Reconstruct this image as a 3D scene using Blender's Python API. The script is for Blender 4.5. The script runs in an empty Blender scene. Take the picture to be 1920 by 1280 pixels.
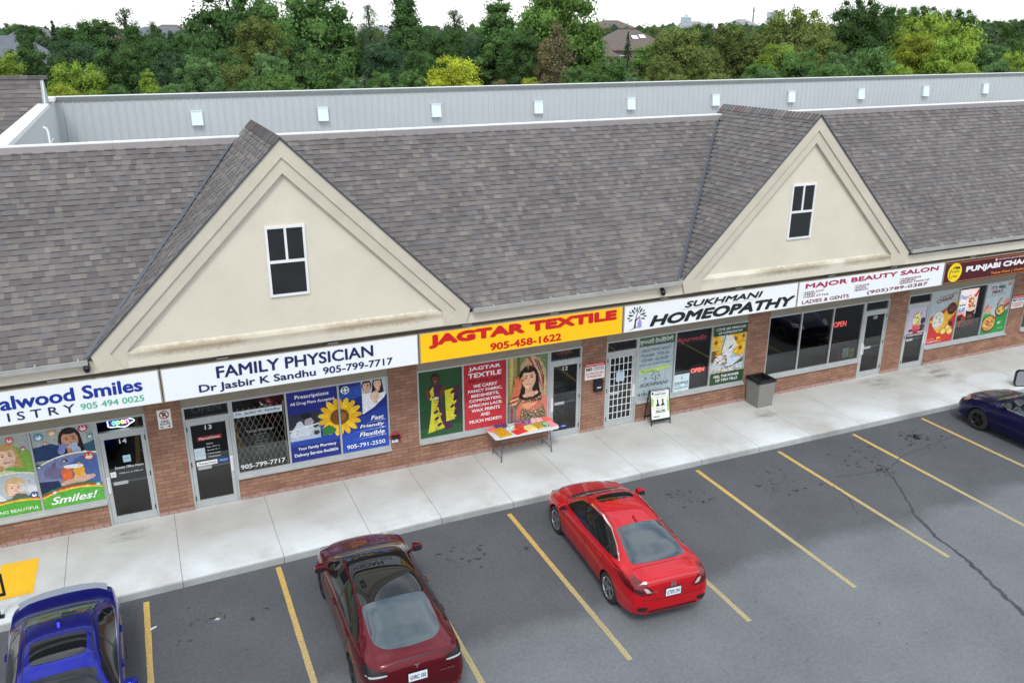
import bpy, bmesh, math, random
from mathutils import Vector, Matrix
from mathutils.bvhtree import BVHTree
rad = math.radians
S = bpy.context.scene
COL = S.collection
random.seed(7)

# ------------------------------------------------------------------ camera
CAM_POS = Vector((0.0, -19.134, 10.6406))
YAW, PITCH, ROLL, FPX = 0.41731, 0.34135, 0.00197, 1588.1
fwd = Vector((math.sin(YAW)*math.cos(PITCH), math.cos(YAW)*math.cos(PITCH), -math.sin(PITCH)))
rgt = Vector((math.cos(YAW), -math.sin(YAW), 0)); upv = rgt.cross(fwd)
r2 = math.cos(ROLL)*rgt + math.sin(ROLL)*upv
u2 = -math.sin(ROLL)*rgt + math.cos(ROLL)*upv
cd = bpy.data.cameras.new('camera'); cam = bpy.data.objects.new('camera', cd); COL.objects.link(cam)
mw = Matrix.Identity(4)
for i in range(3):
    mw[i][0] = r2[i]; mw[i][1] = u2[i]; mw[i][2] = -fwd[i]; mw[i][3] = CAM_POS[i]
cam.matrix_world = mw
cd.sensor_width = 36.0; cd.lens = 36.0*FPX/1920.0; cd.clip_start = 0.1; cd.clip_end = 6000
S.camera = cam

# ------------------------------------------------------------------ world, sun, exposure
SUN_EL, SUN_AZ = rad(52), rad(205)          # azimuth measured clockwise from +Y
W = bpy.data.worlds.new('World'); S.world = W; W.use_nodes = True
nt = W.node_tree; nt.nodes.clear()
def nn(t, k, **kw):
    n = t.nodes.new(k)
    for a, b in kw.items():
        if a in ('operation', 'blend_type', 'data_type', 'sky_type', 'feature', 'attribute_name', 'noise_dimensions', 'interpolation_type', 'mode', 'distance', 'clamp'):
            setattr(n, a, b)
        else: n.inputs[a].default_value = b
    return n
sky = nn(nt, 'ShaderNodeTexSky', sky_type='NISHITA'); sky.sun_disc = False
sky.sun_elevation = SUN_EL; sky.sun_rotation = SUN_AZ
tc = nn(nt, 'ShaderNodeTexCoord')
mp = nn(nt, 'ShaderNodeMapping'); mp.inputs['Scale'].default_value = (1.6, 2.6, 3.4)
nt.links.new(tc.outputs['Generated'], mp.inputs['Vector'])
nz = nn(nt, 'ShaderNodeTexNoise', Scale=2.2, Detail=7.0, Roughness=0.58); nt.links.new(mp.outputs[0], nz.inputs['Vector'])
rp = nn(nt, 'ShaderNodeValToRGB'); rp.color_ramp.elements[0].position = 0.38; rp.color_ramp.elements[1].position = 0.62
rp.color_ramp.elements[0].color = (5.6, 6.9, 8.6, 1); rp.color_ramp.elements[1].color = (13.2, 13.5, 13.8, 1)
nt.links.new(nz.outputs['Fac'], rp.inputs[0])
sx = nn(nt, 'ShaderNodeSeparateXYZ'); nt.links.new(tc.outputs['Generated'], sx.inputs[0])
hr = nn(nt, 'ShaderNodeMapRange'); hr.inputs['From Min'].default_value = 0.02; hr.inputs['From Max'].default_value = 0.42
hr.inputs['To Min'].default_value = 1.0; hr.inputs['To Max'].default_value = 0.0
nt.links.new(sx.outputs['Z'], hr.inputs['Value'])
m1 = nn(nt, 'ShaderNodeMixRGB'); nt.links.new(hr.outputs[0], m1.inputs[0]); nt.links.new(rp.outputs[0], m1.inputs[1])
m1.inputs[2].default_value = (9.6, 9.8, 10.0, 1)                    # bright even cloud low over the horizon
m2 = nn(nt, 'ShaderNodeMixRGB'); m2.inputs[0].default_value = 0.86
nt.links.new(sky.outputs[0], m2.inputs[1]); nt.links.new(m1.outputs[0], m2.inputs[2])
bg = nn(nt, 'ShaderNodeBackground', Strength=0.1); nt.links.new(m2.outputs[0], bg.inputs[0])
wo = nn(nt, 'ShaderNodeOutputWorld'); nt.links.new(bg.outputs[0], wo.inputs[0])

sl = bpy.data.lights.new('sun', 'SUN'); sl.energy = 1.3; sl.angle = rad(16); sl.color = (1.0, 0.97, 0.93)
so = bpy.data.objects.new('sun', sl); COL.objects.link(so)
sd = Vector((math.sin(SUN_AZ)*math.cos(SUN_EL), math.cos(SUN_AZ)*math.cos(SUN_EL), math.sin(SUN_EL)))
so.rotation_euler = sd.to_track_quat('Z', 'Y').to_euler(); so.location = (0, -30, 60)
vs = S.view_settings; vs.view_transform = 'Standard'; vs.look = 'None'; vs.exposure = 0.52; vs.gamma = 1.0
S.render.engine = 'CYCLES'; S.cycles.max_bounces = 6; S.cycles.transparent_max_bounces = 12
S.cycles.use_denoising = True

# ------------------------------------------------------------------ helpers
def tag(o, label=None, cat=None, group=None, kind=None):
    if label: o['label'] = label
    if cat: o['category'] = cat
    if group: o['group'] = group
    if kind: o['kind'] = kind
    return o
def empty(name, label, cat, loc=(0, 0, 0), rz=0.0, group=None):
    o = bpy.data.objects.new(name, None); COL.objects.link(o); o.empty_display_size = 0.2
    o.location = loc; o.rotation_euler = (0, 0, rz)
    return tag(o, label, cat, group)

def M(name, col, rough=0.6, metal=0.0, var=0.0, vscale=4.0, bump=0.0, bscale=60.0, spec=0.5, coat=0.0, emit=0.0, attr=False, dirt=None):
    m = bpy.data.materials.new(name); m.use_nodes = True; t = m.node_tree
    b = t.nodes['Principled BSDF']; L = t.links
    b.inputs['Roughness'].default_value = rough; b.inputs['Metallic'].default_value = metal
    b.inputs['Specular IOR Level'].default_value = spec; b.inputs['Coat Weight'].default_value = coat
    b.inputs['Coat Roughness'].default_value = 0.03
    c4 = (*col, 1); b.inputs['Base Color'].default_value = c4
    src = None
    co = nn(t, 'ShaderNodeTexCoord')
    if attr:
        a = nn(t, 'ShaderNodeAttribute', attribute_name='Col'); src = a.outputs['Color']
    if var > 0:
        n = nn(t, 'ShaderNodeTexNoise', Scale=vscale, Detail=6.0, Roughness=0.62); L.new(co.outputs['Object'], n.inputs['Vector'])
        mr = nn(t, 'ShaderNodeMapRange'); mr.inputs['From Min'].default_value = 0.28; mr.inputs['From Max'].default_value = 0.72
        mr.inputs['To Min'].default_value = 1-var; mr.inputs['To Max'].default_value = 1+var; L.new(n.outputs['Fac'], mr.inputs['Value'])
        mx = nn(t, 'ShaderNodeMixRGB', blend_type='MULTIPLY'); mx.inputs[0].default_value = 1
        if src: L.new(src, mx.inputs[1])
        else: mx.inputs[1].default_value = c4
        L.new(mr.outputs[0], mx.inputs[2]); src = mx.outputs[0]
    if dirt:                                             # soft stains of their own colour: (colour, scale, threshold)
        n = nn(t, 'ShaderNodeTexNoise', Scale=dirt[1], Detail=8.0, Roughness=0.7); L.new(co.outputs['Object'], n.inputs['Vector'])
        mr = nn(t, 'ShaderNodeMapRange'); mr.inputs['From Min'].default_value = dirt[2]; mr.inputs['From Max'].default_value = dirt[2]+0.18
        mr.inputs['To Max'].default_value = 0.8; L.new(n.outputs['Fac'], mr.inputs['Value'])
        mx = nn(t, 'ShaderNodeMixRGB'); L.new(mr.outputs[0], mx.inputs[0])
        if src: L.new(src, mx.inputs[1])
        else: mx.inputs[1].default_value = c4
        mx.inputs[2].default_value = (*dirt[0], 1); src = mx.outputs[0]
    if src: L.new(src, b.inputs['Base Color'])
    if emit > 0:
        b.inputs['Emission Strength'].default_value = emit
        if src: L.new(src, b.inputs['Emission Color'])
        else: b.inputs['Emission Color'].default_value = c4
    if bump > 0:
        n = nn(t, 'ShaderNodeTexNoise', Scale=bscale, Detail=5.0); L.new(co.outputs['Object'], n.inputs['Vector'])
        bp = nn(t, 'ShaderNodeBump', Strength=bump, Distance=0.02); L.new(n.outputs['Fac'], bp.inputs['Height']); L.new(bp.outputs[0], b.inputs['Normal'])
    return m

class MB:
    """collects faces for ONE mesh object"""
    def __init__(s): s.v = []; s.f = []; s.m = []; s.c = []
    def face(s, pts, mi=0, col=None):
        k = len(s.v); s.v += [tuple(p) for p in pts]; s.f.append(tuple(range(k, k+len(pts)))); s.m.append(mi); s.c.append(col)
    def box(s, x0, x1, y0, y1, z0, z1, mi=0, col=None, skip=''):
        if x0 > x1: x0, x1 = x1, x0
        if y0 > y1: y0, y1 = y1, y0
        P = [(x0,y0,z0),(x1,y0,z0),(x1,y1,z0),(x0,y1,z0),(x0,y0,z1),(x1,y0,z1),(x1,y1,z1),(x0,y1,z1)]
        for k, q in (('b',(0,3,2,1)),('t',(4,5,6,7)),('f',(0,1,5,4)),('r',(1,2,6,5)),('k',(2,3,7,6)),('l',(3,0,4,7))):
            if k not in skip: s.face([P[i] for i in q], mi, col)
    def prism(s, poly, axis, a, b, mi=0, col=None, caps=True):
        """poly (2D, CCW) extruded along axis from a to b"""
        def p3(p, h):
            return (h, p[0], p[1]) if axis == 'x' else ((p[0], h, p[1]) if axis == 'y' else (p[0], p[1], h))
        n = len(poly)
        for i in range(n):
            p, q = poly[i], poly[(i+1) % n]
            s.face([p3(p, a), p3(q, a), p3(q, b), p3(p, b)], mi, col)
        if caps:
            s.face([p3(p, a) for p in poly][::-1], mi, col); s.face([p3(p, b) for p in poly], mi, col)
    def tube(s, p0, p1, r0, r1=None, n=8, mi=0, col=None, caps=True):
        r1 = r0 if r1 is None else r1
        p0, p1 = Vector(p0), Vector(p1); d = (p1-p0)
        if d.length < 1e-6: return
        d.normalize(); a = d.orthogonal().normalized(); b = d.cross(a)
        A = [p0+r0*(math.cos(t)*a+math.sin(t)*b) for t in [2*math.pi*i/n for i in range(n)]]
        B = [p1+r1*(math.cos(t)*a+math.sin(t)*b) for t in [2*math.pi*i/n for i in range(n)]]
        for i in range(n):
            j = (i+1) % n; s.face([A[i], A[j], B[j], B[i]], mi, col)
        if caps: s.face(A[::-1], mi, col); s.face(B, mi, col)
    def path(s, pts, r, n=6, mi=0, col=None):
        for a, b in zip(pts[:-1], pts[1:]): s.tube(a, b, r, r, n, mi, col)
    def bar(s, p0, p1, w, h, up=(0, 0, 1), mi=0, col=None):
        p0, p1 = Vector(p0), Vector(p1); d = (p1-p0).normalized(); sd_ = d.cross(Vector(up)).normalized()*w/2; u_ = sd_.cross(d).normalized()*h/2
        A = [p0-sd_-u_, p0+sd_-u_, p0+sd_+u_, p0-sd_+u_]; B = [p1-sd_-u_, p1+sd_-u_, p1+sd_+u_, p1-sd_+u_]
        for i in range(4):
            j = (i+1) % 4; s.face([A[i], A[j], B[j], B[i]], mi, col)
        s.face(A[::-1], mi, col); s.face(B, mi, col)
    def lathe(s, prof, axis='z', n=24, mi=0, col=None, c=(0, 0, 0)):
        def P(r, h, t):
            a, b = r*math.cos(t), r*math.sin(t)
            q = (a, b, h) if axis == 'z' else ((a, h, b) if axis == 'y' else (h, a, b))
            return (q[0]+c[0], q[1]+c[1], q[2]+c[2])
        for k in range(len(prof)-1):
            for i in range(n):
                t0, t1 = 2*math.pi*i/n, 2*math.pi*(i+1)/n
                (r0, h0), (r1_, h1) = prof[k], prof[k+1]
                q = [P(r0, h0, t0), P(r0, h0, t1), P(r1_, h1, t1), P(r1_, h1, t0)]
                if r0 < 1e-6: q = [q[0], q[2], q[3]]
                elif r1_ < 1e-6: q = q[:3]
                s.face(q, mi, col)
    def mesh(s, me, mi=0, col=None, mat=None):
        k = len(s.v)
        for v in me.vertices:
            s.v.append(tuple(mat @ v.co) if mat else tuple(v.co))
        for p in me.polygons:
            s.f.append(tuple(k+i for i in p.vertices)); s.m.append(mi); s.c.append(col)
    def build(s, name, mats, parent=None, smooth=False, bevel=0.0, weld=True, loc=None, fixn=False):
        me = bpy.data.meshes.new(name); me.from_pydata(s.v, [], s.f)
        mats = mats if isinstance(mats, (list, tuple)) else [mats]
        for m in mats: me.materials.append(m)
        me.polygons.foreach_set('material_index', s.m)
        if any(c is not None for c in s.c):
            at = me.color_attributes.new('Col', 'FLOAT_COLOR', 'CORNER'); d = []
            for f, c in zip(s.f, s.c):
                d += [*(c or (0.5, 0.5, 0.5)), 1.0]*len(f)
            at.data.foreach_set('color', d)
        if weld or bevel or fixn:
            b = bmesh.new(); b.from_mesh(me)
            if weld: bmesh.ops.remove_doubles(b, verts=b.verts, dist=1e-5)
            if fixn: bmesh.ops.recalc_face_normals(b, faces=b.faces)
            if bevel: bmesh.ops.bevel(b, geom=[e for e in b.edges if len(e.link_faces) == 2 and e.calc_face_angle(0) > 0.6], offset=bevel, segments=2, affect='EDGES', clamp_overlap=True)
            b.to_mesh(me); b.free()
        if smooth:
            for p in me.polygons: p.use_smooth = True
        o = bpy.data.objects.new(name, me); COL.objects.link(o)
        if parent: o.parent = parent
        if loc: o.location = loc
        return o

_tc = {}
def text_mesh(txt, size=1.0, bold=0.0, shear=0.0, align='CENTER', sx=1.0, spacing=1.0, extrude=0.0, wordsp=1.0):
    c = bpy.data.curves.new('t', 'FONT'); c.body = txt; c.size = size; c.offset = bold*size; c.shear = shear
    c.align_x = align; c.space_character = spacing; c.space_word = wordsp; c.extrude = extrude; c.resolution_u = 3; c.space_line = 1.0
    o = bpy.data.objects.new('t', c); COL.objects.link(o)
    dg = bpy.context.evaluated_depsgraph_get(); dg.update()
    me = bpy.data.meshes.new_from_object(o.evaluated_get(dg))
    bpy.data.objects.remove(o); bpy.data.curves.remove(c)
    if sx != 1.0:
        for v in me.vertices: v.co.x *= sx
    return me
def fit_text(txt, w, h, bold=0.0, shear=0.0, spacing=1.0, extrude=0.0, wordsp=1.0):
    """the same, made bold by overprinting it shifted by a stroke's part in each direction"""
    me = fit_plain(txt, w, h, shear, spacing, extrude, wordsp)
    if bold <= 0: return me
    k = bold*1.3*h; V = [v.co.copy() for v in me.vertices]; F = [tuple(p.vertices) for p in me.polygons]; n = len(V)
    ax, ay = (w-2*k)/w, (h-1.4*k)/h; vs_, fs_ = [], []
    for j, (dx, dy) in enumerate(((0, 0), (-1, 0), (1, 0), (0, .7), (0, -.7), (-.7, .5), (.7, -.5), (.7, .5), (-.7, -.5))):
        vs_ += [(v.x*ax+k*(1+dx), v.y*ay+k*(.7+dy), v.z+.00012*j) for v in V]; fs_ += [tuple(i+j*n for i in f) for f in F]
    bpy.data.meshes.remove(me); me = bpy.data.meshes.new('t'); me.from_pydata(vs_, [], fs_); return me
def fit_plain(txt, w, h, shear=0.0, spacing=1.0, extrude=0.0, wordsp=1.0):
    """text mesh stretched to fill exactly w x h, lower-left corner at the origin"""
    me = text_mesh(txt, 1.0, 0.0, shear, 'LEFT', 1.0, spacing, extrude, wordsp)
    xs = [v.co.x for v in me.vertices]; ys = [v.co.y for v in me.vertices]
    x0, x1, y0, y1 = min(xs), max(xs), min(ys), max(ys)
    for v in me.vertices:
        v.co.x = (v.co.x-x0)/(x1-x0)*w; v.co.y = (v.co.y-y0)/(y1-y0)*h
    return me
FRONT = Matrix(((1, 0, 0, 0), (0, 0, -1, 0), (0, 1, 0, 0), (0, 0, 0, 1)))     # text plane -> facing -Y

class Print:
    """a flat printed sheet facing -Y: layers of ink 0.5 mm apart, in its own 0..1 coordinates"""
    def __init__(s, x0, x1, z0, z1, y, base, th=0.004):
        s.x0, s.z0, s.w, s.h, s.y = x0, z0, x1-x0, z1-z0, y; s.mb = MB(); s.k = 1
        s.mb.box(-s.w/2, s.w/2, 0, th, 0, s.h, 0, base); s.asp = s.w/s.h; s.L = [([(0, 0), (1, 0), (1, 1), (0, 1)], base, 0)]
    def P(s, u, v): return ((u-0.5)*s.w, -0.0006*s.k, v*s.h)
    def poly(s, pts, col):
        pts = [(min(1, max(0, u)), min(1, max(0, v))) for u, v in pts]
        q = []
        for p in pts:
            if not q or abs(p[0]-q[-1][0])+abs(p[1]-q[-1][1]) > 1e-5: q.append(p)
        if len(q) > 1 and abs(q[0][0]-q[-1][0])+abs(q[0][1]-q[-1][1]) < 1e-5: q.pop()
        if len(q) < 3: return
        ar = sum(q[i][0]*q[(i+1) % len(q)][1]-q[(i+1) % len(q)][0]*q[i][1] for i in range(len(q)))
        if ar < 0: q = q[::-1]
        s.mb.face([s.P(*p) for p in q], 0, col); s.L.append((q, col, s.k)); s.k += 1
    def rect(s, u0, u1, v0, v1, col): s.poly([(u0, v0), (u1, v0), (u1, v1), (u0, v1)], col)
    def ell(s, u, v, a, b=None, col=(0, 0, 0), rot=0.0, n=20):
        """half axes in widths of the sheet"""
        b = a if b is None else b; pts = []
        for i in range(n):
            t = 2*math.pi*i/n; x, y = a*math.cos(t), b*math.sin(t)
            pts.append((u+x*math.cos(rot)-y*math.sin(rot), v+(x*math.sin(rot)+y*math.cos(rot))*s.asp))
        s.poly(pts, col)
    def text(s, txt, u0, u1, v0, v1, col, bold=0.0, shear=0.0, rot=0.0, spacing=1.0):
        me = fit_text(txt, (u1-u0)*s.w, (v1-v0)*s.h, bold, shear, spacing)
        mt = Matrix.Translation(((u0-0.5)*s.w, -0.0006*s.k, v0*s.h)) @ Matrix.Rotation(-rot, 4, 'Y') @ FRONT
        s.mb.mesh(me, 0, col, mt); s.k += 1; bpy.data.meshes.remove(me)
    def wave(s, pts, v_base, col):
        s.poly([(0, v_base)]+[(1, v_base)]+[p for p in pts[::-1]], col)
    def scatter(s, n, u0, u1, v0, v1, cols, r0, r1, rnd):
        for i in range(n):
            s.ell(rnd.uniform(u0, u1), rnd.uniform(v0, v1), rnd.uniform(r0, r1), rnd.uniform(r0, r1), rnd.choice(cols), rnd.uniform(0, 3), 9)
            s.k -= 0.7
    def mottle(s, n, seed=1):
        """photographic unevenness: small dabs of the printed colour round each spot, just above their own layer"""
        rr = random.Random(seed); L = list(s.L)
        for _ in range(n):
            u, v = rr.random(), rr.random(); top = None
            for q, col, k in reversed(L):
                ins = False; m = len(q)
                for i in range(m):
                    (x1, y1), (x2, y2) = q[i], q[i-1]
                    if (y1 > v) != (y2 > v) and u < (x2-x1)*(v-y1)/(y2-y1)+x1: ins = not ins
                if ins: top = (col, k); break
            if not top: continue
            f = rr.choice((rr.uniform(.76, .96), rr.uniform(1.0, 1.22))); c = tuple(min(1, x*f*rr.uniform(.9, 1.1)+.006) for x in top[0])
            a, b = rr.uniform(.008, .035), rr.uniform(.006, .02); t0 = rr.uniform(0, 3.14); kk = s.k; s.k = top[1]+rr.uniform(.2, .7); pts = []
            for i in range(7):
                t = 2*math.pi*i/7; x, y = a*math.cos(t), b*math.sin(t); pts.append((min(1, max(0, u+x*math.cos(t0)-y*math.sin(t0))), min(1, max(0, v+(x*math.sin(t0)+y*math.cos(t0))*s.asp))))
            s.mb.face([s.P(*p) for p in pts], 0, c); s.k = kk
    def build(s, name, mat, label, cat='poster', group=None, parent=None):
        if s.w > .5 and s.h > .8: s.mottle(620, int(abs(s.x0)*100))
        o = s.mb.build(name, mat, parent, weld=False)
        o.location = (s.x0+s.w/2, s.y, s.z0)
        return tag(o, label, cat, group) if parent is None else o
def lin(r, g, b):
    f = lambda c: (c/255/12.92) if c <= 10 else ((c/255+0.055)/1.055)**2.4
    return (f(r), f(g), f(b))
# ------------------------------------------------------------------ materials
INK = M('printed_vinyl', (1, 1, 1), 0.32, attr=True, var=0.16, vscale=16)
INKM = M('printed_vinyl_matt', (1, 1, 1), 0.6, attr=True, var=0.2, vscale=13)
ALU = M('aluminium', lin(186, 190, 190), 0.42, 0.35, var=0.08, vscale=3)
ALUD = M('aluminium_dull', lin(150, 152, 150), 0.5, 0.3, var=0.12)
WHITE = M('white_paint', (0.74, 0.75, 0.75), 0.45, var=0.06, vscale=2)
BLACK = M('black_paint', (0.012, 0.012, 0.013), 0.4, var=0.2)
RUBBER = M('rubber', (0.018, 0.018, 0.019), 0.75, var=0.25, vscale=12)
STUCCO = M('stucco', lin(208, 201, 184), 0.9, var=0.055, vscale=1.3, bump=0.25, bscale=220)
TRIM = M('trim_stucco', lin(194, 187, 170), 0.85, var=0.07, vscale=1.6, bump=0.2, bscale=200)
TAUPE = M('taupe_stucco', lin(146, 138, 123), 0.9, var=0.09, vscale=2, bump=0.2, bscale=180)
GUTTER = M('gutter_metal', lin(186, 186, 180), 0.45, 0.25, var=0.16, vscale=3, dirt=(lin(110, 95, 80), 5.0, 0.6))
COPING = M('coping_metal', lin(220, 222, 222), 0.5, 0.1, var=0.05, dirt=(lin(165, 165, 162), 2.5, 0.6))
MAUVE = M('mauve_flashing', lin(122, 117, 117), 0.6, 0.1, var=0.1, dirt=(lin(95, 85, 84), 4.0, 0.6))
FLASH = M('valley_metal', lin(84, 88, 95), 0.5, 0.4, var=0.12)
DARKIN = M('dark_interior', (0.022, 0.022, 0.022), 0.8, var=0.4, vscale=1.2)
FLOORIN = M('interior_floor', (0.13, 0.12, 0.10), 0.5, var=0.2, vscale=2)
SHINGLE = M('asphalt_shingle', (1, 1, 1), 0.92, attr=True, var=0.13, vscale=.7, bump=0.5, bscale=240, spec=0.25)

def glass_mat(name, tint=(0.30, 0.32, 0.32), ior=1.52, rough=0.01, gain=1.0):
    m = bpy.data.materials.new(name); m.use_nodes = True; t = m.node_tree; t.nodes.clear(); L = t.links
    tr = nn(t, 'ShaderNodeBsdfTransparent', Color=(*tint, 1)); gl = nn(t, 'ShaderNodeBsdfGlossy', Roughness=rough)
    gl.inputs['Color'].default_value = (gain, gain, gain, 1)
    fr = nn(t, 'ShaderNodeFresnel', IOR=ior); mx = nn(t, 'ShaderNodeMixShader')
    L.new(fr.outputs[0], mx.inputs[0]); L.new(tr.outputs[0], mx.inputs[1]); L.new(gl.outputs[0], mx.inputs[2])
    o = nn(t, 'ShaderNodeOutputMaterial'); L.new(mx.outputs[0], o.inputs[0]); return m
GLASS = glass_mat('window_glass', (.62, .64, .63), 1.75)

def brick_mat():
    m = bpy.data.materials.new('brick'); m.use_nodes = True; t = m.node_tree; L = t.links; b = t.nodes['Principled BSDF']
    b.inputs['Roughness'].default_value = 0.9; b.inputs['Specular IOR Level'].default_value = 0.25
    co = nn(t, 'ShaderNodeTexCoord'); sp = nn(t, 'ShaderNodeSeparateXYZ'); L.new(co.outputs['Object'], sp.inputs[0])
    ad = nn(t, 'ShaderNodeMath', operation='SUBTRACT'); L.new(sp.outputs['X'], ad.inputs[0]); L.new(sp.outputs['Y'], ad.inputs[1])
    cb = nn(t, 'ShaderNodeCombineXYZ'); L.new(ad.outputs[0], cb.inputs[0]); L.new(sp.outputs['Z'], cb.inputs[1])
    br = nn(t, 'ShaderNodeTexBrick', Scale=1.0); br.inputs['Brick Width'].default_value = 0.30; br.inputs['Row Height'].default_value = 0.095
    br.inputs['Mortar Size'].default_value = 0.007; br.inputs['Mortar Smooth'].default_value = 0.3; br.inputs['Bias'].default_value = -0.1
    br.inputs['Color1'].default_value = (*lin(154, 118, 99), 1); br.inputs['Color2'].default_value = (*lin(132, 98, 82), 1); br.inputs['Mortar'].default_value = (*lin(118, 84, 68), 1)
    L.new(cb.outputs[0], br.inputs['Vector'])
    n = nn(t, 'ShaderNodeTexNoise', Scale=1.7, Detail=8.0, Roughness=0.7); L.new(co.outputs['Object'], n.inputs['Vector'])
    mr = nn(t, 'ShaderNodeMapRange'); mr.inputs['From Min'].default_value = 0.3; mr.inputs['From Max'].default_value = 0.7
    mr.inputs['To Min'].default_value = 0.78; mr.inputs['To Max'].default_value = 1.2; L.new(n.outputs['Fac'], mr.inputs['Value'])
    mx = nn(t, 'ShaderNodeMixRGB', blend_type='MULTIPLY'); mx.inputs[0].default_value = 1; L.new(br.outputs['Color'], mx.inputs[1]); L.new(mr.outputs[0], mx.inputs[2])
    n2 = nn(t, 'ShaderNodeTexNoise', Scale=28.0, Detail=4.0, Roughness=0.7); L.new(co.outputs['Object'], n2.inputs['Vector'])
    m3 = nn(t, 'ShaderNodeMapRange'); m3.inputs['From Min'].default_value = 0.3; m3.inputs['From Max'].default_value = 0.7
    m3.inputs['To Min'].default_value = 0.86; m3.inputs['To Max'].default_value = 1.14; L.new(n2.outputs['Fac'], m3.inputs['Value'])
    my = nn(t, 'ShaderNodeMixRGB', blend_type='MULTIPLY'); my.inputs[0].default_value = 1; L.new(mx.outputs[0], my.inputs[1]); L.new(m3.outputs[0], my.inputs[2])
    L.new(my.outputs[0], b.inputs['Base Color'])
    bp = nn(t, 'ShaderNodeBump', Strength=0.5, Distance=0.01); L.new(br.outputs['Fac'], bp.inputs['Height']); bp.invert = True; L.new(bp.outputs[0], b.inputs['Normal'])
    return m
BRICK = brick_mat()
BASEBRICK = M('base_course_brick', lin(160, 132, 125), 0.9, var=0.22, vscale=6, bump=0.3, bscale=60, dirt=(lin(190, 165, 158), 5.0, 0.56))

def concrete_mat(name, base, stain, white):
    m = bpy.data.materials.new(name); m.use_nodes = True; t = m.node_tree; L = t.links; b = t.nodes['Principled BSDF']
    b.inputs['Roughness'].default_value = 0.85; b.inputs['Specular IOR Level'].default_value = 0.3
    co = nn(t, 'ShaderNodeTexCoord'); sp = nn(t, 'ShaderNodeSeparateXYZ'); L.new(co.outputs['Object'], sp.inputs[0])
    def nz(sc, det=8.0, ro=0.65, st=(1, 1, 1)):
        mp_ = nn(t, 'ShaderNodeMapping'); mp_.inputs['Scale'].default_value = st; L.new(co.outputs['Object'], mp_.inputs[0])
        n = nn(t, 'ShaderNodeTexNoise', Scale=sc, Detail=det, Roughness=ro); L.new(mp_.outputs[0], n.inputs['Vector']); return n.outputs['Fac']
    def ramp(src, a, c, lo=0.0, hi=1.0):
        r = nn(t, 'ShaderNodeMapRange'); r.inputs['From Min'].default_value = a; r.inputs['From Max'].default_value = c
        r.inputs['To Min'].default_value = lo; r.inputs['To Max'].default_value = hi; L.new(src, r.inputs['Value']); return r.outputs[0]
    def mix(f, c1, c2, bt='MIX'):
        x = nn(t, 'ShaderNodeMixRGB', blend_type=bt)
        if isinstance(f, float): x.inputs[0].default_value = f
        else: L.new(f, x.inputs[0])
        for i, c in ((1, c1), (2, c2)):
            if isinstance(c, tuple): x.inputs[i].default_value = (*c, 1)
            else: L.new(c, x.inputs[i])
        return x.outputs[0]
    ap = nn(t, 'ShaderNodeMath', operation='MULTIPLY'); L.new(ramp(sp.outputs['Y'], -3.0, -1.2, 1.0, 0.0), ap.inputs[0]); L.new(ramp(nz(0.55, 5.0, 0.6, (1, 0.7, 1)), 0.38, 0.6), ap.inputs[1])
    c = mix(ramp(nz(0.5), 0.35, 0.7), base, stain)
    c = mix(ap.outputs[0], c, white)                                   # pale bloom where meltwater dries along the kerb
    c = mix(ramp(nz(3.0, 9.0, 0.75, (0.6, 1.6, 1)), 0.5, 0.75, 0.0, 0.35), c, stain)
    c = mix(1.0, c, ramp(nz(40.0, 4.0, 0.7), 0.3, 0.7, 0.92, 1.08), 'MULTIPLY')
    for (px_, py_, ra) in ((23.7, -.75, 1.15), (21.3, -.5, .8), (16.2, -1.15, .5), (-1.2, -.55, .6)):     # grime tracked out of the doors
        vd = nn(t, 'ShaderNodeVectorMath', operation='DISTANCE'); L.new(co.outputs['Object'], vd.inputs[0]); vd.inputs[1].default_value = (px_, py_, .15)
        mu = nn(t, 'ShaderNodeMath', operation='MULTIPLY'); L.new(ramp(vd.outputs['Value'], .15, ra, .75, 0.0), mu.inputs[0]); L.new(ramp(nz(2.6, 7.0, .7, (.5, 1.5, 1)), .40, .62), mu.inputs[1])
        c = mix(mu.outputs[0], c, lin(104, 100, 92))
    L.new(c, b.inputs['Base Color'])
    bp = nn(t, 'ShaderNodeBump', Strength=0.15, Distance=0.01); L.new(nz(90.0), bp.inputs['Height']); L.new(bp.outputs[0], b.inputs['Normal'])
    return m
CONC = concrete_mat('sidewalk_concrete', lin(197, 198, 195), lin(174, 171, 164), lin(222, 229, 232))
KERB = concrete_mat('kerb_concrete', lin(160, 163, 162), lin(126, 127, 124), lin(172, 176, 176))

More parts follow.
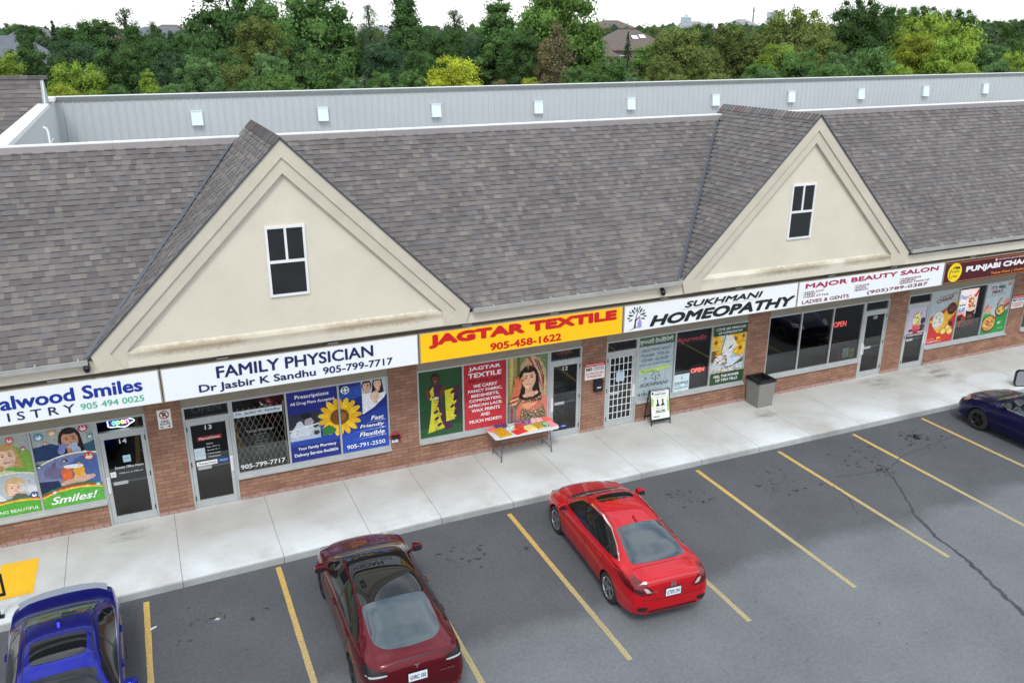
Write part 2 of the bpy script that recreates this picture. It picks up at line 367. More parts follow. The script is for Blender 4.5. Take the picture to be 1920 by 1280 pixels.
def asphalt_mat():
    m = bpy.data.materials.new('asphalt'); m.use_nodes = True; t = m.node_tree; L = t.links; b = t.nodes['Principled BSDF']
    b.inputs['Roughness'].default_value = 0.88; b.inputs['Specular IOR Level'].default_value = 0.35
    co = nn(t, 'ShaderNodeTexCoord'); sp = nn(t, 'ShaderNodeSeparateXYZ'); L.new(co.outputs['Object'], sp.inputs[0])
    def nz(sc, det=6.0, ro=0.65):
        n = nn(t, 'ShaderNodeTexNoise', Scale=sc, Detail=det, Roughness=ro); L.new(co.outputs['Object'], n.inputs['Vector']); return n.outputs['Fac']
    def rmp(src, a, c, lo=0.0, hi=1.0):
        r = nn(t, 'ShaderNodeMapRange'); r.inputs['From Min'].default_value = a; r.inputs['From Max'].default_value = c
        r.inputs['To Min'].default_value = lo; r.inputs['To Max'].default_value = hi; L.new(src, r.inputs['Value']); return r.outputs[0]
    w = nn(t, 'ShaderNodeMath', operation='MULTIPLY_ADD'); L.new(nz(0.55), w.inputs[0]); w.inputs[1].default_value = 1.3; L.new(sp.outputs['Y'], w.inputs[2])
    f = rmp(w.outputs[0], -6.5, -5.95)                                 # newer, darker resurfacing strip along the stalls' heads
    mx = nn(t, 'ShaderNodeMixRGB'); L.new(f, mx.inputs[0]); mx.inputs[1].default_value = (*lin(105, 108, 111), 1); mx.inputs[2].default_value = (*lin(84, 86, 89), 1)
    m2 = nn(t, 'ShaderNodeMixRGB', blend_type='MULTIPLY'); m2.inputs[0].default_value = 1; L.new(mx.outputs[0], m2.inputs[1]); L.new(rmp(nz(0.45), 0.3, 0.7, 0.86, 1.13), m2.inputs[2])
    m3 = nn(t, 'ShaderNodeMixRGB', blend_type='MULTIPLY'); m3.inputs[0].default_value = 1; L.new(m2.outputs[0], m3.inputs[1]); L.new(rmp(nz(13.0, 10.0, 0.95), 0.35, 0.65, 0.66, 1.38), m3.inputs[2])
    L.new(m3.outputs[0], b.inputs['Base Color'])
    bp = nn(t, 'ShaderNodeBump', Strength=0.5, Distance=0.01); L.new(nz(110.0, 3.0), bp.inputs['Height']); L.new(bp.outputs[0], b.inputs['Normal'])
    return m
ASPH = asphalt_mat()
OIL = M('oil_stain', (0.034, 0.033, 0.034), 0.6, var=0.3, vscale=6)
CRACK = M('crack_sealer', (0.045, 0.045, 0.047), 0.8, var=0.3, vscale=5)
def line_mat():
    m = bpy.data.materials.new('road_paint'); m.use_nodes = True; t = m.node_tree; L = t.links; b = t.nodes['Principled BSDF']
    b.inputs['Roughness'].default_value = 0.75
    co = nn(t, 'ShaderNodeTexCoord'); sp = nn(t, 'ShaderNodeSeparateXYZ'); L.new(co.outputs['Object'], sp.inputs[0])
    r = nn(t, 'ShaderNodeMapRange'); r.inputs['From Min'].default_value = -7.2; r.inputs['From Max'].default_value = -4.2; L.new(sp.outputs['Y'], r.inputs['Value'])
    mx = nn(t, 'ShaderNodeMixRGB'); L.new(r.outputs[0], mx.inputs[0]); mx.inputs[1].default_value = (*lin(178, 163, 118), 1); mx.inputs[2].default_value = (*lin(216, 178, 84), 1)
    n = nn(t, 'ShaderNodeTexNoise', Scale=26.0, Detail=8.0, Roughness=0.8); L.new(co.outputs['Object'], n.inputs['Vector'])
    w = nn(t, 'ShaderNodeMapRange'); w.inputs['From Min'].default_value = 0.42; w.inputs['From Max'].default_value = 0.62; w.inputs['To Max'].default_value = 0.85; L.new(n.outputs['Fac'], w.inputs['Value'])
    m2 = nn(t, 'ShaderNodeMixRGB'); L.new(w.outputs[0], m2.inputs[0]); L.new(mx.outputs[0], m2.inputs[1]); m2.inputs[2].default_value = (*lin(120, 112, 96), 1)
    L.new(m2.outputs[0], b.inputs['Base Color']); return m
PAINT = line_mat()
GRASS = M('grass_ground', (0.045, 0.075, 0.025), 0.95, var=0.3, vscale=0.3)

# ------------------------------------------------------------------ ground
def struct(o): o['kind'] = 'structure'; return o
g = MB(); g.box(-4000, 4000, 24, 4000, -1.0, -0.06, 0, skip='b'); g.box(-4000, -60, -60, 24, -1.0, -0.06, 0, skip='b'); g.box(120, 4000, -60, 24, -1.0, -0.06, 0, skip='b')
struct(g.build('ground', GRASS))
g = MB(); n = 12
g.face([(-60, -60, 0), (120, -60, 0), (120, 24, 0), (-60, 24, 0)]); struct(g.build('parking_lot', ASPH))

KX = [(-14, -3.1), (-6, -3.02), (-1.4, -2.92), (1.5, -2.84), (5.4, -2.72), (12, -2.74), (20.4, -2.80), (30, -2.88), (60, -2.9)]
def ky(x):
    for (a, p), (b, q) in zip(KX[:-1], KX[1:]):
        if a <= x <= b: return p+(q-p)*(x-a)/(b-a)
    return KX[0][1] if x < KX[0][0] else KX[-1][1]
JX = [-8.0, -6.15, -4.3, -2.42, -0.2, 1.86, 3.8, 5.5, 7.32, 9.05, 10.92, 12.8, 14.7, 16.55, 18.4, 20.2, 22.0, 23.9, 25.8, 27.6, 29.5, 31.4, 33.3, 35.2, 37, 39]
sw = MB(); kb = MB(); gp = 0.0045
for a, b in zip(JX[:-1], JX[1:]):
    a0, b0 = a+gp, b-gp; k0, k1 = ky(a)+0.2, ky(b)+0.2
    P = [(a0, k0+.004), (b0, k1+.004), (b0, 0.3), (a0, 0.3)]
    sw.prism([(x, y) for x, y in P], 'z', 0.05, 0.15)
    K = [(a0, ky(a)), (b0, ky(b)), (b0, k1), (a0, k0)]
    kb.face([(K[0][0], K[0][1]+.02, .15), (K[1][0], K[1][1]+.02, .15), (*K[2], .15), (*K[3], .15)], 1)
    kb.face([(K[0][0], K[0][1]-.015, -.02), (K[1][0], K[1][1]-.015, -.02), (K[1][0], K[1][1]-.002, .13), (K[0][0], K[0][1]-.002, .13)])
    kb.face([(K[0][0], K[0][1]-.002, .13), (K[1][0], K[1][1]-.002, .13), (K[1][0], K[1][1]+.02, .15), (K[0][0], K[0][1]+.02, .15)])
    kb.face([(*K[3], .15), (*K[2], .15), (*K[2], .0), (*K[3], .0)])
struct(sw.build('sidewalk', CONC)); struct(kb.build('kerb', [KERB, CONC]))
gv = MB(); gv.box(-12, 42, -2.6, 0.3, 0.0, 0.138); struct(gv.build('sidewalk_bed', M('joint_dirt', (0.13, 0.12, 0.11), 0.95, var=0.2)))
# worn paint lines between the stalls
for k in range(-1, 10):
    x = -0.996+2.7*k
    if k == 0: x = -0.92
    ln = MB(); m_ = 24; y0, y1 = -2.95 if k not in (0,) else -3.1, -8.47
    rr = random.Random(k+40)
    e = [(x-.055+rr.uniform(-.004, .004), x+.055+rr.uniform(-.004, .004)) for _ in range(m_+1)]
    for i in range(m_):
        ya, yb = y0+(y1-y0)*i/m_, y0+(y1-y0)*(i+1)/m_
        ln.face([(e[i+1][0], yb, .004), (e[i+1][1], yb, .004), (e[i][1], ya, .004), (e[i][0], ya, .004)])
    o = struct(ln.build('parking_line', PAINT)); o['group'] = 'painted stall lines'
# cracks
def crack(pts, w0, w1, seed):
    rr = random.Random(seed); P = []
    for (a, b) in zip(pts[:-1], pts[1:]):
        nseg = max(2, int(math.hypot(b[0]-a[0], b[1]-a[1])/0.09))
        for i in range(nseg):
            t = i/nseg; P.append((a[0]+(b[0]-a[0])*t+rr.uniform(-.028, .028), a[1]+(b[1]-a[1])*t+rr.uniform(-.028, .028)))
    P.append(pts[-1]); mb = MB(); nP = len(P); prev = None
    for i, p in enumerate(P):
        q = P[min(i+1, nP-1)]; o_ = P[max(i-1, 0)]; d = Vector((q[0]-o_[0], q[1]-o_[1])); d.normalize(); nrm = Vector((-d.y, d.x))
        w = (w0+(w1-w0)*i/nP)*rr.uniform(.5, 1.35)/2
        c = ((p[0]+nrm.x*w, p[1]+nrm.y*w, .005), (p[0]-nrm.x*w, p[1]-nrm.y*w, .005))
        if prev: mb.face([prev[0], prev[1], c[1], c[0]])
        prev = c
    return mb
cr = crack([(17.1, -4.95), (16.75, -5.6), (16.37, -6.26), (15.94, -6.89), (15.6, -7.86), (15.48, -8.73), (15.19, -9.54), (14.91, -10.47), (14.6, -12)], .045, .11, 3)
for pts, a, b in (([(17.1, -4.95), (18.2, -4.5), (19.3, -4.35), (20.6, -4.2)], .03, .015), ([(15.2, -5.0), (15.1, -5.6), (14.75, -6.3)], .03, .015), ([(15.6, -4.7), (16.4, -4.85), (17.1, -4.95)], .012, .025)):
    c2 = crack(pts, a, b, 9)
    for f in c2.f: cr.face([c2.v[i] for i in f])
struct(cr.build('asphalt_crack', CRACK))
# oil drips where engines stand
ol = MB(); rr = random.Random(12)
def blob(x, y, r, st=1.0):
    n_ = 11; ph = rr.uniform(0, 6)
    ol.face([(x+r*st*math.cos(t)*rr.uniform(.45, 1.35), y+r/st*math.sin(t)*rr.uniform(.45, 1.35), .003) for t in [2*math.pi*i/n_ for i in range(n_)]])
for k, (cx, cy, nb) in {0: (.25, -4.3, 26), 1: (5.8, -4.05, 34), 2: (11.2, -4.0, 30), 3: (14.2, -4.3, 40), 4: (16.9, -4.2, 34), 5: (19.5, -4.1, 40)}.items():
    for _ in range(nb):
        blob(cx+rr.gauss(0, .42), cy+rr.gauss(0, .3), abs(rr.gauss(0.0, .026))+.006, rr.uniform(.8, 1.6))
for _ in range(150): blob(rr.uniform(-1, 26), rr.uniform(-11, -3.4), rr.uniform(.006, .022))
blob(19.4, -3.75, .13, 1.3); blob(16.95, -4.85, .11, 1.2); blob(19.1, -3.55, .07)
for _ in range(40): blob(19.35+rr.gauss(0, .2), -3.8+rr.gauss(0, .14), rr.uniform(.01, .045), rr.uniform(.7, 1.5)); blob(17.0+rr.gauss(0, .2), -4.95+rr.gauss(0, .14), rr.uniform(.01, .04), rr.uniform(.7, 1.5))
struct(ol.build('oil_stain', OIL))
# the kerb ramp's yellow tactile paint, the dirt patch and pale patch on the slabs
YEL = M('yellow_ramp_paint', lin(245, 190, 40), 0.7, var=0.08, vscale=5, bump=0.2)
y_ = MB(); y_.face([(-3.75, -2.12, .154), (-2.98, -2.09, .154), (-2.96, -.76, .154), (-3.66, -.74, .154)]); struct(y_.build('ramp_paint', YEL))
p_ = MB(); p_.face([(24.9+.85*math.cos(t)*(1+.06*math.sin(5*t)), -1.75+.42*math.sin(t), .154) for t in [2*math.pi*i/22 for i in range(22)]]); struct(p_.build('concrete_patch', M('fresh_concrete', lin(198, 201, 200), .85, var=.05)))
# ------------------------------------------------------------------ the plaza building (one thing, many parts)
PLAZA = empty('shopping_plaza', 'long brick and stucco strip plaza with shingle roof and two big cream gables', 'building', (0, 0, 0))
ZS, ZH, ZSO = 0.80, 2.767, 3.52          # sill, window head, canopy soffit
def part(mb, name, mat, parent=PLAZA, **k): return mb.build(name, mat, parent, **k)
UNITS = [  # door x0, x1 | window x0, x1 | number
    (-1.5415, -0.5044, -5.35, -1.5415, '14', 'L'), (0.267, 1.3208, 1.3208, 5.109, '13', 'R'),
    (9.5949, 10.6007, 5.8566, 9.5949, '12', 'L'), (11.3608, 12.4028, 12.4028, 16.2293, '11', 'R'),
    (20.8984, 21.95, 17.0315, 20.8984, '10', 'L'), (22.7859, 23.8739, 23.8739, 27.8394, '9', 'R'),
    (31.9, 32.95, 28.62, 31.9, '8', 'L')]
PILLARS = [(-6.1, -5.35), (-0.5044, 0.267), (5.109, 5.8566), (10.6007, 11.3608), (16.2293, 17.0315), (21.95, 22.7859), (27.8394, 28.62), (32.95, 42.0)]
for a, b in PILLARS:
    mb = MB(); mb.box(a, b, 0, .3, .10, ZSO); p = part(mb, 'brick_pillar', BRICK)
    mb = MB(); x = a-.01
    while x < b:
        w = min(.21, b+.01-x); mb.box(x, x+w-.008, -.018-(.006 if random.random() < .3 else 0), .05, .11, .235+random.uniform(-.012, .012)); x += .215
    mb.build('base_course', BASEBRICK, p)
def window(x0, x1, npanes=3, z0=ZS, z1=ZH, y=0.05):
    f = MB(); t = .045; d0, d1 = y-.035, y+.05
    f.box(x0+.002, x1-.002, d0, d1, z1-t, z1); f.box(x0+.002, x1-.002, d0, d1, z0, z0+.06)
    w = (x1-x0)/npanes
    for i in range(npanes+1):
        c = x0+i*w; a, b = (c-t/2, c+t/2)
        if i == 0: a, b = x0+.002, x0+t
        if i == npanes: a, b = x1-t, x1-.002
        f.box(a, b, d0+.003, d1-.003, z0+.06, z1-t)
    fr = part(f, 'shop_window', ALU)
    for i in range(npanes):
        g_ = MB(); g_.face([(x0+i*w+.02, y+.01, z0+.05), (x0+(i+1)*w-.02, y+.01, z0+.05), (x0+(i+1)*w-.02, y+.01, z1-.03), (x0+i*w+.02, y+.01, z1-.03)])
        g_.build('pane', GLASS, fr)
    s_ = MB(); s_.prism([(-.06, z0-.07), (-.06, z0-.035), (y-.036, z0-.002), (y-.036, z0-.07)], 'x', x0-.0, x1); s_.build('sill', ALU, fr)
    wl = MB(); wl.box(x0+.001, x1-.001, .005, .3, .10, z0-.07); p = part(wl, 'sill_wall', BRICK)
    mb = MB(); x = x0+.01
    while x < x1-.02:
        ww = min(.21, x1-.01-x); mb.box(x, x+ww-.008, -.015-(.008 if random.random() < .3 else 0), .05, .11, .235+random.uniform(-.015, .012)); x += .215
    mb.build('base_course', BASEBRICK, p)
    return fr
def door(x0, x1, num, hinge, grid=False, rail=True, y=0.04):
    f = MB(); t = .05; zt = 2.43
    f.box(x0+.002, x0+t, y-.03, y+.08, .15, ZH); f.box(x1-t, x1-.002, y-.03, y+.08, .15, ZH)
    f.box(x0+t, x1-t, y-.03, y+.08, ZH-.045, ZH); f.box(x0+t, x1-t, y-.03, y+.08, zt-.045, zt+.02)
    f.box(x0+t, x1-t, y-.02, y+.1, .15, .168)
    fr = part(f, 'door_frame', ALU)
    g_ = MB(); g_.face([(x0+t, y+.03, zt+.02), (x1-t, y+.03, zt+.02), (x1-t, y+.03, ZH-.045), (x0+t, y+.03, ZH-.045)]); g_.build('transom_pane', GLASS, fr)
    l = MB(); a, b = x0+t+.006, x1-t-.006; st = .085
    l.box(a, a+st, y-.022, y+.025, .175, zt-.05); l.box(b-st, b, y-.022, y+.025, .175, zt-.05)
    l.box(a+st, b-st, y-.022, y+.025, zt-.15, zt-.05); l.box(a+st, b-st, y-.022, y+.025, .175, .345)
    lf = part(l, 'door', ALU, bevel=0)
    g_ = MB(); g_.face([(a+st-.01, y+.004, .33), (b-st+.01, y+.004, .33), (b-st+.01, y+.004, zt-.14), (a+st-.01, y+.004, zt-.14)]); g_.build('pane', GLASS, lf)
    hs = (b-st/2) if hinge == 'L' else (a+st/2)
    hs = (a+st/2) if hinge == 'L' else (b-st/2)
    h = MB(); h.path([(hs, y-.022, 1.0), (hs, y-.085, 1.0), (hs, y-.085, 1.32), (hs, y-.022, 1.32)], .013, 8); h.box(hs-.035, hs+.035, y-.03, y-.02, .96, 1.36); h.build('handle', WHITE, lf)
    if rail:
        h = MB(); h.box(a+st, b-st, y+.006, y+.05, 1.16, 1.20); h.box(a+st+.05, a+st+.35, y-.012, y+.002, 1.13, 1.21); h.build('push_bar', ALU, lf)
    if hinge:
        hx = b-.004 if hinge == 'L' else a+.004; h = MB()
        for zz in (.42, 1.3, 2.2): h.box(hx-.012, hx+.012, y-.035, y-.02, zz-.06, zz+.06)
        h.build('hinge', BLACK, lf)
    if num:
        n_ = MB(); me = fit_text(num, .075*len(num), .11, .01); n_.mesh(me, 0, None, Matrix.Translation(((a+b)/2-.0375*len(num), y-.002, zt-.30)) @ FRONT); n_.build('door_number', WHITE, lf)
    if grid:
        h = MB(); nx, nz_ = 5, 9
        for i in range(nx+1):
            xx = a+st+.02+(b-a-2*st-.04)*i/nx; h.box(xx-.010, xx+.010, y-.014, y-.002, .36, zt-.16)
        for i in range(nz_+1):
            zz = .37+(zt-.17-.37)*i/nz_; h.box(a+st, b-st, y-.02, y-.012, zz-.010, zz+.010)
        h.build('security_bars', WHITE, lf)
    return lf
for (d0, d1, w0, w1, num, side) in UNITS:
    window(w0, w1); 
    door(d0, d1, num if num not in ('9', '8') else None, side, grid=(num == '11'))
# header band and canopy
mb = MB(); mb.box(-6.1, 42, .02, .3, ZH+.002, ZSO); part(mb, 'header_band', TAUPE)
mb = MB(); mb.box(-9, 42, -1.16, .4, ZSO, 4.36); part(mb, 'canopy', TAUPE)
# interior shell behind the glass
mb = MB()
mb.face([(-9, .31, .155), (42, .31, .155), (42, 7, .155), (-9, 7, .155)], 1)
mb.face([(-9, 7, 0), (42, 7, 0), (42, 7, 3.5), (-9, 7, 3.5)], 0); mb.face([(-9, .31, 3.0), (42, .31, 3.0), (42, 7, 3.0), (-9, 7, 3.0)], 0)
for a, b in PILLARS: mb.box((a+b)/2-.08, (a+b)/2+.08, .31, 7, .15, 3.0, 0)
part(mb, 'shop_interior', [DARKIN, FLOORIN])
# left flank of the block outside the frame
mb = MB(); mb.box(-14, -6.1, 0, .3, 0, ZSO); part(mb, 'brick_wall', BRICK)

TL = 0.0055
def tz(x): return TL*(x-2.7)
EY, EZ, RY, RZ = -1.46, 4.70, 2.35, 8.40          # eave line, ridge line
SLP = (RZ-EZ)/(RY-EY)
PAL = [lin(108, 104, 102), lin(103, 98, 98), lin(112, 108, 105), lin(117, 112, 108), lin(99, 95, 95), lin(109, 103, 101), lin(122, 118, 112), lin(105, 103, 104), lin(101, 96, 95), lin(114, 109, 106)]
PALW = [5, 5, 5, 3, 3, 4, 1.6, 4, 4, 3]
def shingles(mb, O, U, V, ulo, uhi, vlen, seed, exp=0.143, tabw=(.09, .23), skip=None):
    """rows of overlapping tabs on the plane O + u U + v V; ulo/uhi are functions of v"""
    rr = random.Random(seed); O, U, V = Vector(O), Vector(U).normalized(), Vector(V).normalized(); N = U.cross(V)
    if N.z < 0: N = -N
    nrow = int(math.ceil(vlen/exp))
    for i in range(nrow):
        v0, v1 = i*exp, min(vlen, (i+1)*exp+.01); u = ulo(v0); ue = uhi(v0); big = rr.random() < .5
        while u < ue-1e-4:
            w = min(rr.uniform(*tabw), ue-u); lift = .022 if big else .012; big = not big if rr.random() < .85 else big
            c = rr.choices(PAL, PALW)[0]; k = rr.uniform(.93, 1.07); c = tuple(x*k for x in c)
            a0 = max(u, ulo(v1)) if ulo(v1) > ulo(v0) else u; a1 = min(u+w, uhi(v1)) if uhi(v1) < uhi(v0) else u+w
            if a1 < a0: a0 = a1 = (a0+a1)/2
            p = [O+U*u+V*v0+N*lift, O+U*(u+w)+V*v0+N*lift, O+U*a1+V*v1+N*.002, O+U*a0+V*v1+N*.002]
            q = [p[0]-N*(lift+.004), p[1]-N*(lift+.004)]  # butt edge: dark felt, darkened to paint in the shadow line under each row
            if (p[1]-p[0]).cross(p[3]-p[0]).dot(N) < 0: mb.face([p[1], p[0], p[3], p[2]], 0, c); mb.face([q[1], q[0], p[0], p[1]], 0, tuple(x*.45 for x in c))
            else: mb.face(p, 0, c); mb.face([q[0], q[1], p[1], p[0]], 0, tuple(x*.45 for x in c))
            if skip and skip(O+U*(u+w/2)+V*(v0+exp/2)): del mb.v[-8:], mb.f[-2:], mb.m[-2:], mb.c[-2:]
            u += w
GAB = [2.745, 16.655]; HW, GZ = 4.05, 8.80; GY = -1.50; GBACK = 2.62
SL = math.hypot(RY-EY, RZ-EZ)
mb = MB(); shingles(mb, (0, EY, EZ), (1, 0, TL), (0, RY-EY, RZ-EZ), lambda v: -9.5, lambda v: 42.0, SL, 5, skip=lambda p: any(GZ-abs(p.x-c) > p.z+.25 for c in GAB))
roof = part(mb, 'roof', SHINGLE, weld=False)
mb = MB(); mb.face([(-9.5, -1.25, EZ+.06), (42, -1.25, EZ+.28), (42, RY, RZ+.17), (-9.5, RY, RZ-.1)]); mb.box(-9.5, 42, -1.2, RY, 4.36, 4.5, skip='b')
mb.build('roof_deck', MAUVE, roof)
# ridge coping and its shingle-coloured flashing
mb = MB(); x = -9.5; rr = random.Random(2)
while x < 42:
    e = min(42, x+3.05); za, zb = RZ+tz(x), RZ+tz(e)
    mb.face([(x+.006, RY-.03, za+.09), (e-.006, RY-.03, zb+.09), (e-.006, RY+.13, zb+.095), (x+.006, RY+.13, za+.095)])
    mb.face([(x+.006, RY-.035, za+.04), (e-.006, RY-.035, zb+.04), (e-.006, RY-.03, zb+.09), (x+.006, RY-.03, za+.09)])
    mb.face([(e-.006, RY+.13, zb+.095), (x+.006, RY+.13, za+.095), (x+.006, RY+.13, 6.4), (e-.006, RY+.13, 6.4)]); x = e
mb.build('ridge_coping', COPING, roof)
mb = MB(); x = -9.5
while x < 42:
    e = min(42, x+3.05); za, zb = RZ+tz(x), RZ+tz(e)
    mb.face([(x+.003, RY-.12, za-.095), (e-.003, RY-.12, zb-.095), (e-.003, RY-.033, zb+.06), (x+.003, RY-.033, za+.06)]); x = e
mb.build('ridge_flashing', MAUVE, roof)
# gutters with fascia below, between the gables
for a, b in ((-9.5, GAB[0]-HW-.02), (GAB[0]+HW+.02, GAB[1]-HW-.02), (GAB[1]+HW+.02, 42)):
    mb = MB(); x = a; za, zb = tz(a), tz(b); y0, y1 = EY-.14, EY+.0
    for (ya, z0, yb, z1) in ((y0-.01, .05, y0+.015, .05), (y0-.01, .05, y0+.01, -.06), (y0+.01, -.06, y1, -.06), (y0+.015, .05, y0+.02, -.03), (y0+.02, -.03, y1, -.03), (y1, -.03, y1, .02)):
        mb.face([(a, ya, EZ+za+z0), (b, ya, EZ+zb+z0), (b, yb, EZ+zb+z1), (a, yb, EZ+za+z1)])
    for xx in (a, b):
        mb.face([(xx, y0-.01, EZ+tz(xx)+.05), (xx, y0+.01, EZ+tz(xx)-.06), (xx, y1, EZ+tz(xx)-.06), (xx, y1, EZ+tz(xx)+.02)])
    xx = a+.5
    while xx < b: mb.box(xx, xx+.025, y0-.012, y1+.0, EZ+tz(xx)+.03, EZ+tz(xx)+.055); xx += .75
    mb.build('gutter', GUTTER, roof)
    mb = MB(); mb.box(a if a < -9 else a-.5, b if b > 41 else b+.5, -1.42, -1.165, 4.37, 4.64); part(mb, 'fascia', STUCCO)

def stain_stucco():
    """stucco with the brown run-off stain along the ledge's sloped top"""
    m = STUCCO.copy(); m.name = 'stained_stucco'; t = m.node_tree; L = t.links; b = t.nodes['Principled BSDF']
    src = b.inputs['Base Color'].links[0].from_socket
    co = nn(t, 'ShaderNodeTexCoord'); sp = nn(t, 'ShaderNodeSeparateXYZ'); L.new(co.outputs['Object'], sp.inputs[0])
    n = nn(t, 'ShaderNodeTexNoise', Scale=9.0, Detail=8.0, Roughness=0.8); L.new(co.outputs['Object'], n.inputs['Vector'])
    n2 = nn(t, 'ShaderNodeTexNoise', Scale=0.7, Detail=3.0); L.new(co.outputs['Object'], n2.inputs['Vector'])
    w = nn(t, 'ShaderNodeMath', operation='MULTIPLY_ADD'); L.new(n.outputs['Fac'], w.inputs[0]); w.inputs[1].default_value = .24; L.new(sp.outputs['Z'], w.inputs[2])
    a = nn(t, 'ShaderNodeMapRange'); a.inputs['From Min'].default_value = 4.66; a.inputs['From Max'].default_value = 4.76; L.new(w.outputs[0], a.inputs['Value'])
    c = nn(t, 'ShaderNodeMapRange'); c.inputs['From Min'].default_value = 4.84; c.inputs['From Max'].default_value = 4.93; c.inputs['To Min'].default_value = 1; c.inputs['To Max'].default_value = 0; L.new(w.outputs[0], c.inputs['Value'])
    d = nn(t, 'ShaderNodeMath', operation='MULTIPLY'); L.new(a.outputs[0], d.inputs[0]); L.new(c.outputs[0], d.inputs[1])
    r = nn(t, 'ShaderNodeMapRange'); r.inputs['From Min'].default_value = .38; r.inputs['From Max'].default_value = .6; r.inputs['To Max'].default_value = .75; L.new(n2.outputs['Fac'], r.inputs['Value'])
    e = nn(t, 'ShaderNodeMath', operation='MULTIPLY'); L.new(d.outputs[0], e.inputs[0]); L.new(r.outputs[0], e.inputs[1])
    x = nn(t, 'ShaderNodeMixRGB'); L.new(e.outputs[0], x.inputs[0]); L.new(src, x.inputs[1]); x.inputs[2].default_value = (*lin(134, 118, 92), 1)
    L.new(x.outputs[0], b.inputs['Base Color']); return m
STUCCOST = stain_stucco()
def gable(cx, seed):
    iz = 8.10                                              # inner apex
    wall = MB(); wall.face([(cx-3.45, -1.37, 4.40), (cx+3.45, -1.37, 4.40), (cx+3.45, -1.37, 4.95), (cx, -1.37, iz+.2), (cx-3.45, -1.37, 4.95)])
    wall.prism([(-1.46, 4.40), (-1.37, 4.40), (-1.37, 4.80), (-1.46, 4.70)][::-1], 'x', cx-3.36, cx+3.36)
    g_ = part(wall, 'gable', STUCCOST)
    # rake boards: an outer band standing proud of an inner one
    def band(o, i, yf, name, mat, foot):
        mbb = MB()
        for s_ in (-1, 1):
            P = [(cx, o), (cx+s_*(o-foot[0]), foot[0]), (cx+s_*foot[1], foot[2]), (cx+s_*foot[3], foot[2]), (cx+s_*(i-foot[0]), foot[0]), (cx, i)]
            if s_ > 0: P = P[::-1]
            mbb.prism(P, 'y', yf, -1.30)
        return mbb.build(name, mat, g_, fixn=True)
    band(GZ-.02, 8.42, GY+.0, 'rake_trim', TRIM, (4.77, 3.9, 4.41, 3.44))
    band(8.417, iz, GY+.035, 'rake_trim', TRIM, (4.77, 3.44, 4.40, 3.362))
    # window in the gable
    wx = cx-.04 if seed == 1 else cx-.18; t = .05; z0, z1 = 5.52, 7.02; x0, x1 = wx-.41, wx+.41; zm = 6.27
    f = MB(); ya, yb = -1.41, -1.35
    f.box(x0, x0+t, ya, yb, z0, z1); f.box(x1-t, x1, ya, yb, z0, z1); f.box(x0+t, x1-t, ya, yb, z1-t, z1); f.box(x0+t, x1-t, ya, yb, z0, z0+t)
    f.box(x0+t, x1-t, ya+.003, yb, zm-.03, zm+.03); f.box(wx-.025, wx+.025, ya+.003, yb, zm+.03, z1-t)
    w = part(f, 'gable_window', WHITE)
    for (a, b, c, d) in ((x0+t, x1-t, z0+t, zm-.03), (x0+t, wx-.025, zm+.03, z1-t), (wx+.025, x1-t, zm+.03, z1-t)):
        q = MB(); q.box(a, b, -1.385, -1.374, c, d); q.build('pane', BLKGLASS, w)
    # roof: rows parallel to Y on both slopes, running back into the main roof
    r = MB(); L_ = math.hypot(HW, GZ-4.75)
    def back(v):                                            # where the slope meets the main roof plane at this height
        z = 4.75+v/L_*(GZ-4.75)
        return min(GBACK, EY+(z-EZ-tz(cx))/SLP) if z < RZ+tz(cx) else GBACK
    shingles(r, (cx-HW, 0, 4.75), (0, 1, 0), (HW, 0, GZ-4.75), lambda v: GY-.03, back, L_, seed*11)
    shingles(r, (cx+HW, 0, 4.75), (0, 1, 0), (-HW, 0, GZ-4.75), lambda v: GY-.03, back, L_, seed*11+1)
    r.face([(cx-.35, GBACK, RZ+.0), (cx+.35, GBACK, RZ+.0), (cx, GBACK, GZ)], 0, PAL[0])
    gr = part(r, 'gable_roof', SHINGLE, weld=False)
    # drip edge along both rakes
    d_ = MB()
    for s_ in (-1, 1):
        d_.bar((cx, GY-.015, GZ-.0), (cx+s_*HW, GY-.015, 4.745), .035, .016, (0, 1, 0))
    d_.build('drip_edge', FLASH, gr)
    # valley metal
    v_ = MB()
    zt_ = RZ+tz(cx)
    for s_ in (-1, 1):
        a = Vector((cx+s_*HW, EY, EZ+tz(cx)+.03)); b = Vector((cx+s_*(GZ-zt_), RY, zt_+.03)); n_ = Vector((0, -SLP, 1)).normalized()
        sd_ = Vector((s_*.10, 0, 0)); up_ = Vector((-s_*.02, 0, .05))
        q = [a, a+sd_, b+sd_, b]; v_.face(q if s_ > 0 else q[::-1])
        q = [a, b, b+up_, a+up_]; v_.face(q if s_ > 0 else q[::-1])
    v_.build('valley_flashing', FLASH, gr)
    # ridge cap shingles
    c_ = MB(); rr_ = random.Random(seed); y = GY-.03; bw = .16
    while y < GBACK:
        c = rr_.choice(PAL); c = tuple(k*rr_.uniform(.95, 1.2) for k in c); e = min(GBACK+.03, y+.17); l0, l1 = .045, .018
        for s_ in (-1, 1):
            p = [(cx, y, GZ+l0), (cx+s_*bw, y, GZ-bw+l0), (cx+s_*bw, e, GZ-bw+l1), (cx, e, GZ+l1)]
            c_.face(p if s_ < 0 else p[::-1], 0, c)
            p = [(cx, y, GZ+l0), (cx, y, GZ+l0-.03), (cx+s_*bw, y, GZ-bw+l0-.03), (cx+s_*bw, y, GZ-bw+l0)]
            c_.face(p, 0, tuple(k*.7 for k in c))
        y += .145
    c_.build('ridge_cap', SHINGLE, gr, weld=False)
BLKGLASS = M('dark_window_glass', (0.012, 0.013, 0.014), 0.03, var=0.5, vscale=1.0, spec=0.5); BLKGLASS.node_tree.nodes['Principled BSDF'].inputs['IOR'].default_value = 1.75
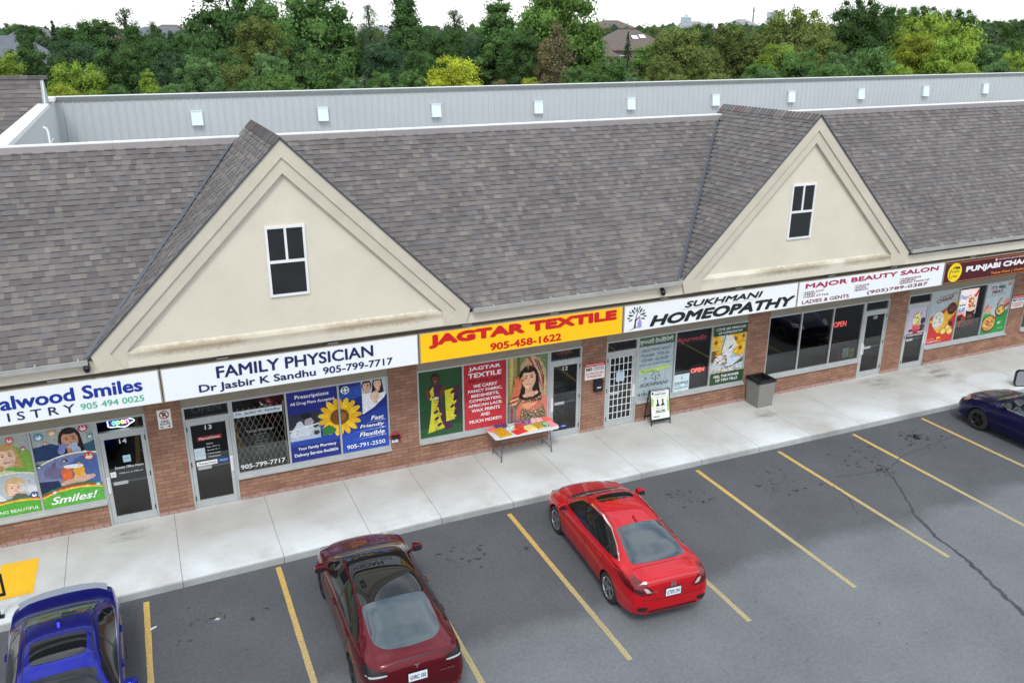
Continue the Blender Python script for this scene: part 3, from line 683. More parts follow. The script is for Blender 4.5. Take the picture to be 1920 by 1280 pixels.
gable(GAB[0], 1); gable(GAB[1], 2)

# flat roof, rear parapet with its scupper hoods, left return wall
mb = MB(); mb.face([(-2.5, RY+.3, 6.5), (70, RY+.3, 6.9), (70, 20.5, 6.9), (-2.5, 20.5, 6.5)]); part(mb, 'flat_roof', M('roof_membrane', lin(150, 150, 148), .9, var=.15, vscale=.8))
PANEL = M('corrugated_panel', lin(180, 185, 187), 0.5, 0.15, var=0.035, vscale=.6)
BY = 20.5; bt = lambda x: 8.40+.0042*(x+2.5)
mb = MB(); x = -2.5; i = 0
while x < 70:
    e = x+.325
    prof = [(x, 0), (x+.245, 0), (x+.262, -.028), (x+.308, -.028), (e, 0)]
    for (a, ya), (b, yb) in zip(prof[:-1], prof[1:]):
        mb.face([(a, BY+ya, 6.3), (b, BY+yb, 6.3), (b, BY+yb, bt(b)), (a, BY+ya, bt(a))])
    x = e
mb.box(-2.6, 70, BY+.03, BY+.4, 0, 8.3); rear = part(mb, 'rear_parapet', PANEL, weld=False)
mb = MB(); mb.prism([(-2.6, bt(-2.6)-.12), (70, bt(70)-.12), (70, bt(70)+.05), (-2.6, bt(-2.6)+.05)], 'y', BY-.05, BY+.42); mb.build('parapet_cap', M('dark_coping', lin(120, 124, 124), .5, .3, var=.1), rear)
mb = MB(); mb.prism([(-2.6, bt(-2.6)+.052), (70, bt(70)+.052), (70, bt(70)+.075), (-2.6, bt(-2.6)+.075)], 'y', BY+.0, BY+.43); mb.build('parapet_cap', COPING, rear)
for k in range(10):
    x0 = 2.56+5.385*k+(.35 if k >= 6 else 0)*(k-5)*-.35; w_, h_ = .46, .56; z1 = 7.75+max(0, (x0-20))*.0095
    mb = MB(); mb.prism([(BY-.03, z1-h_), (BY-.03, z1+.03), (BY-.12, z1+.0), (BY-.2, z1-h_)][::-1], 'x', x0, x0+w_); mb.box(x0-.02, x0+w_+.02, BY-.14, BY-.03, z1+.0, z1+.05)
    mb.build('scupper_hood', M('hood_white', lin(212, 224, 228), .5, var=.04) if k == 0 else bpy.data.materials['hood_white'], rear)
mb = MB(); mb.face([(-2.5, RY+.3, 6.3), (-2.5, BY, 6.3), (-2.5, BY, 8.38), (-2.5, RY+.3, 8.40)][::-1]); mb.box(-2.9, -2.52, RY+.3, BY, 5, 8.3); ret = part(mb, 'return_parapet', PANEL)
mb = MB(); y = RY+.2
while y < 16.6:
    e = min(16.6, y+2.4); mb.prism([(-2.80, 8.36), (-2.46, 8.33), (-2.46, 8.45), (-2.80, 8.48)], 'y', y+.01, e-.01); y = e
mb.build('return_coping', COPING, ret); mb = MB(); mb.box(-2.78, -2.44, 19.2, 20.45, 8.36, 8.5); mb.build('corner_cap', COPING, ret)
# the other wing's roof at the far left
a_ = rad(56); mb = MB(); shingles(mb, (-30, 14.9, 6.2), (1, 0, 0), (0, math.cos(a_), math.sin(a_)), lambda v: 0, lambda v: 27.35, 3.85, 77, exp=.175, tabw=(.2, .6))
wing = part(mb, 'wing_roof', SHINGLE, weld=False)
tz_ = 6.2+3.85*math.sin(a_); ty_ = 14.9+3.85*math.cos(a_)
mb = MB(); x = -30
while x < -2.66:
    c = random.choice(PAL); mb.box(x, x+.29, ty_-.12, ty_+.16, tz_-.1, tz_+random.uniform(.01, .03), 0, c); x += .3
mb.build('ridge_cap', SHINGLE, wing, weld=False)
mb = MB(); mb.face([(-2.62, 14.9, 6.2), (-2.62, ty_+3, 6.2), (-2.62, ty_+.1, tz_+.02), (-2.62, ty_-.05, tz_+.02)]); mb.prism([(15.0, 6.25), (ty_, tz_-.02), (ty_+.1, tz_-.02), (ty_+1.6, 8.0), (ty_+1.6, 6.2)], 'x', -2.68, -2.55); mb.build('end_flashing', PANEL, wing, fixn=True)
mb = MB(); mb.box(-30, -2.9, 15.2, 24, 0, 6.3); part(mb, 'wing_wall', BRICK)
# roof vent pipe standing in the corner of the flat roof
vp = empty('vent_pipe', 'thin white vent pipe with a bent tip on the flat roof at far left', 'pipe', (-1.66, 3.3, 6.5))
mb = MB(); mb.path([(0, 0, 0), (0, 0, 2.12), (-.02, 0, 2.22), (-.09, 0, 2.26)], .024, 10); mb.build('pipe', WHITE, vp)
mb = MB(); mb.path([(0, 0, 1.85), (.10, 0, 2.0)], .022, 8); mb.lathe([(.0, 1.78), (.05, 1.78), (.05, 1.84), (.0, 1.84)], 'z', 12); mb.build('clamp', ALU, vp)
# ------------------------------------------------------------------ shop signs on the canopy
SY = -1.42
FACE = M('sign_face', (0.80, 0.83, 0.84), 0.25, var=0.02, vscale=.8)
FRAMEM = M('sign_frame', lin(168, 160, 146), .5, .2, var=.1)
NAVY = M('navy_letters', lin(24, 30, 84), .4); RED = M('red_letters', lin(196, 22, 24), .4); GREENL = M('green_letters', lin(84, 176, 140), .4)
BLUEL = M('blue_letters', lin(14, 46, 140), .4); BLK = M('black_letters', lin(22, 30, 34), .4); CRIM = M('crimson_letters', lin(166, 34, 74), .4)
MAR = M('maroon_letters', lin(120, 40, 62), .4); YELF = M('yellow_face', lin(250, 194, 18), .28, var=.03); MARF = M('maroon_face', lin(74, 16, 26), .3, var=.06); ORL = M('orange_letters', lin(220, 140, 50), .4); PINKL = M('pink_letters', lin(220, 190, 200), .4); WL = M('white_letters', (.8, .8, .8), .4)
SZ0, SZ1 = 3.525, 4.262
def sign(x0, x1, face, label):
    e = empty('shop_sign', label, 'sign', ((x0+x1)/2, SY+.12, SZ0)); hw = (x1-x0)/2; h = SZ1-SZ0; t = .028
    f = MB(); f.box(-hw, hw, -.10, .24, 0, t); f.box(-hw, hw, -.10, .24, h-t, h); f.box(-hw, -hw+t, -.10, .24, t, h-t); f.box(hw-t, hw, -.10, .24, t, h-t)
    f.build('frame', FRAMEM, e)
    p = MB(); p.box(-hw+t, hw-t, -.115, .2, t*.7, h-t*.7); p.build('panel', face, e)
    b = MB()
    for xx in (-hw*.55, hw*.3):
        b.box(xx-.12, xx+.12, 0, .2, h+.002, h+.045)
    b.build('mounting_bracket', ALUD, e)
    return e
def letters(e, txt, x0, x1, z0, z1, mat, bold=0.0, shear=0.0, spacing=1.0, name='lettering'):
    cx, cz = e.location.x, e.location.z
    me = fit_text(txt, x1-x0, z1-z0, bold, shear, spacing, extrude=0.003)
    mb = MB(); mb.mesh(me, 0, None, Matrix.Translation((x0-cx, -.119, z0-cz)) @ FRONT); bpy.data.meshes.remove(me)
    return mb.build(name, mat, e, weld=False)
e = sign(-5.56, -0.075, FACE, 'white sign with blue bold lettering and green phone digits, cut off at the left edge')
letters(e, 'Sandalwood Smiles', -3.80, -.42, 3.86, 4.15, BLUEL, .035); letters(e, 'D E N T I S T R Y', -4.12, -1.70, 3.62, 3.80, NAVY, .012); letters(e, '905 494 0025', -1.60, -.42, 3.64, 3.775, GREENL, .016)
e = sign(-0.055, 5.49, FACE, 'white sign reading FAMILY PHYSICIAN in navy capitals, over the barred window')
letters(e, 'FAMILY PHYSICIAN', 1.03, 4.42, 3.895, 4.165, NAVY, .028); letters(e, 'Dr Jasbir K Sandhu', .65, 3.10, 3.585, 3.805, NAVY, .024); letters(e, '905-799-7717', 3.26, 4.86, 3.63, 3.80, NAVY, .024)
e = sign(5.515, 10.965, YELF, 'bright yellow sign with big red capitals between two white signs')
letters(e, 'JAGTAR TEXTILE', 5.74, 10.78, 3.865, 4.205, RED, .082); letters(e, '905-458-1622', 7.28, 9.20, 3.60, 3.79, RED, .045)
e = sign(10.99, 16.66, FACE, 'white sign with slanted black capitals and a leafy tree emblem')
letters(e, 'SUKHMANI', 12.85, 15.42, 3.985, 4.16, BLK, .065, .25); letters(e, 'HOMEOPATHY', 11.78, 16.58, 3.60, 3.90, BLK, .075, .25)
ln_ = MB(); ln_.box(12.75-e.location.x, 15.3-e.location.x, -.119, -.116, 3.945-SZ0, 3.952-SZ0); ln_.build('underline', ALUD, e)
lg = MB(); lc = (.5,.5,.5)
def leaf(mb, x, z, L_, a, col, y=-.119):
    pts = []
    for i in range(10):
        t = i/10*2*math.pi; px = L_*.5*math.cos(t); pz = L_*.2*math.sin(t)
        pts.append((x+px*math.cos(a)-pz*math.sin(a), y, z+px*math.sin(a)+pz*math.cos(a)))
    mb.face(pts, 0, col)
ox = 11.36-e.location.x; oz = 3.9-SZ0
for i in range(13):
    a = rad(-20+i*18.5); rr_ = .245 if i % 2 else .2
    leaf(lg, ox+.02+rr_*math.cos(a), oz+.03+rr_*math.sin(a), .10 if i % 2 else .13, a, lin(30, 44, 48) if i % 3 else lin(84, 130, 96))
for i in range(6):
    a = rad(10+i*32); leaf(lg, ox+.02+.12*math.cos(a), oz+.06+.12*math.sin(a), .07, a, lin(96, 142, 108) if i % 2 else lin(40, 56, 60))
lg.face([(ox-.06, -.119, oz-.26), (ox+.0, -.119, oz-.26), (ox+.0, -.119, oz-.05), (ox+.05, -.119, oz+.16), (ox+.03, -.119, oz+.16), (ox-.035, -.119, oz-.05)], 0, lin(28, 30, 40))
lg.face([(ox-.02, -.12, oz-.06), (ox+.0, -.12, oz-.09), (ox+.12, -.12, oz+.03), (ox+.11, -.12, oz+.05)], 0, lin(28, 30, 40))
lg.face([(ox-.25, -.12, oz-.33), (ox-.02, -.12, oz-.25), (ox+.25, -.12, oz-.28), (ox+.0, -.12, oz-.27)], 0, lin(40, 60, 60))
lg.face([(ox+.05, -.12, oz-.26), (ox+.17, -.12, oz-.26), (ox+.17, -.12, oz-.12), (ox+.13, -.12, oz-.06), (ox+.13, -.12, oz-.0), (ox+.09, -.12, oz-.0), (ox+.09, -.12, oz-.06), (ox+.05, -.12, oz-.12)], 0, lin(150, 150, 200))
lg.build('emblem', INK, e, weld=False)
e = sign(16.675, 22.385, FACE, 'white sign with crimson capitals and small service lists, left of the maroon sign')
letters(e, 'MAJOR BEAUTY SALON', 16.92, 22.12, 4.00, 4.185, CRIM, .05)
for t_, a, b, z in (('•HAIR CUT', 16.87, 17.62, 3.905), ('•PERM', 16.87, 17.30, 3.84), ('•HAIR STYLE', 16.87, 17.80, 3.775), ('•COLOUR', 18.78, 19.35, 3.885), ('•FACIAL', 18.78, 19.25, 3.82), ('•BLEACH', 18.78, 19.30, 3.755), ('•THREADING', 20.55, 21.42, 3.895), ('•MEHENDI', 20.55, 21.2, 3.83), ('•BRIDAL MAKE UP', 20.55, 21.80, 3.765)):
    letters(e, t_, a, b, z, z+.05, MAR, .012)
letters(e, 'LADIES & GENTS', 16.86, 18.60, 3.595, 3.70, MAR, .022); letters(e, '(905)789-0387', 19.3, 21.75, 3.585, 3.715, MAR, .022)
e = sign(22.42, 28.2, MARF, 'dark maroon sign with bold white capitals and a round yellow emblem')
letters(e, 'PUNJABI CHAAP', 23.35, 26.4, 3.80, 4.03, WL, .06); letters(e, 'Take-Out | Delivery | Dine-In', 24.5, 27.2, 3.63, 3.73, ORL, .014); letters(e, 'www.punjabichaapcorner.ca', 24.75, 27.6, 4.085, 4.155, PINKL, .012)
lg = MB(); ox = 22.86-e.location.x; oz = 3.89-SZ0
lg.lathe([(.0, -.119), (.30, -.119), (.30, -.117)], 'y', 28, 0, lin(238, 206, 30), c=(ox, 0, oz))
for i in range(5): leaf(lg, ox-.08+.06*i, oz+.14+.02*(i % 2), .1, rad(60+20*i), lin(50, 80, 20), -.121)
lg.face([(ox+.02, -.121, oz+.1), (ox+.2, -.121, oz+.12), (ox+.2, -.121, oz+.17), (ox+.02, -.121, oz+.15)], 0, lin(110, 30, 20))
me = fit_text('Punjabi', .4, .11, .02); lg.mesh(me, 0, lin(90, 150, 30), Matrix.Translation((ox-.2, -.121, oz-.03)) @ FRONT)
me = fit_text('Chaap', .26, .09, .01, .3); lg.mesh(me, 0, lin(120, 50, 20), Matrix.Translation((ox-.12, -.1215, oz-.17)) @ FRONT)
lg.path([(ox-.16, -.121, oz+.1), (ox-.22, -.121, oz), (ox-.2, -.121, oz-.14), (ox-.1, -.121, oz-.2)], .008, 5, 0, lin(60, 80, 20))
lg.build('emblem', INK, e, weld=False)
lb = MB(); hw = 2.86
for z in (.055, .66): lb.box(-hw, hw, -.118, -.116, z, z+.012)
lb.build('border_line', ORL, e)
lg = MB(); lg.lathe([(.0, -.119), (.045, -.119), (.045, -.117)], 'y', 14, c=(24.66-e.location.x, 0, 4.12-SZ0)); lg.build('globe_icon', PINKL, e)

# ------------------------------------------------------------------ printed sheets in the windows
SKIN = lin(224, 172, 140); SKIND = lin(196, 130, 96); HAIRD = lin(36, 24, 20); WHT = lin(236, 238, 238)
def pane_x(u, i):
    a, b = UNITS[u][2], UNITS[u][3]; w = (b-a)/3
    return a+i*w+.03, a+(i+1)*w-.03
PZ0, PZ1 = ZS+.065, ZH-.05
def head(p, u, v, r, skin, hair, long=False, tilt=0.0, beard=False, smile=True):
    """a printed portrait: r is the half width of the face in sheet widths"""
    p.ell(u, v+.25*r*p.asp, r*1.22, r*1.45, hair)
    if long: p.poly([(u-r*1.25, v+.1*r), (u+r*1.25, v+.1*r), (u+r*1.5, v-2.3*r*p.asp), (u+.75*r, v-2.5*r*p.asp), (u-.8*r, v-2.5*r*p.asp), (u-r*1.5, v-2.2*r*p.asp)], hair)
    p.poly([(u-.45*r, v-.7*r*p.asp), (u+.45*r, v-.7*r*p.asp), (u+.5*r, v-1.9*r*p.asp), (u-.5*r, v-1.9*r*p.asp)], tuple(c*.8 for c in skin))
    p.ell(u, v, r*.92, r*1.25, skin, tilt)
    p.ell(u+.30*r, v-.1*r*p.asp, r*.55, r*1.0, tuple(c*.90 for c in skin), tilt); p.ell(u-.2*r, v-.05*r*p.asp, r*.55, r*.95, tuple(min(1, c*1.06) for c in skin), tilt)
    p.ell(u, v+r*1.12*p.asp, r*.80, r*.30, hair, tilt)
    for s_ in (-1, 1):
        p.ell(u+s_*.36*r, v+.18*r*p.asp, .14*r, .07*r, (.02, .015, .012)); p.ell(u+s_*.36*r, v+.42*r*p.asp, .22*r, .05*r, hair, s_*-.1)
    p.ell(u+.03*r, v-.2*r*p.asp, .13*r, .2*r, tuple(c*.86 for c in skin))
    p.ell(u, v-.62*r*p.asp, .32*r, .11*r, lin(150, 60, 58))
    if smile: p.ell(u, v-.6*r*p.asp, .22*r, .045*r, WHT)
def smiley(p, u, v, r, col):
    p.ell(u, v, r, r, col); p.ell(u-.35*r, v+.3*r*p.asp, .13*r, .2*r, WHT); p.ell(u+.35*r, v+.3*r*p.asp, .13*r, .2*r, WHT)
    p.poly([(u+.7*r*math.cos(t), v+.7*r*math.sin(t)*p.asp-.0) for t in [math.pi+math.pi*i/10 for i in range(11)]], WHT)
def glove(p, u, v, r, col, a=0.0):
    p.ell(u, v, r*.8, r*.6, col, a)
    for i in range(4):
        t = a+rad(-30+20*i); p.ell(u+r*1.05*math.cos(t), v+r*1.05*math.sin(t)*p.asp, r*.5, r*.15, tuple(c*(.9+.05*i) for c in col), t)
    p.ell(u+.2*r*math.cos(a+1.5), v+.7*r*math.sin(a+1.5)*p.asp, r*.4, r*.16, tuple(c*.85 for c in col), a+1.2)
def arc_band(p, v0, v1, dv, col, n=14):
    top = [(i/n, v0+(v1-v0)*i/n+dv*4*(i/n)*(1-i/n)) for i in range(n+1)]
    p.poly([(0, 0), (1, 0)]+top[::-1], col)

# unit 14: the dental window
x0, x1 = pane_x(0, 1); p = Print(x0, x1, PZ0, PZ1, .052, lin(150, 150, 132))
p.rect(0, 1, .45, 1, lin(168, 176, 170)); p.rect(0, .35, .5, 1, lin(206, 200, 176)); p.poly([(.35, .45), (1, .45), (1, .78), (.7, .9), (.5, .8)], lin(132, 176, 70))
head(p, .62, .74, .155, lin(238, 200, 172), lin(196, 158, 104), True); p.poly([(.4, .45), (.9, .42), (.85, .58), (.62, .62)], lin(110, 170, 66)); p.ell(.55, .5, .2, .12, lin(214, 220, 170))
smiley(p, .72, .945, .065, lin(214, 84, 50)); smiley(p, .9, .82, .045, lin(170, 60, 130))
arc_band(p, .42, .5, .08, lin(226, 228, 216)); arc_band(p, .40, .48, .08, lin(186, 196, 200))
head(p, .66, .33, .14, lin(236, 196, 170), lin(206, 176, 130)); glove(p, .92, .30, .14, lin(210, 216, 220), 2.6); p.poly([(0, .12), (.35, .36), (.5, .2), (.4, .1)], lin(220, 228, 226)); p.poly([(.45, .15), (.9, .15), (.8, .25), (.66, .27)], lin(90, 100, 90))
arc_band(p, .13, .185, .05, lin(20, 128, 80)); arc_band(p, .115, .17, .05, lin(222, 120, 50)); arc_band(p, .10, .155, .05, lin(240, 200, 70)); arc_band(p, .085, .14, .05, lin(80, 168, 60))
p.text('CREATING BEAUTIFUL', .04, .97, .035, .075, WHT, .01); smiley(p, .93, .22, .06, lin(40, 64, 130))
p.build('window_poster', INK, 'dental window poster of a blond child in green above a second patient', group='dental window posters')
x0, x1 = pane_x(0, 2); p = Print(x0, x1, PZ0, PZ1, .052, lin(160, 164, 160))
p.rect(0, 1, .62, 1, lin(170, 176, 174)); p.poly([(0, .62), (1, .62), (1, .78), (.6, .72), (.3, .82), (0, .8)], lin(36, 62, 104))
head(p, .60, .83, .15, lin(206, 150, 120), HAIRD, True); glove(p, .68, .70, .11, lin(176, 186, 214), 2.0); glove(p, .44, .715, .10, lin(130, 140, 192), 1.2); p.poly([(.85, .62), (1, .62), (1, .8), (.8, .74)], lin(50, 90, 110))
for a, b, r, c in ((.12, .93, .075, (70, 150, 170)), (.34, .96, .055, (222, 176, 60)), (.84, .965, .075, (184, 44, 60)), (.93, .85, .05, (50, 150, 160)), (.2, .845, .03, (222, 120, 50))): smiley(p, a, b, r, lin(*c))
arc_band(p, .56, .64, .07, lin(232, 232, 222)); arc_band(p, .54, .62, .07, lin(120, 132, 170))
p.poly([(.45, .2), (1, .25), (1, .6), (.75, .62), (.4, .5)], lin(74, 100, 160)); p.poly([(0, .2), (.4, .2), (.3, .34), (.0, .36)], lin(30, 40, 80))
glove(p, .25, .45, .2, lin(110, 104, 140), -.2); p.ell(.62, .31, .3, .07, lin(210, 170, 150), .15)
p.poly([(.36, .33), (.44, .48), (.52, .5), (.55, .34)], lin(222, 96, 50)); p.ell(.46, .42, .09, .13, lin(226, 110, 60)); p.poly([(.58, .36), (.6, .5), (.7, .52), (.76, .36)], lin(236, 200, 130)); p.ell(.66, .44, .09, .14, lin(232, 170, 60)); p.ell(.58, .5, .16, .04, WHT, -.1)
smiley(p, .86, .60, .085, lin(206, 80, 44)); smiley(p, .04, .56, .04, lin(30, 30, 30)); smiley(p, .45, .59, .03, lin(40, 40, 50))
arc_band(p, .20, .235, .06, lin(18, 122, 76)); arc_band(p, .18, .215, .06, lin(170, 50, 40)); arc_band(p, .165, .195, .06, lin(226, 130, 56)); arc_band(p, .15, .18, .06, lin(240, 200, 80)); arc_band(p, .135, .165, .06, lin(86, 170, 60))
smiley(p, .93, .22, .045, lin(40, 160, 150)); smiley(p, .2, .2, .04, lin(200, 60, 60)); p.text('Smiles!', .12, .90, .045, .145, WHT, .03, .35)
p.build('window_poster', INK, 'dental poster with coloured smiley balls and the word Smiles! beside the black door', group='dental window posters')
x0, x1 = pane_x(0, 0); p = Print(x0, x1, PZ0, PZ1, .052, lin(150, 170, 160)); arc_band(p, .3, .4, .06, lin(230, 230, 220)); arc_band(p, .12, .18, .05, lin(80, 168, 60)); p.build('window_poster', INK, 'green and grey dental window poster beyond the left edge', group='dental window posters')

# unit 13: the pharmacy posters
DB, MB_ = lin(26, 40, 126), lin(40, 78, 168)
x0, x1 = pane_x(1, 1); p = Print(x0, x1, PZ0, PZ1, .052, DB)
p.poly([(0, .3), (1, .42), (1, .66), (0, .62)], MB_); p.poly([(0, .3), (1, .38), (1, .3), (.5, .22), (0, .22)], lin(44, 90, 190)); arc_band(p, .26, .40, .0, lin(30, 66, 158)); p.rect(0, 1, 0, .22, DB)
p.text('Prescriptions', .16, .84, .875, .945, WHT, .02); p.text('All Drug Plans Accepted', .06, .94, .795, .85, WHT, .015)
p.rect(.0, .62, .30, .68, lin(40, 46, 60)); p.poly([(0, .3), (.62, .3), (.62, .46), (0, .42)], lin(180, 190, 205)); p.poly([(.02, .42), (.18, .56), (.34, .58), (.5, .46), (.4, .36), (.02, .36)], lin(205, 212, 222)); p.ell(.36, .58, .1, .13, lin(60, 58, 66)); p.ell(.4, .55, .085, .1, lin(170, 168, 174)); p.ell(.36, .635, .11, .06, lin(20, 22, 28)); p.poly([(0, .44), (.62, .5), (.62, .52), (0, .46)], lin(220, 226, 232)); p.ell(.54, .38, .06, .05, lin(60, 60, 60))
for i in range(15):
    t = 2*math.pi*i/15; p.ell(1.0+.27*math.cos(t), .55+.27*math.sin(t)*p.asp, .15, .06, lin(244, 198, 40) if i % 2 else lin(230, 176, 24), t)
p.ell(1.0, .55, .17, .17, lin(120, 74, 24)); p.poly([(.66, .42), (.8, .46), (.95, .38), (.9, .33), (.66, .31)], lin(50, 120, 60))
p.text('Your Family Pharmacy', .14, .92, .15, .205, WHT, .015); p.text('Delivery Service Available', .06, .95, .06, .12, WHT, .015)
p.build('window_poster', INK, 'dark blue pharmacy poster with Prescriptions at its top, second pane from the barred window', group='pharmacy posters')
x0, x1 = pane_x(1, 2); p = Print(x0, x1, PZ0, PZ1, .052, DB)
p.poly([(0, .0), (1, .0), (1, .62), (.5, .5), (0, .45)], lin(30, 60, 150)); p.poly([(0, .0), (1, .0), (1, .36), (.4, .3), (0, .26)], lin(34, 74, 176)); p.poly([(0, .7), (.45, .8), (.7, .97), (0, .93)], MB_)
p.poly([(.48, .58), (.75, .7), (1, .82), (1, 1), (.46, 1)], lin(190, 200, 214))
p.poly([(.46, .52), (.47, .82), (.9, .82), (1, .8), (.92, .72), (.7, .6)], lin(236, 238, 242)); head(p, .57, .92, .085, lin(226, 178, 150), HAIRD); head(p, .80, .935, .085, lin(236, 190, 166), lin(40, 26, 26), True); head(p, .74, .755, .075, lin(240, 200, 176), lin(220, 200, 170))
for i in range(15):
    t = 2*math.pi*i/15
    if math.cos(t) > -.35: p.ell(.02+.27*math.cos(t), .55+.27*math.sin(t)*p.asp, .15, .06, lin(244, 198, 40) if i % 2 else lin(230, 176, 24), t)
p.ell(.0, .55, .17, .17, lin(120, 74, 24)); p.ell(.02, .55, .09, .09, lin(150, 100, 40))
p.ell(.12, .92, .085, .085, WHT); p.ell(.12, .92, .065, .065, lin(20, 100, 90)); p.rect(.06, .18, .912, .928, WHT); p.rect(.105, .135, .89, .95, WHT)
for t_, a, v in (('Fast', .62, .425), ('Friendly', .38, .315), ('Flexible', .36, .205)):
    p.text(t_, a, .9, v, v+.065, WHT, .03, .2); p.poly([(.2 if a < .6 else .48, v-.03), (.93, v-.018), (.93, v-.012)], WHT)
p.text('905-791-2550', .08, .9, .055, .115, WHT, .02)
p.build('window_poster', INK, 'dark blue pharmacy poster with a smiling family and Fast Friendly Flexible', group='pharmacy posters')

# unit 12: the textile shop
x0, x1 = pane_x(2, 0); p = Print(x0, x1, PZ0, PZ1, .052, lin(24, 74, 40)); YG, PUR = lin(204, 196, 50), lin(70, 34, 60)
p.rect(0, 1, 0, .14, lin(34, 84, 44)); p.poly([(0, .14), (1, .14), (1, .5), (0, .4)], lin(20, 66, 36))
p.poly([(.2, .06), (.66, .12), (.58, .3), (.5, .56), (.3, .56), (.27, .3)], YG); p.poly([(.42, .56), (.5, .56), (.58, .34), (.8, .1), (.62, .06), (.5, .25)], PUR)
for i in range(9):
    v = .12+i*.05; p.ell(.42+.05*math.sin(i*2), v, .06, .035, PUR if i % 2 else lin(180, 170, 40), .5)
p.poly([(.28, .56), (.52, .56), (.56, .7), (.48, .8), (.3, .8), (.22, .68)], PUR); p.poly([(.26, .56), (.36, .56), (.34, .76), (.24, .68)], YG); p.ell(.22, .66, .05, .13, lin(96, 56, 40), .25); p.ell(.55, .67, .05, .14, lin(96, 56, 40), -.3); p.ell(.4, .6, .1, .03, lin(96, 56, 40)); p.ell(.4, .58, .06, .025, lin(220, 216, 210))
head(p, .39, .87, .075, lin(96, 56, 42), lin(20, 14, 14))
p.poly([(.62, .2), (.82, .22), (.8, .7), (.6, .68)], YG); p.poly([(.82, .22), (.95, .28), (.93, .72), (.8, .7)], PUR)
for i in range(8): p.ell(.8+.04*math.sin(i*1.7), .26+i*.055, .055, .03, lin(40, 20, 44) if i % 2 else YG, .8)
p.build('window_poster', INK, 'green poster of a woman in a yellow and purple wrap, in the textile window')
x0, x1 = pane_x(2, 1); RB = lin(178, 38, 50); p = Print(x0, x1, PZ0, PZ1, .052, RB)
p.poly([(0, 0), (1, 0), (1, .3), (0, .45)], lin(190, 50, 60)); p.text('JAGTAR', .12, .88, .885, .955, WHT, .04); p.text('TEXTILE', .10, .90, .79, .86, WHT, .04); p.text('905-458-1622', .10, .90, .715, .76, lin(60, 24, 26), .02)
for t_, a, b, v in (('WE CARRY', .22, .80, .635), ('FANCY FABRIC,', .10, .92, .56), ('BEDSHEETS,', .17, .84, .485), ('COMFORTERS,', .12, .90, .41), ('AFRICAN LACE,', .10, .92, .335), ('WAX PRINTS', .17, .86, .26), ('AND', .39, .61, .185), ('MUCH MORE!!!', .12, .90, .09)): p.text(t_, a, b, v, v+.05, WHT, .03)
p.build('window_poster', INK, 'red text poster listing fabrics, middle pane of the textile window')
x0, x1 = pane_x(2, 2); p = Print(x0, x1, PZ0, PZ1, .052, lin(116, 128, 84)); p.rect(0, .3, .3, 1, lin(150, 140, 80)); p.rect(.06, .14, .3, 1, lin(196, 180, 110)); p.rect(.24, .3, .4, 1, lin(90, 90, 50)); p.rect(.8, 1, .3, 1, lin(104, 130, 90))
p.poly([(.3, .8), (.42, .95), (.62, 1), (.82, .93), (.95, .75), (1, .45), (1, .2), (.72, .28), (.72, .6)], lin(190, 160, 120))
for i, c in enumerate(((150, 40, 60), (206, 180, 140), (170, 60, 70), (60, 80, 60), (206, 180, 140))):
    p.poly([(.50+.07*i, .98-.018*i), (.56+.075*i, .975-.03*i), (.93+.02*i, .5), (.9, .4), (.72+.05*i, .7)], lin(*c))
p.scatter(70, .5, .95, .45, .97, [lin(226, 206, 160), lin(150, 110, 70), lin(120, 40, 50)], .006, .014, random.Random(3))
head(p, .52, .64, .19, lin(232, 184, 150), lin(24, 18, 18), True); p.ell(.5, .83, .02, .05, lin(150, 120, 50)); p.ell(.5, .79, .018, .018, lin(150, 20, 30))
p.poly([(.0, .0), (1, 0), (1, .3), (.75, .38), (.4, .36), (.2, .2)], lin(206, 120, 100)); p.poly([(.36, .36), (.7, .4), (.84, .3), (.5, .16), (.36, .22)], lin(226, 160, 126)); p.poly([(.3, .0), (.95, 0), (.9, .2), (.6, .12), (.34, .2)], lin(126, 116, 90))
p.ell(.58, .37, .26, .09, lin(34, 34, 36), .1); p.ell(.56, .40, .2, .06, lin(226, 170, 136), .1); p.scatter(80, .36, .84, .27, .35, [lin(24, 26, 28), lin(90, 90, 70)], .008, .018, random.Random(5))
p.scatter(90, .3, .95, .02, .16, [lin(190, 170, 120), lin(60, 60, 50), lin(170, 60, 60), lin(220, 200, 170)], .008, .02, random.Random(6))
glove(p, .22, .55, .17, lin(216, 124, 84), 1.3); p.poly([(.02, .28), (.2, .26), (.3, .5), (.12, .52)], lin(206, 112, 80))
for i in range(4): p.ell(.1+.02*i, .29+.035*i, .12, .018, lin(140, 40, 50) if i % 2 else lin(214, 190, 150), .2)
p.poly([(0, 0), (.2, 0), (.16, .24), (.05, .3), (0, .26)], lin(120, 120, 116)); p.rect(.06, .1, 0, .25, lin(150, 50, 50))
p.build('window_poster', INK, 'bridal portrait poster with jewelled veil, right pane of the textile window behind the table')

# unit 11: the homeopathy window
x0, x1 = pane_x(3, 0); GB = lin(166, 182, 186); p = Print(x0, x1, PZ0, PZ1, .052, GB)
p.rect(0, 1, .85, 1, lin(66, 92, 70)); p.text('ਸੁਖਮਨੀ ਹੋਮਿਓਪੈਥੀ', .04, .96, .875, .97, lin(214, 224, 214), .012); TXG = lin(104, 116, 122)
for t_, a, b, v in (('· HEIGHT IMPROVEMENT', .06, .93, .755), ('· MIGRAINE · THYROID', .06, .86, .675), ('· ASTHMA · ALLERGIES', .06, .86, .595)): p.text(t_, a, b, v, v+.05, TXG, .02)
p.text('or any other Health Problem', .04, .90, .52, .565, TXG, .008, .2); p.poly([(.05, .40), (.9, .435), (.9, .49), (.05, .46)], lin(186, 206, 110)); p.text('Free Consultation', .1, .5, .415, .455, lin(96, 130, 50), .01, .3)

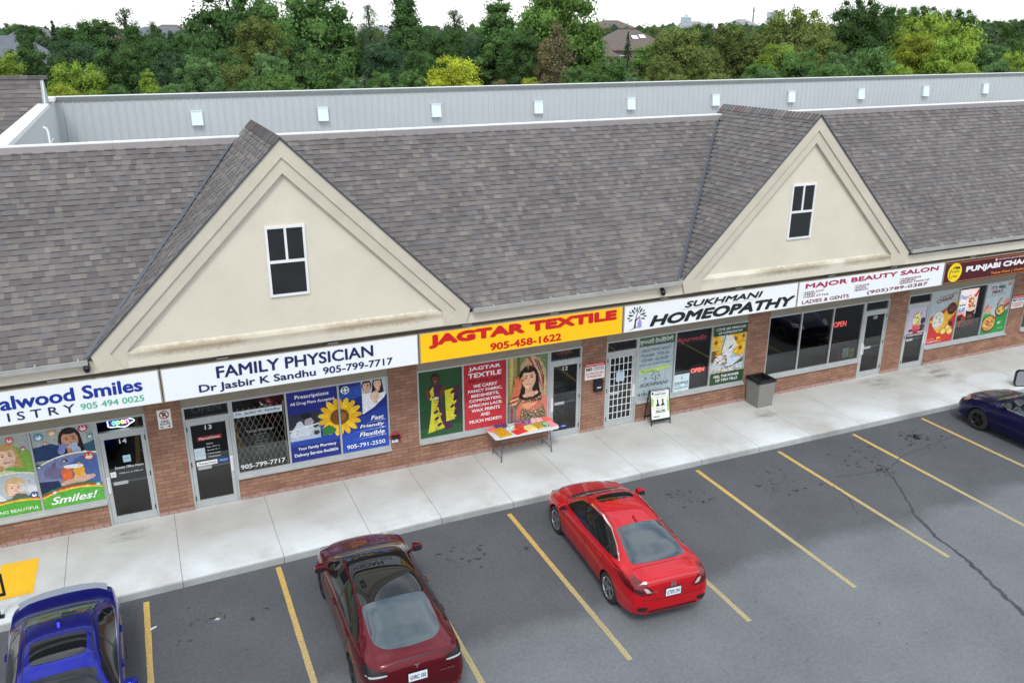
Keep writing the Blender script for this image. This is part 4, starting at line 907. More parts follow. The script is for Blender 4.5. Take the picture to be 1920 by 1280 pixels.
p.poly([(.5, .25), (.52, .25), (.53, .36), (.51, .36)], TXG)
for i in range(9): p.ell(.52+.1*math.cos(i*.75), .345+.1*math.sin(i*.75)*p.asp, .026, .011, TXG, i*.75)
p.text('&', .2, .28, .30, .34, TXG); p.text('SUKHMANI', .08, .88, .175, .235, lin(96, 106, 114), .03, .3); p.text('416-902-1077', .03, .95, .03, .085, lin(84, 110, 92), .02)
p.build('window_poster', INKM, 'pale grey sheet of Punjabi heading and health conditions, beside the barred white door')
x0, x1 = pane_x(3, 2); p = Print(x0, x1, PZ0, PZ1, .052, lin(214, 216, 196)); DG = lin(44, 72, 42)
p.rect(0, 1, .2, .5, lin(196, 206, 210)); p.rect(0, .5, .38, .58, lin(120, 92, 60))
rr_ = random.Random(4)
for (a, b, r) in ((.12, .72, .2), (.3, .5, .17), (.68, .74, .22), (.85, .58, .2), (.92, .78, .16)):
    for i in range(11):
        t = 2*math.pi*i/11+a; p.ell(a+r*.6*math.cos(t), b+r*.6*math.sin(t)*p.asp, r*.5, r*.22, lin(*rr_.choice(((246, 190, 40), (252, 206, 70), (236, 168, 30)))), t)
    p.ell(a, b, r*.28, r*.28, lin(150, 100, 30))
p.poly([(.3, .55), (.4, .86), (.6, .8), (.75, .62), (.5, .5)], lin(236, 238, 228)); p.poly([(.05, .34), (.45, .36), (.62, .5), (.5, .58), (.1, .46)], lin(226, 230, 236)); p.ell(.66, .36, .28, .13, lin(206, 222, 232)); p.poly([(.15, .24), (.95, .34), (.95, .42), (.6, .28)], lin(96, 84, 60)); p.ell(.55, .62, .07, .02, lin(40, 40, 30), .6)
p.scatter(60, .08, .92, .2, .27, [lin(240, 240, 236), lin(226, 220, 200), lin(180, 160, 120)], .012, .024, rr_); p.scatter(30, .1, .5, .34, .5, [lin(90, 60, 40), lin(226, 190, 120)], .01, .03, rr_)
p.rect(0, 1, .84, 1, DG); p.rect(0, 1, 0, .2, DG); p.text('COME SEE MIRACLES', .06, .95, .93, .97, WHT, .015); p.text('OF HOMEOPATHY', .14, .86, .865, .905, WHT, .015); p.text('FEEL THE POWER', .1, .86, .115, .16, WHT, .02); p.text('OF TINY PILLS', .16, .82, .045, .09, WHT, .02)
p.build('window_poster', INK, 'yellow flower poster with dark green bands, right of the oval OPEN board')
x0, x1 = pane_x(3, 1); p = Print(x0+.01, x0+.55, PZ0-.005, PZ0+.52, .05, lin(206, 222, 226))
p.text('SUKHMANI', .05, .95, .4, .56, lin(40, 70, 90), .03, .2); p.rect(.05, .45, .32, .35, lin(20, 110, 130)); p.rect(.75, .95, .34, .38, lin(20, 90, 110)); p.text('416-902-1077', .05, .95, .12, .25, lin(20, 120, 130), .02); p.ell(.5, .78, .06, .06, lin(150, 170, 170)); p.rect(.49, .51, .62, .75, lin(120, 150, 150))
p.build('window_notice', INKM, 'pale blue notice in the lower left of the homeopathy middle pane', 'notice')
# unit 9: the chaap restaurant
x0, x1 = pane_x(5, 0); p = Print(x0, x1, PZ0, PZ1, .052, lin(172, 186, 190)); rr_ = random.Random(8)
p.poly([(0, 0), (1, 0), (1, .62), (.75, .70), (.35, .6), (0, .5)], lin(196, 46, 34)); p.poly([(.2, .34), (.75, .7), (1, .8), (1, .55), (.75, .4), (.8, .22), (.4, .2)], lin(230, 176, 40))
p.text('TANDOORI', .30, .82, .865, .9, lin(130, 50, 40), .01, rot=.12); p.text('CHAAP', .20, .82, .775, .85, lin(140, 30, 36), .05, rot=.12); p.ell(.88, .93, .05, .05, lin(196, 160, 50))
p.ell(.36, .45, .22, .24, lin(206, 206, 196)); p.ell(.37, .47, .19, .19, lin(226, 222, 208)); p.scatter(30, .24, .5, .4, .54, [lin(190, 180, 160), lin(240, 238, 226)], .02, .04, rr_)
p.ell(.82, .64, .17, .17, lin(50, 34, 28)); p.scatter(16, .7, .93, .57, .72, [lin(120, 50, 30), lin(80, 36, 26)], .03, .06, rr_)
for a, b in ((.62, .22), (.78, .28), (.86, .2)): p.ell(a, b, .12, .1, lin(196, 140, 60)); p.ell(a, b, .09, .07, lin(236, 206, 120))
p.ell(.86, .34, .08, .07, lin(60, 30, 50)); p.rect(.04, .14, .42, .47, lin(240, 190, 40)); p.rect(.4, .54, .08, .12, lin(240, 190, 40)); p.text('Order Online', .05, .3, .09, .11, WHT); p.rect(.05, .45, .055, .06, WHT); p.rect(.05, .6, .035, .04, WHT)
p.build('window_poster', INK, 'red and yellow food poster with white bowl and the word CHAAP, beside the poster-covered door')
x0, x1 = pane_x(5, 2); p = Print(x0, x1, PZ0, PZ1, .052, lin(192, 204, 208)); p.rect(0, 1, .5, 1, lin(186, 200, 206)); p.poly([(0, 0), (1, 0), (1, .46), (.7, .32), (.35, .34), (.2, .46), (0, .38)], lin(20, 140, 52)); p.poly([(0, .38), (.2, .46), (.35, .4), (.1, .33)], lin(60, 180, 70))
p.text("IT'S VEG", .16, .72, .88, .945, lin(130, 40, 50), .04); p.text('VEG', .47, .73, .885, .945, lin(40, 110, 60), .05); p.text('MEAT..', .22, .72, .79, .86, lin(140, 36, 48), .05); p.text('It tastes so good', .14, .8, .735, .765, lin(120, 140, 150), 0, .2); p.ell(.88, .95, .07, .05, lin(200, 150, 60))
p.ell(.6, .62, .15, .045, lin(150, 90, 60), .9); p.ell(.62, .63, .11, .02, lin(214, 190, 170), .9); p.poly([(.02, .5), (.15, .62), (.2, .52), (.32, .54), (.3, .42), (.04, .44)], lin(222, 120, 110)); p.ell(.2, .47, .13, .09, lin(214, 180, 150)); p.poly([(.78, .6), (.9, .68), (1, .6), (1, .48), (.8, .52)], lin(226, 140, 120))
p.ell(.68, .43, .2, .17, lin(40, 36, 30)); p.ell(.68, .44, .17, .13, lin(214, 170, 80)); p.poly([(.82, .48), (1, .56), (1, .59), (.8, .51)], lin(40, 36, 30)); p.scatter(14, .55, .8, .37, .49, [lin(170, 110, 50), lin(230, 200, 110)], .02, .045, rr_)
p.ell(.3, .2, .29, .26, lin(90, 64, 40)); p.ell(.3, .21, .25, .21, lin(214, 160, 80)); p.scatter(30, .12, .48, .1, .31, [lin(196, 80, 40), lin(120, 150, 60), lin(236, 200, 110)], .02, .05, rr_); p.rect(.66, .78, .2, .21, WHT); p.rect(.66, .76, .18, .19, WHT); p.text('Order Now', .7, .92, .07, .09, WHT)
p.build('window_poster', INK, "green-bottomed food poster reading IT'S VEG MEAT with two pans")
x0, x1 = 22.79+.15, 23.87-.15; p = Print(x0, x1, 1.28, 2.28, .034, lin(196, 184, 206)); p.ell(.5, .52, .22, .3, lin(244, 226, 150)); p.poly([(.3, .25), (.7, .25), (.62, .1), (.38, .1)], lin(170, 30, 50)); p.poly([(.28, .45), (.72, .45), (.68, .2), (.32, .2)], lin(226, 90, 90)); p.scatter(40, .3, .7, .4, .85, [lin(250, 210, 60), lin(236, 170, 60), lin(140, 160, 60), lin(250, 240, 200)], .03, .07, rr_); p.ell(.85, .52, .14, .14, lin(60, 40, 60)); p.ell(.85, .3, .13, .13, lin(70, 60, 40)); p.ell(.2, .22, .12, .06, lin(100, 24, 40)); p.ell(.82, .2, .14, .06, lin(96, 24, 40)); p.scatter(16, .1, .9, .18, .4, [lin(40, 20, 30), lin(150, 30, 50)], .01, .03, rr_); p.rect(0, 1, 0, .1, lin(60, 20, 34)); p.text('KUNAFA FALOODA', .05, .95, .02, .08, WHT, .03)
p.build('door_poster', INK, 'pale purple dessert poster on the upper half of the restaurant door')
# lit menu screen in the middle pane
SCR = M('screen_print', (1, 1, 1), .25, attr=True, emit=.75)
x0, x1 = pane_x(5, 1); p = Print(x0+.06, x0+1.0, 1.29, 2.62, .12, lin(236, 226, 226)); p.poly([(0, 0), (1, 0), (1, .3), (.5, .24), (.3, .34), (0, .3)], lin(96, 30, 34)); p.poly([(0, .3), (.3, .34), (.5, .24), (.4, .4), (0, .5)], lin(236, 170, 160))
p.text('Paan', .08, .5, .74, .86, lin(40, 110, 170), .02, .3); p.rect(.1, .42, .57, .6, lin(50, 60, 66)); p.text('6.49', .1, .42, .40, .52, lin(50, 150, 200), .06)
p.poly([(.48, .45), (.98, .45), (.9, .12), (.55, .12)], lin(50, 26, 28)); p.ell(.73, .45, .26, .09, lin(220, 214, 206)); p.ell(.73, .6, .23, .3, lin(230, 214, 190)); p.scatter(30, .55, .92, .5, .85, [lin(160, 110, 70), lin(196, 60, 60), lin(240, 226, 206), lin(110, 140, 70)], .03, .06, rr_); p.ell(.92, .86, .05, .16, lin(206, 50, 60), -.4); p.scatter(24, .02, .5, .02, .25, [lin(190, 60, 60), lin(90, 110, 60), lin(50, 20, 24)], .04, .08, rr_); p.rect(.6, .85, .2, .3, lin(120, 80, 70))
e = p.build('menu_screen', SCR, 'lit menu screen showing a dessert cup, middle pane between two food posters', 'screen')
mb = MB(); mb.box(-.5, .5, .006, .06, -.03, 1.36); mb.build('housing', BLACK, e)
# ------------------------------------------------------------------ small fixtures on the front
def plate(name, x0, x1, z0, z1, y, base, label, cat, draw, mat=None, parent=None, group=None):
    p = Print(x0, x1, z0, z1, y, base, th=.006); draw(p)
    return p.build(name, mat or INK, label, cat, group, parent)
REDI, BLKI, WHI = lin(190, 26, 36), lin(24, 24, 28), lin(232, 232, 226)
def d_(p):
    p.ell(.5, .73, .36, .36, lin(176, 30, 40)); p.ell(.5, .73, .28, .28, WHI); p.text('P', .38, .64, .60, .86, BLKI, .04)
    p.poly([(.22, .86), (.3, .9), (.78, .60), (.70, .56)], lin(176, 30, 40)); p.text('FIRE', .22, .78, .33, .43, BLKI, .03); p.text('ROUTE', .14, .86, .2, .3, BLKI, .03)
    for s_ in (-1, 1): p.poly([(.5+s_*.42, .1), (.5+s_*.26, .15), (.5+s_*.26, .05)], BLKI); p.rect(*sorted((.5+s_*.26, .5+s_*.14)), .085, .115, BLKI)
plate('parking_sign', -.25, .04, 2.335, 2.80, -.012, WHI, 'white no parking fire route sign with red ring on a brick pillar', 'sign', d_)
def d_(p):
    p.rect(0, 1, .79, 1, REDI); p.text('Private Property', .06, .94, .83, .94, WHI, .03); p.text('NO', .06, .36, .54, .74, BLKI, .06); p.text('TRESPASSING', .42, .95, .66, .74, lin(60, 60, 110), .02); p.text('OR SOLICITING', .42, .95, .54, .62, lin(60, 60, 110), .02)
    p.text('ALL VIOLATORS WILL', .05, .95, .3, .42, lin(214, 80, 90), .02); p.text('BE PROSECUTED', .14, .86, .12, .24, lin(214, 80, 90), .02)
plate('warning_sign', 10.69, 11.32, 1.74, 2.225, -.012, WHI, 'red and white no trespassing sign above the black mailbox', 'sign', d_)
plate('warning_sign', 27.86, 28.5, 1.69, 2.15, -.012, WHI, 'red and white no trespassing sign on the pillar at the right edge', 'sign', d_)
mbx = empty('mailbox', 'black wall mailbox on the brick pillar beside the barred white door', 'mailbox', (11.1, 0, 1.37))
mb = MB(); mb.prism([(-.11, 0), (-.005, 0), (-.005, .34), (-.06, .34), (-.11, .29)][::-1], 'x', -.13, .13); mb.build('body', BLACK, mbx, bevel=.008)
mb = MB(); mb.prism([(-.125, .27), (-.005, .345), (-.005, .36), (-.128, .285)][::-1], 'x', -.14, .14); mb.build('lid', BLACK, mbx)
mb = MB(); mb.box(-.06, .06, -.116, -.111, .12, .15); mb.build('name_card', WHITE, mbx)
fd = empty('fire_connection', 'round red and white fire hose connection on the brick wall', 'hose connection', (5.22, 0, 1.08))
mb = MB(); mb.lathe([(0, -.03), (.15, -.03), (.15, -.002)], 'y', 20); mb.build('plate', M('red_enamel', lin(170, 60, 66), .5, var=.15), fd)
mb = MB()
for s_ in (-1, 1): mb.lathe([(0, -.11), (.055, -.11), (.06, -.03)], 'y', 12, c=(s_*.06, 0, .02))
mb.build('cap', BLACK, fd); mb = MB(); mb.box(-.1, .06, -.045, -.031, -.13, -.05); mb.build('tag', WHITE, fd)
def camera(x, label):
    c = empty('security_camera', label, 'camera', (x, -1.435, 4.60))
    mb = MB(); mb.box(-.05, .05, -.03, .015, -.03, .03); mb.build('bracket', BLACK, c)
    mb = MB(); mb.lathe([(0, -.0), (.05, -.0), (.065, -.06), (.065, -.10), (.045, -.15), (0, -.17)], 'z', 14, c=(0, -.075, 0)); mb.build('dome', M('camera_dome', (.01, .01, .01), .15) if 'camera_dome' not in bpy.data.materials else bpy.data.materials['camera_dome'], c, smooth=True)
camera(-1.36, 'small black dome camera under the gutter left of the big near gable'); camera(12.08, 'small black dome camera under the gutter left of the far gable')

# neon and LED signs behind the glass
def NE(name, c, e): return M(name, c, .4, emit=e)
def neon(name, label, x, z, y, parts_):
    e = empty(name, label, 'neon sign', (x, y, z))
    for nm, txt, a, b, c, d2, m_, bo in parts_:
        me = fit_text(txt, b-a, d2-c, bo, extrude=.006); mb = MB(); mb.mesh(me, 0, None, Matrix.Translation((a, 0, c)) @ FRONT); mb.build(nm, m_, e, weld=False)
    return e
NR = NE('neon_red', (1, .16, .14), 1.4); NRD = M('neon_red_off', (.42, .07, .08), .4, emit=.25); NWO = M('neon_off', (.32, .32, .3), .4)
e = neon('open_sign', 'glowing multicoloured cloud-shaped open sign above the black left door', -1.02, 2.5, .13, [('letter', 'o', -.17, -.09, .06, .15, NE('neon_cyan', (.2, .8, 1), 2.5), .03), ('letter', 'p', -.08, 0, .02, .15, NE('neon_green', (.3, 1, .3), 2.2), .03), ('letter', 'e', .01, .09, .06, .15, NE('neon_yellow', (1, .85, .2), 2.4), .03), ('letter', 'n', .10, .18, .06, .15, NE('neon_pink', (1, .4, .7), 2.2), .03)])
mb = MB(); P = [(.27*math.cos(t)*(1+.08*math.cos(5*t)), -.005, .105+.115*math.sin(t)*(1+.12*math.cos(5*t))) for t in [2*math.pi*i/40 for i in range(41)]]; mb.path(P, .010, 6); mb.build('tube_outline', NE('neon_white', (.75, .9, 1), 2.6), e)
mb = MB(); mb.face([(q[0]*.97, .02, .105+(q[2]-.105)*.97) for q in P[:-1]]); mb.build('backing', M('purple_backing', lin(70, 60, 130), .4, emit=.25), e)
neon('open_sign', 'unlit pale tube OPEN sign above the door left of the folding gate', .80, 2.5, .13, [('letter', 'OPEN', -.32, .32, .04, .2, NWO, 0)])
neon('open_sign', 'dim red OPEN sign above the textile shop door', 10.1, 2.52, .13, [('letter', 'OPEN', -.2, .22, .04, .15, NRD, .01)])
neon('open_sign', 'very dim red OPEN sign above the barred white door', 11.88, 2.52, .16, [('letter', 'OPEN', -.22, .24, .04, .15, M('neon_red_faint', (.2, .04, .05), .4), .01)])
neon('open_sign', 'glowing red OPEN tubes in the dark salon window beside the door', 20.02, 2.02, .13, [('letter', 'OPEN', -.26, .26, 0, .18, NE('neon_red_thin', (1, .16, .16), 1.0), .0)])
x0, x1 = pane_x(3, 1)
e = neon('open_board', 'black rounded board with glowing red OPEN in the middle pane', x1-.33, ZS+.065, .13, [('letter', 'OPEN', -.24, .24, .46, .60, NR, .03)])
mb = MB(); mb.prism([(-.32, 0), (.32, 0), (.32, .52)]+[(.32*math.cos(t), .52+.22*math.sin(t)) for t in [math.pi*i/10 for i in range(1, 10)]]+[(-.32, .52)], 'y', .01, .04); mb.build('board', M('board_dark', lin(52, 56, 56), .5), e)
e = neon('led_scroller', 'long red dot LED text display across the top of the middle pane', (x0+x1)/2, 2.30, .14, [('letter', 'Ayurvedic', -.52, .52, .0, .2, M('led_red', (.5, .06, .1), .4, emit=.35), .01)])
mb = MB(); mb.box(-.58, .58, .01, .05, -.06, .28); mb.build('housing', BLACK, e)
# folding gate behind the barred window, with its shingle
x0, x1 = pane_x(1, 0); gt = empty('folding_gate', 'cream folding lattice gate behind the first pane, closing the dark window', 'gate', (x0, .085, .87))
CRM = M('cream_metal', lin(244, 238, 218), .5)
mb = MB(); W_ = x1-x0-.04; H_ = 1.62; st_ = W_/9
for i in range(-6, 10):
    for s_ in (1, -1):
        xa, xb = i*st_, i*st_+6*st_
        if s_ < 0: xa, xb = xb, xa
        za, zb = .0, H_
        (ax, az), (bx, bz) = (xa, za), (xb, zb)
        # clip to the opening
        def clip(px, pz, qx, qz, lim):
            t = (lim-px)/(qx-px); return lim, pz+t*(qz-pz)
        if max(ax, bx) < 0 or min(ax, bx) > W_: continue
        if ax < 0: ax, az = clip(ax, az, bx, bz, 0)
        if bx < 0: bx, bz = clip(bx, bz, ax, az, 0)
        if ax > W_: ax, az = clip(ax, az, bx, bz, W_)
        if bx > W_: bx, bz = clip(bx, bz, ax, az, W_)
        if abs(ax-bx) > .02: mb.bar((ax, s_*.006, az), (bx, s_*.006, bz), .010, .030, (0, 1, 0))
mb.build('lattice', CRM, gt)
mb = MB(); mb.box(-.02, .01, -.015, .015, 0, H_+.05); mb.box(W_, W_+.03, -.015, .015, 0, H_+.05); mb.build('post', CRM, gt)
def d_(p): p.text('Dr. Jasbir K. Sandhu', .05, .96, .25, .75, lin(50, 60, 90), .02)
plate('name_strip', x0+.02, x1-.06, 2.28, 2.44, .05, lin(206, 216, 222), 'pale name strip reading Dr. Jasbir K. Sandhu on the gated window', 'sign', d_)
def wtext(name, txt, xa, xb, za, zb, y, label, m_=WHITE, bold=.01, cat='lettering'):
    me = fit_text(txt, xb-xa, zb-za, bold); mb = MB(); mb.mesh(me, 0, None, Matrix.Translation((-(xb-xa)/2, 0, 0)) @ FRONT); o = mb.build(name, m_, None, weld=False); o.location = ((xa+xb)/2, y, za); return tag(o, label, cat)
wtext('window_lettering', '905-799-7717', x0+.06, x1-.1, .93, 1.05, .055, 'white phone number low on the gated window', bold=.02)
wtext('window_lettering', 'Family Physician', x0+.28, x1-.3, 1.84, 1.92, .055, 'faint white words Family Physician halfway up the gated window', NWO, .006)
mb = MB()
for i in range(7):
    me = fit_text(random.choice(['Monday 9 - 5', 'Tuesday 9 - 5', 'By appointment', 'Walk-ins welcome']), .3, .035); mb.mesh(me, 0, None, Matrix.Translation((-.15+random.uniform(-.03, .03), 0, .08*i)) @ FRONT)
o = mb.build('window_lettering', NWO, None, weld=False); o.location = ((x0+x1)/2, .055, 1.28); tag(o, 'faint white column of opening hours on the gated window', 'lettering')
# stickers on the doors
def d_(p): p.text('PharmaChoice', .08, .92, .25, .75, WHI, .02)
plate('door_sticker', .52, 1.06, 1.86, 1.97, .036, lin(140, 30, 44), 'dark red strip sticker on the door left of the gate', 'sticker', d_)
def d_(p): p.text('PharmaChoice', .1, .95, .25, .75, lin(60, 60, 90), .01)
plate('door_sticker', .44, .90, 1.225, 1.335, .036, WHI, 'white strip sticker across the middle of the door left of the gate', 'sticker', d_)
def d_(p): p.text('WELCOME', .15, .85, .3, .7, lin(190, 206, 230), .01)
plate('door_sticker', .905, 1.17, 1.235, 1.345, .036, lin(30, 70, 140), 'blue WELCOME sticker on the door left of the gate', 'sticker', d_)
plate('door_notice', .42, .66, 1.39, 1.68, .036, lin(190, 208, 214), 'pale paper notice on the door left of the gate', 'notice', lambda p: [p.rect(.1, .9, .8-.1*i, .83-.1*i, lin(170, 186, 194)) for i in range(6)])
mb = MB()
for i, t_ in enumerate(('Hours', 'Mon - Fri 9 - 6', 'Saturday 10 - 3', 'Sunday closed', 'Welcome')): 
    me = fit_text(t_, .28 if i else .14, .035, .01); mb.mesh(me, 0, None, Matrix.Translation((-.14, 0, .33-.085*i)) @ FRONT)
o = mb.build('door_lettering', WHITE, None, weld=False); o.location = (.85, .036, 1.42); tag(o, 'small white opening hours on the door left of the gate', 'lettering')
def d_(p): p.rect(.2, .8, .45, .6, lin(110, 170, 190))
plate('door_notice', -1.08, -.92, 1.66, 1.83, .036, lin(170, 206, 214), 'small pale blue square notice on the black left door', 'notice', d_)
wtext('door_lettering', 'Dentist Office Hours', -1.27, -.68, 1.52, 1.58, .036, 'white words Dentist Office Hours on the black left door', bold=.02)
wtext('door_lettering', '10:00 a.m. to 7:00 p.m.', -1.2, -.70, 1.38, 1.425, .036, 'small white hours line on the black left door', bold=.01)
plate('door_notice', -1.385, -1.27, 1.33, 1.46, .036, WHI, 'small white notice in the corner of the black left door', 'notice', lambda p: p.rect(.2, .8, .3, .7, lin(200, 200, 210)))
def d_(p): [p.rect(.1, .9, .75-.12*i, .79-.12*i, lin(150, 180, 200)) for i in range(5)]
plate('door_notice', 11.73, 12.0, 1.52, 1.80, .034, lin(176, 206, 222), 'pale blue paper notice taped to the barred white door', 'notice', d_)
plate('door_notice', 9.98, 10.18, .42, .50, .036, lin(40, 60, 150), 'small blue sticker at the foot of the textile shop door', 'sticker', lambda p: p.rect(.2, .8, .3, .6, lin(180, 190, 230)))
plate('window_flyer', 20.25, 20.52, .93, 1.26, .09, lin(206, 224, 222), 'white flyer leaning low in the salon window', 'flyer', lambda p: p.rect(.15, .6, .15, .7, lin(180, 200, 190)))
plate('window_flyer', 20.56, 20.76, .90, 1.2, .10, lin(220, 206, 70), 'yellow flyer low in the salon window beside the door', 'flyer', lambda p: p.ell(.5, .5, .3, .4, lin(90, 130, 60)))
plate('window_flyer', 20.08, 20.2, .92, 1.12, .10, lin(190, 80, 70), 'small red flyer low in the salon window', 'flyer', lambda p: p.rect(.2, .8, .3, .7, lin(120, 50, 60)))
# pieces of the interiors that show through the glass
def counter(x0, x1, y0, y1, h, label, top, body):
    e = empty('counter', label, 'counter', ((x0+x1)/2, (y0+y1)/2, .16)); w, d2 = (x1-x0)/2, (y1-y0)/2
    mb = MB(); mb.box(-w, w, -d2, d2, 0, h-.04); mb.build('body', body, e); mb = MB(); mb.box(-w-.04, w+.04, -d2-.06, d2, h-.039, h); mb.build('top', top, e)
counter(13.6, 15.0, .55, 1.1, 1.25, 'beige counter standing inside the homeopathy window', BLACK, M('beige_laminate', lin(190, 178, 150), .5))
counter(24.95, 26.3, .6, 1.2, .75, 'low brown counter inside the restaurant window', M('wood_top', lin(150, 110, 60), .5), M('wood_body', lin(110, 80, 44), .5))
counter(1.5, 2.4, 1.4, 2.0, 1.0, 'grey desk inside behind the folding gate', ALUD, ALUD)
rr_ = random.Random(21)
e = empty('fabric_rack', 'shelves piled with grey folded fabric inside the textile shop', 'rack', (10.1, 1.2, .16))
mb = MB(); mb.box(-.7, .7, 0, .6, 0, .05); mb.box(-.7, .7, 0, .6, .75, .8); mb.box(-.7, .7, 0, .6, 1.5, 1.55); mb.box(-.72, -.68, 0, .6, 0, 2.1); mb.box(.68, .72, 0, .6, 0, 2.1); mb.build('shelf', ALUD, e)
for lv in (.05, .8, 1.55):
    for i in range(6):
        mb = MB(); h = rr_.uniform(.25, .5); c = rr_.choice([lin(150, 150, 150), lin(110, 116, 116), lin(180, 176, 170), lin(90, 96, 90)])
        for k in range(5): mb.box(-.66+.22*i+rr_.uniform(0, .02), -.66+.22*i+.2, .03+rr_.uniform(-.05, .04), .55, lv+k*h/5, lv+(k+.9)*h/5, 0, tuple(x*rr_.uniform(.7, 1.2) for x in c))
        mb.build('fabric_pile', INKM, e)

# ------------------------------------------------------------------ things on the sidewalk
# folding table with fabric packs
TZ = .74; TB = empty('folding_table', 'white folding table with grey legs, set out before the textile window', 'table', (8.60, -.44, .15))
mb = MB(); L2, D2 = .94, .375; c_ = .06
pl = [(-L2+c_, -D2), (L2-c_, -D2), (L2, -D2+c_), (L2, D2-c_), (L2-c_, D2), (-L2+c_, D2), (-L2, D2-c_), (-L2, -D2+c_)]
mb.prism(pl, 'z', TZ-.045, TZ); mb.build('tabletop', M('white_plastic', lin(216, 220, 224), .4, var=.04), TB, bevel=.012)
LEGM = M('grey_tube', lin(100, 104, 110), .4, .5)
for s_ in (-1, 1):
    for t_ in (-1, 1):
        mb = MB(); mb.tube((s_*.68, t_*.27, TZ-.05), (s_*.74, t_*.29, .02), .014, n=8); mb.tube((s_*.74, t_*.29, .03), (s_*.742, t_*.29, 0), .02, n=8); mb.build('leg', LEGM, TB)
    mb = MB(); mb.tube((s_*.735, -.285, .12), (s_*.735, .285, .12), .010, n=6); mb.tube((s_*.70, -.275, .52), (s_*.70, .275, .52), .010, n=6); mb.tube((s_*.70, 0, .52), (s_*.35, 0, TZ-.06), .010, n=6); mb.build('brace', LEGM, TB)
def fabric(x, y, w, d, rz, col, label, tilt=0.0, z=0.0, h=.035, seed=0):
    rr = random.Random(seed+3); mb = MB(); nx, ny = 8, 7
    def H(i, j):
        e_ = min(i, nx-i, j, ny-j); return h*(.45 if e_ == 0 else (.85 if e_ == 1 else 1))+rr.uniform(-.006, .006)*(e_ > 0)
    G = [[Vector(((i/nx-.5)*w+rr.uniform(-.006, .006), (j/ny-.5)*d+rr.uniform(-.006, .006), H(i, j))) for j in range(ny+1)] for i in range(nx+1)]
    for i in range(nx):
        for j in range(ny):
            c = col if not isinstance(col, list) else rr.choice(col); c = tuple(k*rr.uniform(.92, 1.08) for k in c)
            mb.face([G[i][j], G[i+1][j], G[i+1][j+1], G[i][j+1]], 0, c)
    per = [(i, 0) for i in range(nx)]+[(nx, j) for j in range(ny)]+[(i, ny) for i in range(nx, 0, -1)]+[(0, j) for j in range(ny, 0, -1)]
    for a, b in zip(per, per[1:]+per[:1]):
        A, B = G[a[0]][a[1]], G[b[0]][b[1]]; mb.face([Vector((A.x, A.y, 0)), Vector((B.x, B.y, 0)), B, A], 0, col if not isinstance(col, list) else col[0])
    o = mb.build('fabric_pack', FAB, None, smooth=True, weld=False); o.location = (8.60+x, -.44+y, .15+TZ+.001+z); o.rotation_euler = (tilt, 0, rz)
    return tag(o, label, 'fabric', 'fabric packs laid out on the table')
FAB = M('wrapped_fabric', (1, 1, 1), .32, attr=True, var=.2, vscale=14, coat=.5)
GLD, REDF, CRMF, PNK, GRNF = lin(214, 160, 24), lin(226, 50, 36), lin(238, 220, 140), lin(246, 150, 160), lin(90, 160, 90)
fabric(-.62, -.20, .36, .26, .12, GLD, 'golden yellow fabric pack at the near left corner of the table', seed=1)
fabric(-.66, .05, .36, .26, .2, lin(206, 150, 20), 'golden yellow fabric pack lying behind the near left one', .05, .008, seed=2)
fabric(-.80, .20, .26, .24, .3, lin(240, 110, 130), 'bright pink fabric pack at the left back corner', .0, .0, seed=3)
fabric(-.52, .27, .34, .2, -.1, [lin(60, 50, 110), lin(90, 60, 120)], 'dark purple fabric pack at the back left', .1, .012, seed=4)
fabric(-.27, .17, .26, .28, -.3, [lin(160, 206, 170), lin(220, 230, 214)], 'mint green fabric pack in a clear bag', .0, .0, seed=5)
fabric(-.18, -.19, .36, .27, .25, REDF, 'bright red fabric pack at the near edge', seed=6)
fabric(-.06, .08, .28, .3, -.5, [lin(214, 80, 60), lin(190, 60, 60)], 'brick red fabric pack behind the bright red one', .06, .01, seed=7)
fabric(.16, -.10, .30, .36, .2, CRMF, 'pale cream yellow fabric pack', seed=8)
fabric(.13, .22, .4, .24, -.15, [lin(110, 60, 100), lin(150, 110, 150)], 'mauve patterned fabric pack at the back centre', .12, .02, seed=9)
fabric(.42, -.06, .28, .34, .25, lin(196, 160, 34), 'mustard yellow fabric pack beside the cream one', seed=10)
fabric(.64, -.05, .28, .34, -.1, [GRNF, lin(70, 130, 80), lin(190, 214, 190)], 'green patterned fabric pack', seed=11)
fabric(.56, .25, .34, .2, -.2, [lin(236, 150, 160), lin(246, 200, 206)], 'pale pink fabric pack at the back right', .1, .015, seed=12)
fabric(.80, .18, .26, .26, .3, lin(240, 110, 90), 'coral fabric pack at the back right corner', .05, .02, seed=13)
fabric(.80, -.10, .24, .34, .1, PNK, 'light pink fabric pack at the near right corner', seed=14)

# sandwich board
AB = empty('sandwich_board', 'black A-frame sandwich board with two bottles on its white poster', 'sandwich board', (13.02, -.24, .15), rad(-3))
for s_ in (-1, 1):
    mb = MB()
    for xx in (-.31, .31): mb.bar((xx, s_*.22, 0), (xx, s_*.02, 1.03), .03, .022, (1, 0, 0))
    mb.bar((-.31, s_*.025, 1.0), (.31, s_*.025, 1.0), .022, .03, (0, 0, 1)); mb.bar((-.31, s_*.205, .14), (.31, s_*.205, .14), .022, .03, (0, 0, 1)); mb.build('frame', BLACK, AB)
p = Print(-.295, .295, 0, .88, 0, lin(226, 230, 222)); p.rect(0, 1, .82, 1, lin(222, 226, 226)); p.ell(.1, .9, .06, .06, lin(40, 50, 50)); p.text('HAIRTONIN', .2, .82, .83, .885, lin(30, 34, 40), .05); p.text('NATURAL HAIR CARE', .24, .78, .92, .945, lin(110, 110, 110), .01); p.rect(.2, .8, .76, .772, lin(120, 180, 80)); p.poly([(0, .8), (.14, .7), (.08, .5), (0, .46)], lin(160, 190, 90)); p.poly([(1, .2), (.88, .3), (.9, .6), (1, .66)], lin(170, 196, 120))
